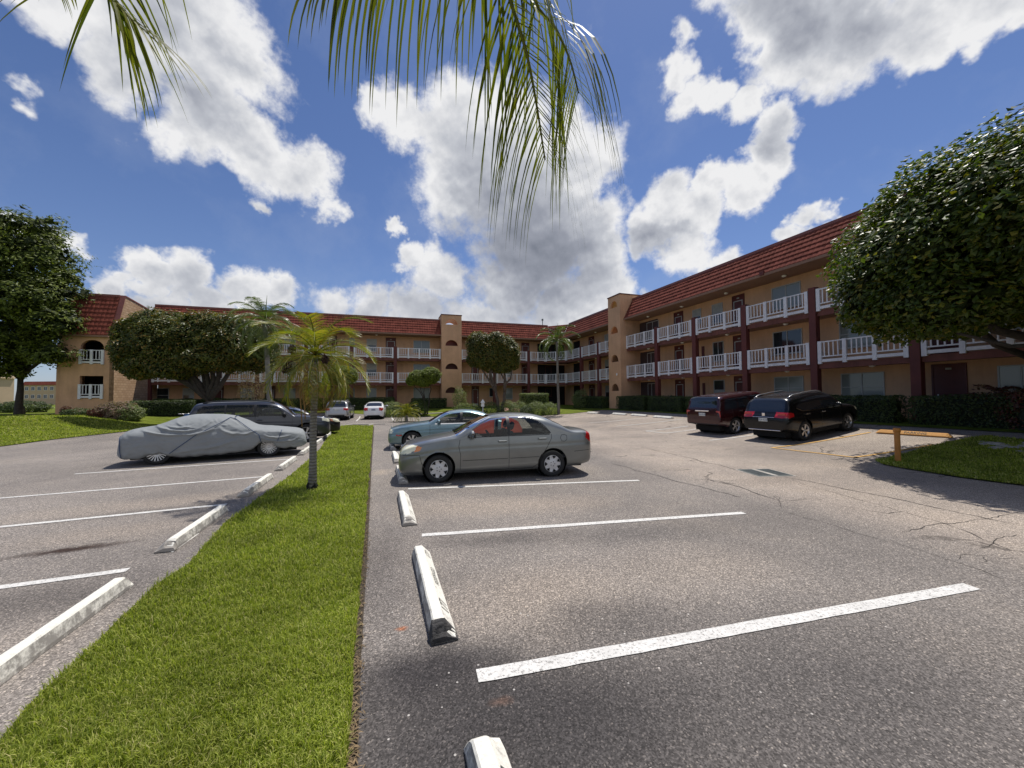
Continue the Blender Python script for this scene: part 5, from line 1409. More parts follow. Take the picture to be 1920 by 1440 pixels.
# black crossover
SUVB = _cp.deepcopy(SUVS); SUVB.update(L=4.63, W=1.84, H=1.74, fo=.92, wb=2.70, wr=.37, arch=.42, cowl=1.12, header=1.80, tail=4.4, taper=.17, rim=.25,
    top=[(0, .68), (.03, .88), (.1, .97), (.5, 1.07), (1.12, 1.16), (1.45, 1.42), (1.80, 1.63), (2.1, 1.71), (2.7, 1.74), (3.6, 1.71), (4.15, 1.64), (4.26, 1.58), (4.40, 1.25), (4.50, 1.08), (4.58, 1.0), (4.62, .85), (4.63, .6)],
    belt=[(0, .55), (.05, .74), (.5, .90), (1.3, 1.0), (3, 1.04), (4.3, 1.10), (4.52, 1.0), (4.6, .85), (4.63, .56)], bot=[(0, .38), (.1, .30), (3.9, .32), (4.3, .42), (4.63, .50)],
    square=[(0, 3.2), (1.1, 3.2), (1.5, 6), (4.3, 6), (4.63, 4.5)], plan=[(0, .6), (.05, .74), (.2, .85), (.6, .915), (1, .92), (3.8, .92), (4.3, .91), (4.52, .87), (4.6, .81), (4.63, .74)],
    side_windows=[('window1', [(1.42, 1.12), (1.7, 1.40), (1.95, 1.54), (2.6, 1.60), (2.6, 1.10)]), ('window2', [(2.60, 1.10), (2.60, 1.60), (3.2, 1.59), (3.6, 1.52), (3.95, 1.34), (4.0, 1.27), (3.7, 1.14)])],
    rear_glass=(4.22, 4.46), rgl=.3, lights=[('tail', [(4.22, .98), (4.22, 1.10), (4.70, 1.18), (4.70, .96), (4.45, .93)], .42), ('head', [(.0, .70), (.0, .82), (.40, .94), (.34, .82)], .45)], mirror=(1.72, 1.12), handles=[(2.5, .98), (3.45, 1.0)], handle_mat='chrome', mirror_mat='paint_black',
    sill=lambda s: .34, sills=[[(1.60, 1.075), (2.6, 1.075), (3.7, 1.125), (4.02, 1.26)]], sill_mat='chrome', seams=[[(1.45, .38), (1.45, 1.02)], [(2.62, .36), (2.62, 1.06)], [(3.55, .5), (3.66, .9), (3.7, 1.1)]], mould=[],
    rear=[('number_plate', 'plate', -.17, .17, .80, .93, .015), ('tail_light', 'light_red', .50, .80, .99, 1.12, -.09), ('tail_light', 'light_red', -.80, -.50, .99, 1.12, -.09), ('badge', 'chrome', -.06, .06, 1.0, 1.12, -.045), ('chrome_bar', 'chrome', -.42, .42, .955, .975, .0), ('bumper_strip', 'chrome', -.62, .62, .46, .49, .01)])
def rw(px, py_ground, side, sp, hd):
    """place a car by its nearest rear wheel's contact"""
    p = Vector(G2(px, py_ground)); d = Vector((math.cos(hd), math.sin(hd))); lf = Vector((-d.y, d.x))
    return tuple(p + d * sp['wb'] / 2 + lf * (sp['W'] / 2 - .08))
hr = math.atan2(NR.y, NR.x) + rad(3)
car('parked_suv', SUVB, 'paint_black', rw(1510, 826, 1, SUVB, hr), hr, 'glossy black crossover with silver roof rails parked next to the dark red one', 'car', glass='tinted_glass', step=.025, style='split', nsp=5, extra=rails('alloy', 2.1, 4.1, .055))
SUVR = _cp.deepcopy(SUVN); SUVR.update(L=4.58, W=1.86, H=1.76, fo=.85, wb=2.763, wr=.36, arch=.415, cowl=1.15, header=1.70, tail=4.4, taper=.10, rim=.25,
    top=[(0, .7), (.03, .95), (.1, 1.04), (.5, 1.12), (1.15, 1.18), (1.40, 1.44), (1.70, 1.69), (1.9, 1.75), (2.6, 1.77), (3.6, 1.76), (4.15, 1.74), (4.34, 1.70), (4.46, 1.35), (4.53, 1.12), (4.56, .95), (4.58, .7)],
    belt=[(0, .62), (.04, .8), (.12, .93), (.5, 1.02), (1.3, 1.06), (3.0, 1.08), (4.3, 1.10), (4.5, 1.0), (4.56, .85), (4.58, .66)], bot=[(0, .42), (.1, .33), (4.0, .35), (4.3, .44), (4.58, .50)],
    square=[(0, 4), (1.1, 4), (1.5, 7), (4.4, 7), (4.58, 6)], plan=[(0, .74), (.04, .84), (.15, .90), (.4, .93), (1, .935), (4.0, .935), (4.4, .93), (4.53, .905), (4.58, .87)],
    side_windows=[('window1', [(1.42, 1.14), (1.58, 1.38), (1.78, 1.58), (2.0, 1.62), (2.55, 1.63), (2.55, 1.12)]), ('window2', [(2.63, 1.12), (2.63, 1.61), (3.35, 1.61), (3.35, 1.12)]), ('window3', [(3.42, 1.12), (3.42, 1.61), (4.12, 1.59), (4.22, 1.14)])],
    rear_glass=(4.24, 4.49), rgl=.25, lights=[('head', [(.0, .84), (.0, .95), (.3, 1.0), (.3, .88)], .5)], mirror=(1.72, 1.15), handles=[(2.45, 1.0), (3.3, 1.0)], handle_mat='paint_dark_red', sills=[],
    rear=[('number_plate', 'plate', -.17, .17, .88, 1.02, .015), ('tail_light', 'light_red', .70, .90, .82, 1.12, -.04), ('tail_light', 'light_red', -.90, -.70, .82, 1.12, -.04), ('chrome_bar', 'chrome', -.36, .36, 1.08, 1.14, .012), ('bumper_strip', 'rubber_trim', -.8, .8, .50, .54, .02)])
car('parked_suv', SUVR, 'paint_dark_red', rw(1380, 813.5, 1, SUVR, hr), hr, 'boxy dark red sport utility car parked nose in to the right hand hedge', 'car', glass='tinted_glass', step=.028, style='split', nsp=5)

# ------------------------------------------------------------------ car under a grey cover
mat('cover_cloth', (.25, .265, .27), .7, var=.06, vscale=2, bumps=(90, .15, .003), spec=.25)
mat('cord_blue', (.02, .05, .13), .8, var=0)
COV = dict(L=4.85, W=1.86, H=1.40, fo=.95, wb=2.72, wr=.32, arch=.1, cowl=1.35, header=2.2, tail=4.1, taper=.30, nl=40, nu=60,
    square=[(0, 2.5), (4.85, 2.5)],
    top=[(0, .40), (.03, .62), (.12, .78), (.5, .87), (1.0, .93), (1.42, .985), (1.8, 1.18), (2.2, 1.34), (2.6, 1.39), (3.05, 1.40), (3.5, 1.33), (3.9, 1.17), (4.15, 1.08), (4.5, 1.03), (4.74, .95), (4.83, .78), (4.85, .5)],
    belt=[(0, .38), (.05, .5), (.2, .62), (.6, .72), (1.5, .80), (3.0, .84), (4.4, .80), (4.75, .7), (4.85, .45)],
    bot=[(0, .30), (.2, .24), (.7, .26), (.95, .50), (1.2, .50), (1.6, .24), (2.4, .18), (3.2, .17), (3.5, .26), (3.67, .34), (3.9, .28), (4.3, .17), (4.7, .22), (4.85, .30)],
    plan=[(0, .50), (.04, .64), (.12, .75), (.3, .84), (.7, .91), (1.5, .93), (3.3, .94), (4.2, .91), (4.6, .82), (4.78, .70), (4.85, .55)])
def _sc(pts, k): return [(a * k, b) for a, b in pts]
for _k in ('top', 'belt', 'plan'): COV[_k] = _sc(COV[_k], .965)
COV['L'] = 4.68; COV['square'] = [(0, 2.5), (4.68, 2.5)]; COV['fo'] = 1.08; COV['tail'] = 4.0
COV['bot'] = [(0, .34), (.2, .26), (.65, .25), (.85, .30), (1.0, .45), (1.25, .47), (1.6, .26), (2.4, .19), (3.2, .18), (3.5, .24), (3.75, .31), (4.0, .27), (4.2, .20), (4.5, .20), (4.68, .30)]
def covered():
    b = Body(COV); z0 = g(*locc)
    root = thing('covered_car', (locc[0], locc[1], z0), 'car under a loose grey fabric cover tied down with blue cords', 'car', None, hdc)
    st_ = stations(b, .025); N = len(st_); nl, nu = COV['nl'], COV['nu']; K = nl + nu; ring = 2 * K - 1; V = []
    # drape lines: (s0, z0, s1, z1, amplitude, width) on the viewer's side
    folds = [((3.95, 1.15), (3.1, .93), .030, .035), ((3.1, .93), (2.55, 1.2), .028, .03), ((4.15, 1.0), (3.2, .84), .032, .035), ((3.2, .84), (2.5, .97), .03, .035), ((3.85, 1.25), (3.55, 1.02), .025, .03),
             ((2.5, 1.25), (2.2, 1.05), .02, .03), ((2.35, .97), (1.9, .80), .025, .05), ((1.9, .80), (1.45, .88), .02, .04), ((2.0, .6), (2.9, .4), .015, .06), ((2.9, .4), (4.0, .35), .012, .06), ((1.25, .62), (.55, .50), .022, .035), ((.55, .50), (.25, .62), .022, .03), ((1.2, .70), (.5, .66), .016, .03), ((4.6, .8), (4.45, .3), .02, .03), ((4.5, .85), (4.35, .35), .015, .03), ((3.6, 1.1), (3.0, 1.08), .02, .03), ((3.4, 1.2), (2.9, 1.02), .018, .025)]
    def dist(p, a, c):
        ax, az = a; cx, cz = c; dx, dz = cx - ax, cz - az; t = max(0, min(1, ((p[0] - ax) * dx + (p[1] - az) * dz) / (dx * dx + dz * dz)))
        # sagging lines
        sag = .06 * 4 * t * (1 - t); return math.hypot(p[0] - ax - dx * t, p[1] - az - dz * t + sag), t
    for s in st_:
        sec = b.section(s, nl, nu); x = b.x0 - s
        for side in (1, -1):
            rng_ = sec if side == 1 else sec[-2::-1]
            for (y, z) in rng_:
                d = 0
                for a, c, amp, wd_ in folds:
                    dd, t = dist((s, z), a, c)
                    if dd < wd_ * 3 and y > .3: d += amp * 2.4 * math.exp(-(dd / wd_ / .75) ** 2) * math.sin(PI * min(1, max(0.03, t * .94 + .03))) ** .5
                hem = max(0, 1 - (z - b.bot(s)) / .25) * .03 * noise.noise(Vector((s * 5, side * 3, 0)))
                nz_ = .016 * noise.noise(Vector((s * 2.2, z * 6, side * 5))) + .008 * noise.noise(Vector((s * 7, z * 11, side * 5)))
                if y > .3:   # fine creases running down and across the cloth
                    for (fa, fb_, am) in ((9.0, 3.5, .010), (-7.0, 5.0, .010), (3.0, 12.0, .007)):
                        rr = 1 - abs(noise.noise(Vector((s * fa * .5 + z * fb_, s * 1.1 - z * 1.3, side * 4 + fa)))) * 2.4
                        d += am * max(0, rr) ** 4 * (.6 + noise.noise(Vector((s * 1.3, z * 1.3, fa))))
                yy = y + (d + nz_ + hem) * (1 if y > .05 else 0)
                zz = z + (d * .3 + nz_ * .4 if z > b.belt(s) else 0) - hem
                V.append((x, side * max(0, yy), zz))
    F = [(i * ring + k + 1, (i + 1) * ring + k + 1, (i + 1) * ring + k, i * ring + k) for i in range(N - 1) for k in range(ring - 1)]
    mb = MB(); mb.add(V, F, 0, True); mb.add(V[:ring], [tuple(range(ring))], 0, False); mb.add(V[-ring:], [tuple(range(ring))[::-1]], 0, False)
    o = mb.build('fabric_cover', 'cover_cloth', root)
    for s_ in (1.08, 3.80):
        for sd in (1, -1): wheel(root, b.x0 - s_, sd * .79, .325, .2, 'multi', .235, 18)
    mb = MB(); mb.box(b.x0 - 4.4, b.x0 - .3, -.6, .6, .16, .4); mb.box(b.x0 - 3.2, b.x0 - 1.45, -.78, .78, .17, .4); mb.build('underbody', 'underbody', root)
    def cord(pts):
        out = []
        for (s0, z0_), (s1, z1_) in zip(pts[:-1], pts[1:]):
            for j in range(10):
                t = j / 10; s = s0 + (s1 - s0) * t; z = z0_ + (z1_ - z0_) * t; z = min(z, b.top(s) - .01)
                y = b.y_at(s, z); out.append((b.x0 - s, -y - .03, z + .012))
        m2 = MB(); m2.tube(out, .009, 6); m2.build('tie_cord', 'cord_blue', root)
    cord([(3.55, .25), (2.9, .80), (2.35, 1.12), (2.12, 1.28), (1.95, 1.2)]); cord([(2.0, 1.24), (1.6, .92), (1.35, .72), (1.28, .45)]); cord([(4.55, .22), (4.58, .6), (4.62, .85)]); cord([(.86, .45), (.72, .88)])
    mb = MB()
    pts = [(b.x0 - 2.0, y, b.top(2.0) + .012) for y in np.linspace(-.55, .55, 8)]
    mb.tube(pts, .009, 6); mb.build('tie_cord', 'cord_blue', root)
covered()
# tricycle under a blue sheet behind the covered car
mat('sheet_blue', (.03, .12, .30), .6, var=.15, vscale=6)
def trike():
    p = G(318, 802); p = Vector((-19.0, 22.6, g(-19.0, 22.6)))
    t = thing('tricycle', p, 'black tricycle with a blue sheet over its basket parked by the lawn', 'tricycle', None, rad(150))
    for (x, y, r) in ((.75, 0, .33), (-.55, .35, .30), (-.55, -.35, .30)):
        mb = MB(); mb.tube([(x + r * math.cos(a), y, r + r * math.sin(a)) for a in [2 * PI * k / 24 for k in range(25)]], .022, 6)
        for k in range(12): a = 2 * PI * k / 12; mb.tube([(x, y, r), (x + r * math.cos(a), y, r + r * math.sin(a))], .003, 4)
        mb.build('wheel', 'tyre', t)
    mb = MB(); mb.tube([(.75, 0, .33), (.62, 0, .95)], .018, 6); mb.tube([(.65, 0, .8), (.1, 0, .35), (-.55, 0, .32)], .02, 6); mb.tube([(-.55, -.35, .3), (-.55, .35, .3)], .018, 6); mb.tube([(.1, 0, .35), (-.05, 0, .85)], .016, 6); mb.build('frame', 'rubber_trim', t)
    mb = MB(); mb.tube([(.5, -.3, 1.0), (.62, -.12, .98), (.62, .12, .98), (.5, .3, 1.0)], .015, 6); mb.build('handlebar', 'alloy', t)
    mb = MB(); mb.bbox(-.2, .08, -.11, .11, .84, .92, .04); mb.build('saddle', 'rubber_trim', t)
    mb = MB(); V = []; n_ = 12
    for i in range(n_ + 1):
        for j in range(n_ + 1):
            x, y = -.95 + .8 * i / n_, -.4 + .8 * j / n_; e = min(i, n_ - i, j, n_ - j); V.append((x, y, (.98 if e > 1 else .62 + .2 * e) + .04 * noise.noise(Vector((x * 4, y * 4, 1)))))
    mb.add(V, [(i * (n_ + 1) + j, (i + 1) * (n_ + 1) + j, (i + 1) * (n_ + 1) + j + 1, i * (n_ + 1) + j + 1) for i in range(n_) for j in range(n_)], 0, True); mb.build('blue_sheet', 'sheet_blue', t)
    mb = MB(); mb.bbox(-.9, -.2, -.33, .33, .4, .8, .02); mb.build('basket', 'rubber_trim', t)
trike()
# ------------------------------------------------------------------ plants
def leaf_mesh(name, C, Nn, size, m, parent, aspect=2.0, fold=.25, smooth=False, droop=0.0):
    """one folded leaf per centre; Nn are the leaf normals"""
    n = len(C); Nn = Nn / np.maximum(1e-6, np.linalg.norm(Nn, axis=1))[:, None]
    a = rng.normal(size=(n, 3)); a[:, 2] -= droop; T = a - (a * Nn).sum(1)[:, None] * Nn; T /= np.maximum(1e-6, np.linalg.norm(T, axis=1))[:, None]
    Bn = np.cross(Nn, T); s = (size * (.65 + .7 * rng.random(n)))[:, None]
    w = s / aspect
    V = np.zeros((n, 4, 3)); V[:, 0] = C - T * s * .5; V[:, 2] = C + T * s * .5
    V[:, 1] = C + Bn * w * .5 - Nn * w * fold; V[:, 3] = C - Bn * w * .5 - Nn * w * fold
    o_ = np.arange(n)[:, None] * 4
    F = np.stack([o_ + [0, 1, 2], o_ + [0, 2, 3]], 1).reshape(-1, 3)
    L = np.array([0.0, 0, 0]); p = parent
    while p is not None: L += np.array(p.location); p = p.parent
    return np_mesh(name, V.reshape(-1, 3) - L, F, m, parent, smooth=smooth)
def blob_points(blobs, n, shell=.3, rough=.16, nf=1.1, keep_in=.12, seed=0, flat=0.0):
    A = np.array([b[3] * b[4] + b[4] * b[5] + b[3] * b[5] for b in blobs]); A = A / A.sum(); P = []; Q = []
    for b, f in zip(blobs, A):
        k = int(n * f); d = rng.normal(size=(k, 3)); d /= np.linalg.norm(d, axis=1)[:, None]
        r = 1 - shell * rng.random(k) ** 1.6
        nn = np.array([noise.fractal(Vector((x * nf * 2 + seed + b[0], y * nf * 2 + b[1], z * nf * 2 + b[2])), .8, 2.1, 3) for x, y, z in d]); r = r * (1 + rough * nn)
        p = d * r[:, None] * np.array(b[3:6]) + np.array(b[:3]); P.append(p); q = d / np.array(b[3:6]) ; Q.append(q / np.linalg.norm(q, axis=1)[:, None])
    P = np.concatenate(P); Q = np.concatenate(Q); inside = np.zeros(len(P), bool)
    for b in blobs: inside |= ((((P - np.array(b[:3])) / np.array(b[3:6])) ** 2).sum(1) < .62)
    k = ~inside | (rng.random(len(P)) < keep_in); P, Q = P[k], Q[k]
    return P, Q
def wander(a, b, n=5, amp=.12, sag=0.0):
    a, b = Vector(a), Vector(b); L = (b - a).length; out = []
    for i in range(n + 1):
        t = i / n; p = a.lerp(b, t); e = math.sin(PI * t)
        out.append(p + Vector((noise.noise(p * 1.7), noise.noise(p * 1.7 + Vector((9, 2, 1))), noise.noise(p * 1.7 + Vector((3, 8, 5))))) * amp * L * e + Vector((0, 0, -sag * e)))
    return out
def tree(name, base, label, group, blobs, nleaves, leaf, leafm, trunk_r, fork, bark='bark', aspect=2.0, trunks=1, up=.6, rough=.16, shell=.3, droop=0.3, twigs=3, lean=(0, 0), cat='tree', keep=.12, nrand=.9, inner=.15):
    t = thing(name, base, label, cat, group); b0 = Vector(base)
    mb = MB()
    loc = lambda p: Vector(p) - b0
    forks = []
    for k in range(trunks):
        off = Vector(((k - (trunks - 1) / 2) * trunk_r * 1.3, 0, 0)); top = b0 + Vector((lean[0] + (k - (trunks - 1) / 2) * fork * .35, lean[1], fork)); forks.append(top)
        pts = wander(b0 + off - Vector((0, 0, .3)), top, 6, .07); rs = [trunk_r * (1.35 if i == 0 else 1.12 if i == 1 else 1.0 - .07 * i) for i in range(len(pts))]
        mb.tube([loc(p) for p in pts], rs, 10)
    mb.build('trunk', bark, t)
    mb = MB()
    for i, b in enumerate(blobs):
        c = Vector(b[:3]); s = forks[i % len(forks)] if trunks > 1 else forks[0]
        if trunks > 1: s = min(forks, key=lambda f: (f - c).length)
        pts = wander(s - Vector((0, 0, .15)), c, 5, .14, -.08 * (c - s).length); r0 = trunk_r * .62
        mb.tube([loc(p) for p in pts], [r0 * (1 - .15 * j) for j in range(len(pts))], 7)
        for k in range(twigs):
            d = Vector(rng.normal(size=3)); d.normalize(); e = c + Vector((d.x * b[3], d.y * b[4], abs(d.z) * b[5] * .8 - .1)) * .8
            st_ = pts[3 + k % 2]; q = wander(st_, e, 4, .15); mb.tube([loc(p) for p in q], [r0 * .42 * (1 - .2 * j) for j in range(len(q))], 5)
    mb.build('branches', bark, t)
    P, Q = blob_points(blobs, nleaves, shell, rough, seed=b0.x, keep_in=keep)
    N_ = Q + np.array([0, 0, up]) + rng.normal(size=Q.shape) * nrand * .5
    leaf_mesh('crown', P, N_, leaf, leafm, t, aspect, droop=droop)
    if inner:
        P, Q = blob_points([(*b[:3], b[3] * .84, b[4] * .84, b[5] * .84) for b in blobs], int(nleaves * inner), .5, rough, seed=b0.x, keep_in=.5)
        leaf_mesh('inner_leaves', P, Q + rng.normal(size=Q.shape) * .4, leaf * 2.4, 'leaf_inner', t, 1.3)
    return t
def at(px, Z, z=None):
    x = (px - 960) / FPX * Z; return Vector((x, Z, g(x, Z) if z is None else z))
def zpx(py, Z, px=960): return EYE + (745 - .00763 * (px - 706) - py) * Z / FPX
def blob_px(px, py, Z, rx, rz, ry=None): # centre in the photograph at distance Z, radii in metres
    x = (px - 960) / FPX * Z; return (x, Z, zpx(py, Z, px), rx, ry or rx, rz)
# big tree at the left edge
Z = 30.0; bs = [blob_px(*a) for a in ((-10, 470, 30, 3.2, 2.4), (60, 480, 30, 2.6, 2.0), (40, 430, 30, 2.3, 1.5), (88, 560, 29.5, 2.2, 1.8), (30, 560, 29, 3.0, 2.2), (-60, 560, 30, 3.2, 2.6), (100, 605, 29, 1.7, 1.2), (-10, 640, 29, 2.8, 1.6), (60, 640, 30.5, 2.4, 1.5), (-80, 640, 29, 2.6, 1.6), (95, 662, 29, 1.5, .9), (0, 690, 29.5, 1.6, .7), (115, 520, 30, 1.0, .8))]
tree('shade_tree', at(37, 30.5), 'tall dark green shade tree left of the end of the building', 'broad leaved trees', bs, 62000, .25, 'leaf_tree', .26, 3.0, 'bark_dark', 2.2, up=.9, rough=.6, shell=.5, twigs=4, keep=.25, inner=.06)
# wide clipped tree
bs = [blob_px(*a) for a in ((270, 655, 27.5, 2.0, 1.6), (320, 645, 27.5, 2.4, 1.9), (385, 640, 27.5, 2.4, 2.1), (445, 645, 27.5, 2.3, 1.9), (242, 650, 27.3, 1.0, 1.0), (350, 630, 28.5, 2.6, 1.7, 2.0), (480, 660, 27.5, 1.5, 1.5), (290, 680, 27, 1.8, 1.0), (400, 672, 27, 2.2, 1.0), (244, 680, 27, .9, .9), (262, 694, 27, 1.0, .7), (330, 690, 27, 1.6, .8), (245, 625, 27.6, 1.2, 1.1), (420, 622, 27.6, 2.0, 1.4), (300, 612, 27.8, 1.9, 1.2))]
tree('clipped_tree', at(392, 27.5), 'wide dome of a clipped dark tree rising behind the covered car', 'broad leaved trees', bs, 90000, .17, 'leaf_crown', .31, 1.9, 'bark_dark', 1.9, trunks=1, up=.9, rough=.22, shell=.26)
# middle tree
bs = [blob_px(*a) for a in ((898, 648, 36, 1.2, 1.35), (915, 665, 36, 1.5, 1.5), (950, 660, 36, 1.25, 1.5), (930, 645, 36, 1.2, 1.2), (890, 672, 36, .8, .8), (940, 685, 36, 1.1, .8), (962, 675, 36, .7, .9))]
tree('clipped_tree', at(938, 36), 'clipped tree with reddish tipped leaves standing between the two stair towers', 'broad leaved trees', bs, 34000, .16, 'leaf_crown', .20, 2.4, 'bark', 1.9, trunks=2, up=.9, rough=.2, shell=.3)
# big tree of the right edge
bs = [(13.9, 9.6, 6.15, 4.5, 4.4, 2.4), (12.0, 9.0, 5.75, 3.0, 3.3, 2.1), (13.0, 6.6, 5.6, 4.0, 3.2, 2.4), (15.5, 8.5, 6.3, 3.6, 3.6, 2.3), (11.0, 10.2, 4.7, 1.9, 2.0, 1.5), (16.5, 12.0, 6.0, 3.0, 2.6, 2.2), (13.8, 11.6, 6.1, 2.6, 2.2, 1.9), (14.0, 4.6, 5.2, 3.4, 2.2, 2.0), (10.4, 9.2, 4.3, 1.2, 1.4, 1.0)]
t = tree('clipped_tree', (15.6, 8.8, g(15.6, 8.8)), 'huge glossy leaved clipped tree overhanging the right edge of the photo', 'broad leaved trees', bs, 150000, .14, 'leaf_glossy', .32, 1.6, 'bark_dark', 1.7, up=1.0, rough=.17, shell=.24, twigs=4, keep=.05, nrand=1.1)
mb = MB()
for pl, r0 in (([(15.2, 9.1, 2.2), (13.6, 9.4, 2.5), (12.6, 9.3, 3.2), (11.9, 9.4, 3.4), (11.4, 9.5, 3.9)], .16), ([(15.0, 9.0, 1.9), (13.9, 8.8, 2.15), (13.0, 8.9, 2.7), (12.6, 8.8, 3.0), (11.6, 8.9, 2.95), (10.6, 9.1, 3.3)], .10), ([(14.6, 8.6, 2.0), (13.4, 8.4, 2.6), (12.9, 8.5, 3.1), (12.2, 8.3, 3.4), (11.8, 8.3, 3.9)], .13), ([(14.8, 10.5, 2.6), (13.4, 10.6, 3.2), (12.4, 10.4, 3.9)], .10)):
    mb.tube([Vector(p) - Vector(t.location) for p in pl], [r0 * (1 - .13 * i) for i in range(len(pl))], 8)
mb.build('low_limbs', 'bark_dark', t)
# small topiary trees
bs = [blob_px(*a) for a in ((627, 706, 37, .95, .85), (652, 704, 37, .95, .9), (640, 700, 37, 1.0, .8), (615, 712, 37, .6, .5))]
tree('small_tree', at(640, 37), 'small yellow green clipped tree above the silver estate car', 'small clipped trees', bs, 16000, .12, 'leaf_bright', .09, 1.5, 'bark_dark', 2, trunks=3, up=1, rough=.12)
bs = [blob_px(*a) for a in ((783, 708, 38, .95, .75), (808, 704, 38, 1.0, .85), (795, 712, 38, .9, .7), (772, 714, 38, .6, .5))]
tree('small_tree', at(800, 38), 'small yellow green clipped tree left of the narrow stair tower', 'small clipped trees', bs, 16000, .12, 'leaf_bright', .09, 1.4, 'bark_dark', 2, trunks=2, up=1, rough=.14)
bs = [blob_px(*a) for a in ((465, 715, 32, .8, .9), (482, 722, 32, .9, .9), (472, 738, 32, 1.0, .7))]
tree('flowering_tree', at(475, 32), 'small airy tree with pinkish flowers beside the grey palm trunk', 'small clipped trees', bs, 5000, .09, 'leaf_pink', .06, 1.1, 'bark', 2, inner=0, trunks=3, up=.3, rough=.4, shell=.9)

def hedge(name, a, b, w, h, label, m='leaf_hedge', n=None, leaf=.085, group='hedges', cat='hedge', zb=None, bulge=.06):
    """clipped hedge from a to b (ground points)"""
    a, b = Vector(a[:2]), Vector(b[:2]); L = (b - a).length; d = (b - a) / L; nr = Vector((-d.y, d.x)); c = (a + b) / 2; z0 = g(c.x, c.y) if zb is None else zb
    t = thing(name, (c.x, c.y, z0), label, cat, group)
    area = L * h * 2 + L * w + w * h * 2; n = n or int(area * 420); n = min(n, 26000)
    face = rng.choice(5, n, p=np.array([L * h, L * h, L * w, w * h, w * h]) / area); u = rng.random(n); v = rng.random(n); dep = -.10 * rng.random(n) ** 1.5 + .02
    X = np.zeros(n); Y = np.zeros(n); Zz = np.zeros(n); N_ = np.zeros((n, 3))
    for f in range(5):
        k = face == f
        if f < 2: s_ = 1 if f == 0 else -1; X[k] = (u[k] - .5) * L; Y[k] = s_ * (w / 2 + dep[k]); Zz[k] = v[k] * h; N_[k, 1] = s_
        elif f == 2: X[k] = (u[k] - .5) * L; Y[k] = (v[k] - .5) * w; Zz[k] = h + dep[k]; N_[k, 2] = 1
        else: s_ = 1 if f == 3 else -1; X[k] = s_ * (L / 2 + dep[k]); Y[k] = (u[k] - .5) * w; Zz[k] = v[k] * h; N_[k, 0] = s_
    j = np.array([noise.fractal(Vector((x * .9 + c.x, y * 2 + c.y, z * 2)), .8, 2, 2) for x, y, z in zip(X, Y, Zz)])
    X += N_[:, 0] * j * bulge * 2; Y += N_[:, 1] * j * bulge * 2; Zz += N_[:, 2] * j * bulge * 2
    ang = math.atan2(d.y, d.x); ca, sa = math.cos(ang), math.sin(ang)
    P = np.stack([c.x + X * ca - Y * sa, c.y + X * sa + Y * ca, z0 + Zz], 1); NN = np.stack([N_[:, 0] * ca - N_[:, 1] * sa, N_[:, 0] * sa + N_[:, 1] * ca, N_[:, 2] + .5], 1) + rng.normal(size=(n, 3)) * .5
    leaf_mesh('foliage', P, NN, leaf, m, t, 1.8, droop=.2)
    # woody core that keeps the hedge opaque
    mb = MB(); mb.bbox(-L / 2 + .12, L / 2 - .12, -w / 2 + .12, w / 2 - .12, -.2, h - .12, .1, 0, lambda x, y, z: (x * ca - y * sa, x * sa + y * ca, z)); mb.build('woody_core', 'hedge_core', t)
    return t
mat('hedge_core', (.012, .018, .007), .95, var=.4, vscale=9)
def bush(name, p, rx, rz, label, m='leaf_light', n=2500, leaf=.09, group='garden shrubs', cat='shrub', rough=.3, ry=None):
    n = int(n * 2.2)
    t = thing(name, p, label, cat, group); P, Q = blob_points([(p[0], p[1], p[2] + rz * .75, rx, ry or rx, rz)], n, .45, rough, seed=p[0])
    leaf_mesh('foliage', P, Q + np.array([0, 0, .6]) + rng.normal(size=Q.shape) * .5, leaf, m, t, 2)
    mb = MB()
    for k in range(7):
        a = 2 * PI * k / 7; mb.tube([(.04 * math.cos(a), .04 * math.sin(a), -.15), (rx * .3 * math.cos(a), rx * .3 * math.sin(a), rz * .7), (rx * .7 * math.cos(a), rx * .7 * math.sin(a), rz * 1.2)], [.02, .015, .008], 5)
    mb.build('stems', 'bark_dark', t); return t
# hedges of the right wing, one between each pair of pillars
names = ['dark clipped hedge in front of the maroon double door', 'dark clipped hedge under the window behind the nose of the black crossover', 'dark hedge hidden behind the black crossover', 'dark hedge behind the dark red sport utility car', 'dark hedge left of the dark red sport utility car', 'dark hedge nearest the right stair tower']
RPs = sorted(RP)
k = 0
for a, b in zip(RPs[:-1], RPs[1:]):
    if b < 4: continue
    lab = names[k] if k < len(names) else 'dark hedge'
    hedge('hedge', PR(a + .22, -.75), PR(b - .22, -.75), .9, 1.12, lab); k += 1
hedge('hedge', PR(RPs[-1] + .25, -.75), PR(TR0 - .2, -.9), 1.0, 1.2, 'dark hedge nearest the right stair tower')
hedge('hedge', PR(TR1 + .4, -.8), PR(36.8, -1.0), 1.1, 1.15, 'dark hedge between the right stair tower and the inner corner')
bush('shrub', (*PR(35.2, -1.5), ZG - .1), .9, 1.1, 'rounded lighter green shrub just left of the right stair tower', 'leaf_light', 3000)
h_ = hedge('hedge', PB(14.2, -3.3), PB(17.0, -3.0), 1.6, 1.6, 'tall square clipped light green hedge beside the slim palm', 'leaf_light', leaf=.1)
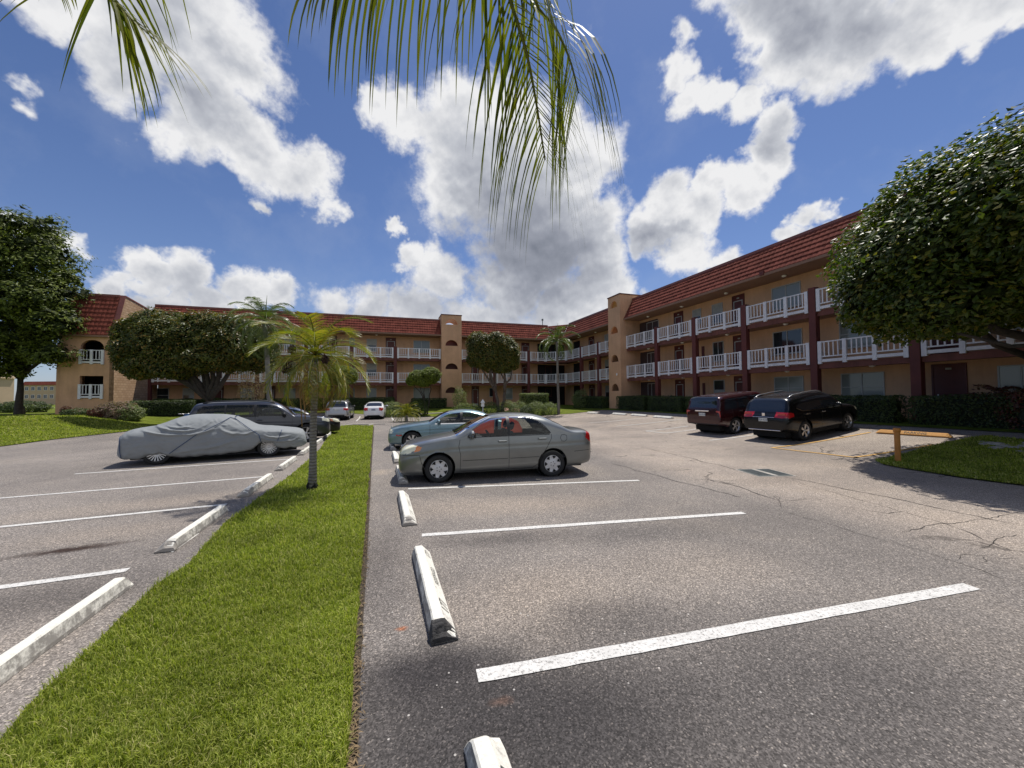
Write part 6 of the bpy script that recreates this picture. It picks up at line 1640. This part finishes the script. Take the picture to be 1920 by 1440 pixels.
# hedges of the back wing
hedge('hedge', PB(-19.5, -1.4), PB(-12.2, -1.4), 1.1, 1.15, 'dark hedge along the building behind the covered car')
hedge('hedge', PB(-11.8, -1.4), PB(-6.2, -1.4), 1.1, 1.1, 'dark hedge along the building behind the grey palm trunk')
hedge('hedge', PB(-5.9, -1.6), PB(.6, -1.6), 1.2, 1.15, 'dark hedge in front of the silver estate and the white sedan')
hedge('hedge', PB(2.4, -1.5), PB(6.0, -1.5), 1.3, 1.0, 'dark hedge at the foot of the narrow stair tower')
bush('shrub', at(735, 36.2), .95, .85, 'rounded light green shrub right of the white sedan', 'leaf_light', 2800)
bush('shrub', at(783, 37.5), 1.1, .9, 'green shrub under the small clipped tree beside the stair tower', 'leaf_hedge', 2800)
bush('shrub', at(862, 38.5), .7, 1.6, 'tall shrub with white blossom in front of the narrow stair tower', 'leaf_light', 1800, .10)
bush('shrub', at(878, 36), 1.3, .75, 'low silvery green shrub behind the roof of the pale blue sedan', 'leaf_light', 2800)
bush('shrub', at(915, 35.5), 1.2, .8, 'dark low shrub at the foot of the middle clipped tree', 'leaf_hedge', 2600)
bush('shrub', at(950, 36), 1.1, .85, 'variegated pale shrub behind the roof of the grey sedan', 'leaf_light', 2600)
bush('shrub', at(972, 35), .9, .8, 'variegated pale shrub by the pink garden path', 'leaf_light', 2400)
bush('shrub', at(1005, 36), 1.0, .75, 'clipped pale shrub left of the slim palm', 'leaf_light', 2400)
bush('shrub', at(1030, 35.5), .8, .65, 'small pale shrub touching the slim palm trunk', 'leaf_light', 1800)
bush('shrub', at(986, 33.2), .65, .6, 'small round green shrub at the corner of the garden lawn', 'leaf_hedge', 1800)
# red leaved hedge on the right, plants at the pavilion
hedge('hedge', (18.0, 14.3), (16.6, 10.9), 1.3, 1.25, 'red and green leaved hedge at the right edge of the photo', 'leaf_red', leaf=.11, bulge=.15)
bush('shrub', at(222, 28.6), 1.1, .75, 'pink and red leaved shrub in front of the pavilion corner', 'leaf_pink', 2600, .14)
bush('shrub', at(243, 28.8), .9, .7, 'green shrub with pink tips right of the pink leaved shrub', 'leaf_light', 2200, .12)
bush('shrub', at(190, 28.0), .7, .4, 'low red leaved shrub at the foot of the pavilion wall', 'leaf_red', 1400, .12)
bush('shrub', at(150, 28.0), .9, .3, 'low green ground shrub below the pavilion balcony', 'leaf_hedge', 1400, .1)
bush('shrub', at(126, 28.2), .35, .4, 'tiny dark red plant by the left corner of the pavilion', 'leaf_red', 600, .1)
hedge('hedge', PB(-20.3, -3.6), PB(-16.2, -2.6), 1.6, 1.2, 'dark hedge between the brick pavilion wall and the wide clipped tree')
bush('shrub', at(45, 34), 1.8, .6, 'low dark shrub round the foot of the tall shade tree', 'leaf_hedge', 3000, .14, ry=1.4)

# palms
def frond(V, F, R, base, dirv, L, arch, nleaf, ll, wd, droop=.6, twist=0.0, stiff=.35, pts=None, taper=True, segs=4, sag_side=0.0, petiole=.14, long_tip=False):
    """a feather frond; V F leaflet arrays, R rachis mesh builder"""
    up = Vector((0, 0, 1))
    if pts is None:
        d = Vector(dirv).normalized(); hor = Vector((d.x, d.y, 0)); hor = hor.normalized() if hor.length > .01 else Vector((1, 0, 0)); pts = []; p = Vector(base); ang = math.asin(d.z); n = 14
        for i in range(n + 1):
            pts.append(p.copy()); a = ang - arch * (i / n) ** 1.3; p = p + (hor * math.cos(a) + up * math.sin(a)) * L / n
    else:
        P_ = [Vector(q) for q in pts]; n = 22; out = []
        for i in range(n + 1):
            t = i / n * (len(P_) - 1); k = min(int(t), len(P_) - 2); u = t - k
            a, b, c, d = P_[max(k - 1, 0)], P_[k], P_[k + 1], P_[min(k + 2, len(P_) - 1)]
            out.append(.5 * ((2 * b) + (c - a) * u + (2 * a - 5 * b + 4 * c - d) * u * u + (-a + 3 * b - 3 * c + d) * u ** 3))
        pts = out
    n = len(pts) - 1; tot = sum((pts[i + 1] - pts[i]).length for i in range(n))
    R.tube(pts, [wd * (1.1 if pts is None else .9) * (1 - .8 * i / n) + .0015 for i in range(n + 1)], 5)
    for i in range(nleaf):
        t = petiole + (1 - petiole) * min(.999, max(.001, (i + .5 + random.uniform(-.4, .4)) / nleaf)); f = t * n; k = min(int(f), n - 1); p = pts[k].lerp(pts[k + 1], f - k); d = (pts[k + 1] - pts[k]).normalized()
        side = d.cross(up); side = side.normalized() if side.length > .05 else Vector((1, 0, 0)); nup = side.cross(d)
        prof = math.sin(PI * min(1, (t - petiole * .6) / (1 - petiole * .6) * .82 + .12)) ** .6 if not long_tip else 1.0 - .35 * max(0, t - .7) / .3
        for s in (1, -1):
            le = ll * prof * (.8 + .4 * random.random()); v = (side * s * 1.0 + d * (.55 + .9 * t * t + random.uniform(-.15, .15)) + nup * (stiff + .45 * (random.random() - .5))).normalized()
            q = p.copy(); w = wd * (.85 + .3 * random.random()); o = len(V) ; wv = d.lerp(nup, .3 + .25 * random.random()).normalized()
            row = []
            for j in range(segs + 1):
                u = j / segs; ww = w * (1 - u) ** .7 * (1.0 if j else .6)
                if j == segs: row.append(q.copy())
                else: row += [q - wv * ww * .5, q + wv * ww * .5]
                v = (v + Vector((0, 0, -droop * (.5 + u) * (1.2 / segs)))).normalized(); q = q + v * le / segs
            V += [tuple(x) for x in row]
            for j in range(segs - 1): F.append((o + 2 * j, o + 2 * j + 1, o + 2 * j + 3, o + 2 * j + 2))
            F.append((o + 2 * segs - 2, o + 2 * segs - 1, o + 2 * segs, o + 2 * segs))
def tri_fix(F): return [f if f[2] != f[3] else f[:3] for f in F]
def palm(name, base, top, r, label, fronds, L, ll, nleaf, wd, m, droop, arch, elev=(-.2, 1.3), dry=0, stiff=.35, seed=1, fruit=(), roots=False, spear=False, group='palm trees', spread=None, shaft=False):
    random.seed(seed); t = thing(name, base, label, 'palm', group); b0 = Vector(base); tp = Vector(top) - b0
    mb = MB(); pts = [Vector((0, 0, -.2)).lerp(tp, 0) if i == 0 else Vector((0, 0, 0)).lerp(tp, i / 10) + Vector((.03 * math.sin(i), 0, 0)) * r * 3 for i in range(11)]
    mb.tube(pts, [r * (1.25 if i == 0 else 1.1 if i == 1 else 1.0 - .02 * i) for i in range(11)], 14); mb.build('trunk', 'palm_bark', t)
    if shaft:
        mb = MB(); mb.tube([tp - Vector((0, 0, .05)), tp + Vector((0, 0, r * 3)), tp + Vector((0, 0, r * 6))], [r * .95, r * .85, r * .35], 12); mb.build('crown_shaft', 'palm_dark', t)
    if roots:
        mb = MB()
        for k in range(46):
            a = 2 * PI * random.random(); rr = r * (1.05 + .35 * random.random()); z = random.random() * .13; mb.tube([(rr * .8 * math.cos(a), rr * .8 * math.sin(a), z + .05), (rr * math.cos(a), rr * math.sin(a), z), (rr * 1.25 * math.cos(a + .2), rr * 1.25 * math.sin(a + .2), -.05)], .014, 5)
        mb.build('root_mat', 'root_black', t)
    R = MB(); V = []; F = []; V2 = []; F2 = []
    for k in range(fronds):
        a = 2.399963 * k + random.random() * .3; u = (k + .5) / fronds; el = elev[1] + (elev[0] - elev[1]) * u ** .8 + random.uniform(-.1, .1)
        d = Vector((math.cos(a) * math.cos(el), math.sin(a) * math.cos(el), math.sin(el))); isdry = k >= fronds - dry
        frond(V2 if isdry else V, F2 if isdry else F, R, tp + Vector((0, 0, r * (1.0 - u) * 1.5)), d, L * random.uniform(.85, 1.1), arch * random.uniform(.8, 1.2) * (1.15 if isdry else 1), nleaf, ll, wd, droop, stiff=stiff)
    mb = MB(); mb.add(V, tri_fix(F)); mb.build('fronds', m, t); R.build('frond_stalks', m, t)
    if V2: mb = MB(); mb.add(V2, tri_fix(F2)); mb.build('dry_fronds', 'palm_dry', t)
    if spear: mb = MB(); mb.tube([tp, tp + Vector((.05, 0, L * .35)), tp + Vector((.12, 0, L * .7))], [.05, .035, .008], 6); mb.build('spear_leaf', m, t)
    for (fx, fy, fz, fr) in fruit:
        mb = MB(); c = Vector((fx, fy, fz)) - b0
        for k in range(90):
            d = Vector((random.gauss(0, 1), random.gauss(0, 1), random.gauss(0, 1))).normalized() * fr * (.55 + .45 * random.random()); d.z *= 1.25; mb.lathe([(0, -.022), (.018, -.01), (.018, .01), (0, .022)], c + d, n=5)
        mb.tube([tp, (tp + c) / 2 + Vector((0, 0, .1)), c + Vector((0, 0, fr))], .012, 5); mb.build('fruit_cluster', 'fruit', t)
    return t
pb = G(585, 919)
Zp = pb.y
ct = Vector(((583 - 960) / FPX * Zp, Zp + .1, zpx(662, Zp, 583)))
palm('palm_tree', pb, (ct.x + .03, ct.y, ct.z - .08), .074, 'short ringed palm with feathery yellowing fronds growing on the grass strip', 38, 1.36, .33, 60, .015, 'palm_green', .40, 1.75, (-.75, 1.4), dry=3, seed=4, stiff=.45,
     fruit=[((532 - 960) / FPX * Zp, Zp + .1, zpx(690, Zp, 532), .11), ((613 - 960) / FPX * Zp, Zp - .1, zpx(675, Zp, 613), .075), ((546 - 960) / FPX * Zp, Zp, zpx(655, Zp, 546), .08)], roots=True)
mb = MB()
pt = bpy.data.objects['palm_tree']
for (a_, b_, c_) in (((590, 690), (597, 730), (575, 745)), ((575, 690), (562, 730), (567, 800)), ((560, 700), (571, 760), (573, 786))):
    mb.tube([Vector(((q[0] - 960) / FPX * (Zp - .15), Zp - .15, zpx(q[1], Zp - .15, q[0]))) - Vector(pt.location) for q in (a_, b_, c_)], [.012, .012, .009], 6)
mb.build('dead_stalks', 'palm_dry', pt)
b_ = at(510, 24.5); palm('palm_tree', b_, (b_.x - .9, b_.y + .6, zpx(606, 25, 490)), .16, 'taller palm with a smooth grey trunk and fine drooping fronds behind the nearest palm', 40, 2.7, .55, 64, .026, 'palm_dark', .9, 1.9, (-1.0, 1.45), seed=9, stiff=.3, spear=True)
b_ = at(1047, 35); palm('palm_tree', b_, (b_.x - .1, b_.y, zpx(638, 35, 1044)), .12, 'slim royal palm with a thin grey trunk in front of the inner corner', 18, 2.3, .6, 50, .035, 'palm_dark', 1.0, 2.1, (-.4, 1.4), seed=12, stiff=.3, spear=True, shaft=True)
b_ = at(762, 29.5); palm('dwarf_palm', b_, b_ + Vector((0, 0, .5)), .12, 'bushy dwarf palm at the end of the driveway right of the white sedan', 44, 1.25, .26, 30, .022, 'palm_green', .4, 1.5, (-.1, 1.4), seed=21, group='garden shrubs')
bpy.data.objects['dwarf_palm']['category'] = 'palm'

# the palm overhead: its trunk stands behind the viewer, its fronds hang into the top of the view
def rp(px, py, d): return EYEV + ray(px, py) * d
t = thing('coconut_palm', (.95, -1.5, g(.95, -1.5)), 'palm overhead whose long green fronds hang into the top of the photo', 'palm', 'palm trees'); b0 = Vector(t.location)
crown = Vector((.55, -.75, 4.15))
mb = MB(); mb.tube([Vector((0, 0, -.2)), Vector((-.05, .1, 1)), Vector((-.15, .35, 2.4)), crown - b0], [.2, .15, .13, .13], 14); mb.build('trunk', 'palm_bark', t)
random.seed(31)
def near(pts, nleaf, ll, wd, droop, stiff, petiole=.3):
    R = MB(); V = []; F = []; frond(V, F, R, None, None, 1, 0, nleaf, ll, wd, droop, stiff=stiff, pts=[Vector(p) - b0 for p in pts], segs=7, petiole=petiole, long_tip=True)
    mb = MB(); mb.add(V, tri_fix(F)); o = mb.build('frond', 'frond_near', t); R.build('midrib', 'midrib_green', o)
near([crown, crown + Vector((-.1, .6, .35)), rp(1000, -330, 2.5), rp(910, -190, 2.5), rp(800, -125, 2.5), rp(710, -85, 2.5), rp(635, -50, 2.5)], 34, .62, .019, 3.0, -.3, .30)
near([crown, crown + Vector((.05, .7, .35)), rp(880, -300, 2.4), rp(945, -40, 2.35), rp(985, 90, 2.3), rp(1005, 190, 2.3), rp(1022, 300, 2.3)], 46, .72, .014, 2.0, -.25, .30)
near([crown, crown + Vector((.2, .8, .3)), rp(960, -260, 2.7), rp(1000, -10, 2.6), rp(1040, 50, 2.55), rp(1068, 110, 2.5), rp(1085, 175, 2.5)], 32, .80, .013, 2.2, -.25, .34)
near([crown, crown + Vector((-.6, .6, .4)), rp(420, -600, 2.6), rp(220, -200, 2.6), rp(190, -60, 2.55), rp(215, 0, 2.5), rp(255, 45, 2.5)], 26, .42, .013, .8, -.2, .45)
near([crown, crown + Vector((-.8, .4, .4)), rp(200, -700, 2.4), rp(140, -190, 2.3), rp(115, -80, 2.2), rp(105, -25, 2.2)], 22, .12, .012, .9, -.2, .45)
for k in range(7):
    a = -2.9 + k * .55; e = crown + Vector((math.cos(a) * 1.3, math.sin(a) * 1.3, .35)); near([crown, crown.lerp(e, .5) + Vector((0, 0, .35)), e, crown + Vector((math.cos(a) * 2.3, math.sin(a) * 2.3, -.55))], 30, .5, .02, 1.6, 0, .2)

# pale stones round the bed under the big tree, lantern and path in the garden
random.seed(5)
for k in range(26):
    px = 1842 + random.random() * 130; py = 829 + random.random() * 10 + (px - 1842) * .18 * (1 if k % 2 else .25); p = G(px, py)
    r = .06 + .08 * random.random(); mb = MB(); n_ = 8; V = []
    for i in range(5):
        ph = PI * i / 4
        for j in range(n_):
            a = 2 * PI * j / n_; d = Vector((math.sin(ph) * math.cos(a), math.sin(ph) * math.sin(a), math.cos(ph))); q = d * r * (1 + .35 * noise.noise(d * 1.6 + p)); V.append((q.x * 1.6, q.y, q.z * .6 + .03))
    mb.add(V, [(i * n_ + j, (i + 1) * n_ + j, (i + 1) * n_ + (j + 1) % n_, i * n_ + (j + 1) % n_) for i in range(4) for j in range(n_)], 0, True)
    o = mb.build('border_stone', 'stone_edge'); o.location = (p.x, p.y, p.z); o.rotation_euler = (0, 0, random.random() * 3)
    tag(o, 'pale rough stone in the border of the bed under the huge right tree', 'stone', 'stones bordering the tree bed')
p = at(905, 34.2); t = thing('garden_lantern', p, 'small white lantern on a post among the garden shrubs', 'lantern')
mb = MB(); mb.tube([(0, 0, -.1), (0, 0, .95)], .04, 8); mb.build('post', 'white_paint', t)
mb = MB(); mb.lathe([(.1, .95), (.16, 1.0), (.14, 1.3), (.22, 1.34), (.03, 1.62), (0, 1.64)], (0, 0, 0), n=8, smooth=False); mb.build('lantern_head', 'lamp_glass', t)
mat('pink_paving', (.42, .22, .19), .85, var=.12, vscale=3)
sheet('garden_path', [G2(938, 771), G2(985, 770.5), G2(983, 766.5), G2(948, 766.5)], 'pink_paving', .05, .5, 'structure')
# far buildings beyond the lawn
def far_block(name, x0, x1, y0, y1, z0, floors, label, roofm='tile', bays=6):
    t = thing(name, ((x0 + x1) / 2, y0, z0), label, 'building', 'buildings far beyond the lawn'); L = Vector(t.location)
    W_ = (x1 - x0) / 2; H_ = floors * 2.9
    mb = MB(); mb.box(-W_, W_, 0, y1 - y0, -4, H_); mb.build('wall', 'far_wall', t)
    mb = MB(); mb.hexa([(-W_ - .4, -.5, H_), (W_ + .4, -.5, H_), (W_ + .4, y1 - y0, H_), (-W_ - .4, y1 - y0, H_), (-W_ - .1, .3, H_ + 1.3), (W_ + .1, .3, H_ + 1.3), (W_ + .1, y1 - y0, H_ + 1.3), (-W_ - .1, y1 - y0, H_ + 1.3)]); mb.build('roof', roofm, t)
    for f in range(floors):
        for k in range(bays):
            a = -W_ + 2 * W_ * (k + .2) / bays; b = -W_ + 2 * W_ * (k + .8) / bays; z = f * 2.9 + .9
            mb = MB(); mb.box(a, b, -.06, -.01, z, z + 1.4); o = mb.build('window', 'white_paint', t)
            mb = MB(); mb.box(a + .12, (a + b) / 2 - .06, -.09, -.062, z + .12, z + 1.28); mb.box((a + b) / 2 + .06, b - .12, -.09, -.062, z + .12, z + 1.28); mb.build('pane', 'tinted_glass', o)
    return t
mat('far_wall', (.52, .38, .26), .9, var=.05, vscale=.4)
Zf = 140.0
far_block('apartment_block', (44 - 960) / FPX * Zf, (150 - 960) / FPX * Zf, Zf, Zf + 14, 1.5, 2, 'cream two storey block with a red roof far beyond the lawn', bays=9)
far_block('apartment_block', -150, -1*(960 - 26) / FPX * 92, 80, 92, 1.2, 2, 'plain tan block behind the tall shade tree at the left edge', 'far_wall', bays=3)
# ------------------------------------------------------------------ sky and sun
SUN = Vector((.20, .35, 1.0)).normalized()
sl = bpy.data.lights.new('sun', 'SUN'); sl.energy = 4.4; sl.angle = rad(.53); sl.color = (1.0, .955, .88)
so = bpy.data.objects.new('sun', sl); COL.objects.link(so); so.rotation_euler = (-SUN).to_track_quat('-Z', 'Y').to_euler(); so.location = (0, 0, 30)
wd = bpy.data.worlds.new('World'); S.world = wd; wd.use_nodes = True; nt = wd.node_tree; nt.nodes.clear()
out = nt.nodes.new('ShaderNodeOutputWorld'); bg = nt.nodes.new('ShaderNodeBackground'); nt.links.new(bg.outputs[0], out.inputs[0])
sky = nt.nodes.new('ShaderNodeTexSky'); sky.sky_type = 'NISHITA'; sky.sun_disc = False
sky.sun_elevation = math.asin(SUN.z); sky.sun_rotation = math.atan2(SUN.x, SUN.y); sky.air_density = 1.0; sky.dust_density = .3; sky.ozone_density = 3.0
bg.inputs[1].default_value = .10
tc = nt.nodes.new('ShaderNodeTexCoord'); D = tc.outputs['Generated']
def vmath(op, a, b=None, sc=None):
    n = nt.nodes.new('ShaderNodeVectorMath'); n.operation = op
    for k, v in ((0, a), (1, b)):
        if v is None: continue
        if isinstance(v, (tuple, list, Vector)): n.inputs[k].default_value = tuple(v)
        else: nt.links.new(v, n.inputs[k])
    if sc is not None: n.inputs['Scale'].default_value = sc
    return n
def nz(scale, detail, rough, off=(0, 0, 0)):
    v = vmath('ADD', D, off).outputs[0]
    n = nt.nodes.new('ShaderNodeTexNoise'); n.inputs['Scale'].default_value = scale; n.inputs['Detail'].default_value = detail; n.inputs['Roughness'].default_value = rough
    nt.links.new(v, n.inputs['Vector']); return n
w1 = nz(6, 5, .6); wv = vmath('SUBTRACT', w1.outputs[1], (.5, .5, .5)); wv2 = vmath('SCALE', wv.outputs[0], sc=.16)
w3 = nz(22, 4, .6, (3, 1, 2)); wv3 = vmath('SCALE', vmath('SUBTRACT', w3.outputs[1], (.5, .5, .5)).outputs[0], sc=.045)
DW = vmath('ADD', vmath('ADD', D, wv2.outputs[0]).outputs[0], wv3.outputs[0]).outputs[0]
CL = [(330, 30, 170, 1.0), (420, 120, 130, 1), (260, 110, 110, .9), (400, 230, 110, 1), (480, 290, 95, 1), (560, 330, 75, 1), (330, 260, 60, .6), (600, 390, 40, .8), (470, 385, 30, .7), (100, -40, 120, .8), (120, 30, 60, .6),
      (700, 200, 45, .9), (760, 210, 75, 1), (860, 220, 95, 1), (960, 250, 110, 1), (900, 330, 120, 1), (1020, 370, 130, 1), (1080, 300, 90, 1), (1000, 470, 120, 1), (1110, 450, 90, 1), (1120, 540, 90, 1), (940, 540, 90, .8), (1060, 580, 90, .9), (745, 415, 22, .8),
      (775, 480, 35, .9), (830, 510, 60, .9), (800, 575, 60, .8), (700, 575, 60, .6), (620, 565, 50, .6), (900, 600, 80, .8),
      (530, 530, 50, .95), (460, 530, 60, .9), (350, 510, 75, 1), (250, 510, 60, 1), (200, 540, 60, .95), (400, 570, 70, .9), (300, 580, 70, .9), (90, 450, 60, .8), (30, 400, 40, .7), (140, 460, 40, .7),
      (1250, 130, 42, .8), (1270, 60, 30, .6), (1290, 180, 40, .7), (1380, 60, 30, .5), (1340, 170, 40, .8), (1400, 190, 50, .9), (1460, 230, 60, 1), (1440, 300, 60, 1), (1400, 360, 55, .9), (1330, 350, 40, .9), (1250, 370, 60, 1), (1240, 420, 60, 1), (1300, 400, 60, .9), (1290, 480, 60, .9), (1340, 490, 40, .8), (1215, 575, 30, .5),
      (1430, 60, 60, 1), (1500, 60, 110, 1), (1560, 110, 90, 1), (1620, 40, 120, 1), (1720, 30, 120, 1), (1740, 90, 60, .8), (1830, 10, 100, 1), (1920, 0, 80, .9), (1450, -60, 120, 1),
      (1520, 400, 35, .85), (1500, 430, 40, .8), (1560, 420, 25, .6), (30, 140, 40, .5), (60, 190, 35, .5), (1100, 60, 30, .25), (1810, 100, 40, .6)]
best = None
for (px, py, r, k) in CL:
    c = ray(px, py); rr = (ray(px + r, py) - ray(px - r, py)).length / 2 * 1.06
    dn = vmath('DISTANCE', DW, tuple(c)); v = mathn(nt, 'SUBTRACT', k, mathn(nt, 'MULTIPLY', dn.outputs['Value'], k / rr))
    best = v if best is None else mathn(nt, 'MAXIMUM', best, v)
mk = mathn(nt, 'MAXIMUM', best, -1.0)
# clouds elsewhere round the sky
sxyz = nt.nodes.new('ShaderNodeSeparateXYZ'); nt.links.new(D, sxyz.inputs[0])
behind = mathn(nt, 'MULTIPLY', mathn(nt, 'SUBTRACT', .25, sxyz.outputs[1], ), 2.0, True)
gen = nz(2.2, 3, .5, (7, 3, 1)); gm = mathn(nt, 'MULTIPLY', mathn(nt, 'SUBTRACT', gen.outputs[0], .5), mathn(nt, 'MULTIPLY', behind, 3.0))
mk = mathn(nt, 'MAXIMUM', mk, mathn(nt, 'SUBTRACT', gm, mathn(nt, 'MULTIPLY', mathn(nt, 'SUBTRACT', 1, behind), 1.0)))
fb = nz(8, 11, .66, (1, 2, 3)); fb2 = nz(9, 9, .62, tuple(Vector((1, 2, 3)) + Vector((.005, -.01, .022))))
dens = mathn(nt, 'ADD', mk, mathn(nt, 'MULTIPLY', mathn(nt, 'SUBTRACT', fb.outputs[0], .5), 1.35))
al = nt.nodes.new('ShaderNodeMapRange'); al.interpolation_type = 'SMOOTHSTEP'; nt.links.new(dens, al.inputs[0]); al.inputs[1].default_value = .0; al.inputs[2].default_value = .42
lf = nz(7, 3, .45, (1, 2, 3)); lf2 = nz(7, 3, .45, tuple(Vector((1, 2, 3)) + Vector((.008, -.012, .035))))
hf = nz(26, 5, .55, (4, 2, 3)); hf2 = nz(26, 5, .55, tuple(Vector((4, 2, 3)) + Vector((.003, -.004, .011))))
relief = mathn(nt, 'ADD', mathn(nt, 'MULTIPLY', mathn(nt, 'SUBTRACT', lf.outputs[0], lf2.outputs[0]), 1.0), mathn(nt, 'MULTIPLY', mathn(nt, 'SUBTRACT', hf.outputs[0], hf2.outputs[0]), .38))
DARK = [(960, 440, 170, .6), (1010, 510, 170, .6), (900, 300, 130, .22), (1060, 560, 160, .25), (380, 200, 130, .28), (300, 60, 150, .3), (330, 590, 200, .25), (1500, 40, 150, .4), (1620, 60, 120, .3), (1240, 440, 60, .35), (1450, 270, 60, .2), (700, 590, 200, .25), (430, 130, 80, .25), (850, 590, 150, .2), (960, 590, 200, .3), (230, 570, 90, .2)]
dk = None
for (px, py, r, k) in DARK:
    c = ray(px, py); rr = (ray(px + r, py) - ray(px - r, py)).length / 2
    dn = vmath('DISTANCE', DW, tuple(c)); v = mathn(nt, 'MULTIPLY', mathn(nt, 'SUBTRACT', 1, mathn(nt, 'DIVIDE', dn.outputs['Value'], rr), True), k * 1.3)
    dk = v if dk is None else mathn(nt, 'MAXIMUM', dk, v)
lum = mathn(nt, 'ADD', mathn(nt, 'SUBTRACT', .97, dk), relief)
edge = nt.nodes.new('ShaderNodeMapRange'); nt.links.new(mk, edge.inputs[0]); edge.inputs[1].default_value = .1; edge.inputs[2].default_value = .8; edge.inputs[3].default_value = .06; edge.inputs[4].default_value = -.14
lum = mathn(nt, 'ADD', lum, edge.outputs[0])
cc = ramp(nt, lum, [(.0, (2.0, 2.2, 2.7)), (.35, (3.2, 3.4, 4.0)), (.65, (5.3, 5.5, 6.0)), (.95, (8.6, 8.6, 8.7))])
wisp = nz(4, 8, .6, (9, 9, 9)); ws = mathn(nt, 'MULTIPLY', mathn(nt, 'SUBTRACT', wisp.outputs[0], .48, True), .8)
hz = mathn(nt, 'POWER', mathn(nt, 'SUBTRACT', 1, mathn(nt, 'ABSOLUTE', sxyz.outputs[2]), True), 5.0)
skyc = mixc(nt, mathn(nt, 'ADD', ws, mathn(nt, 'MULTIPLY', hz, .25), True), mixc(nt, 1.0, sky.outputs[0], (.72, .78, .98), 'MULTIPLY'), (4.6, 5.2, 6.6))
fin = mixc(nt, al.outputs[0], skyc, cc.outputs[0]); nt.links.new(fin, bg.inputs[0])
wd.cycles.sampling_method = 'MANUAL'; wd.cycles.sample_map_resolution = 512
S.view_settings.view_transform = 'Standard'; S.view_settings.look = 'None'; S.view_settings.gamma = 1; S.view_settings.exposure = 0
S.cycles.max_bounces = 6; S.cycles.transparent_max_bounces = 12; S.cycles.use_denoising = True
S.cycles.sample_clamp_indirect = 6
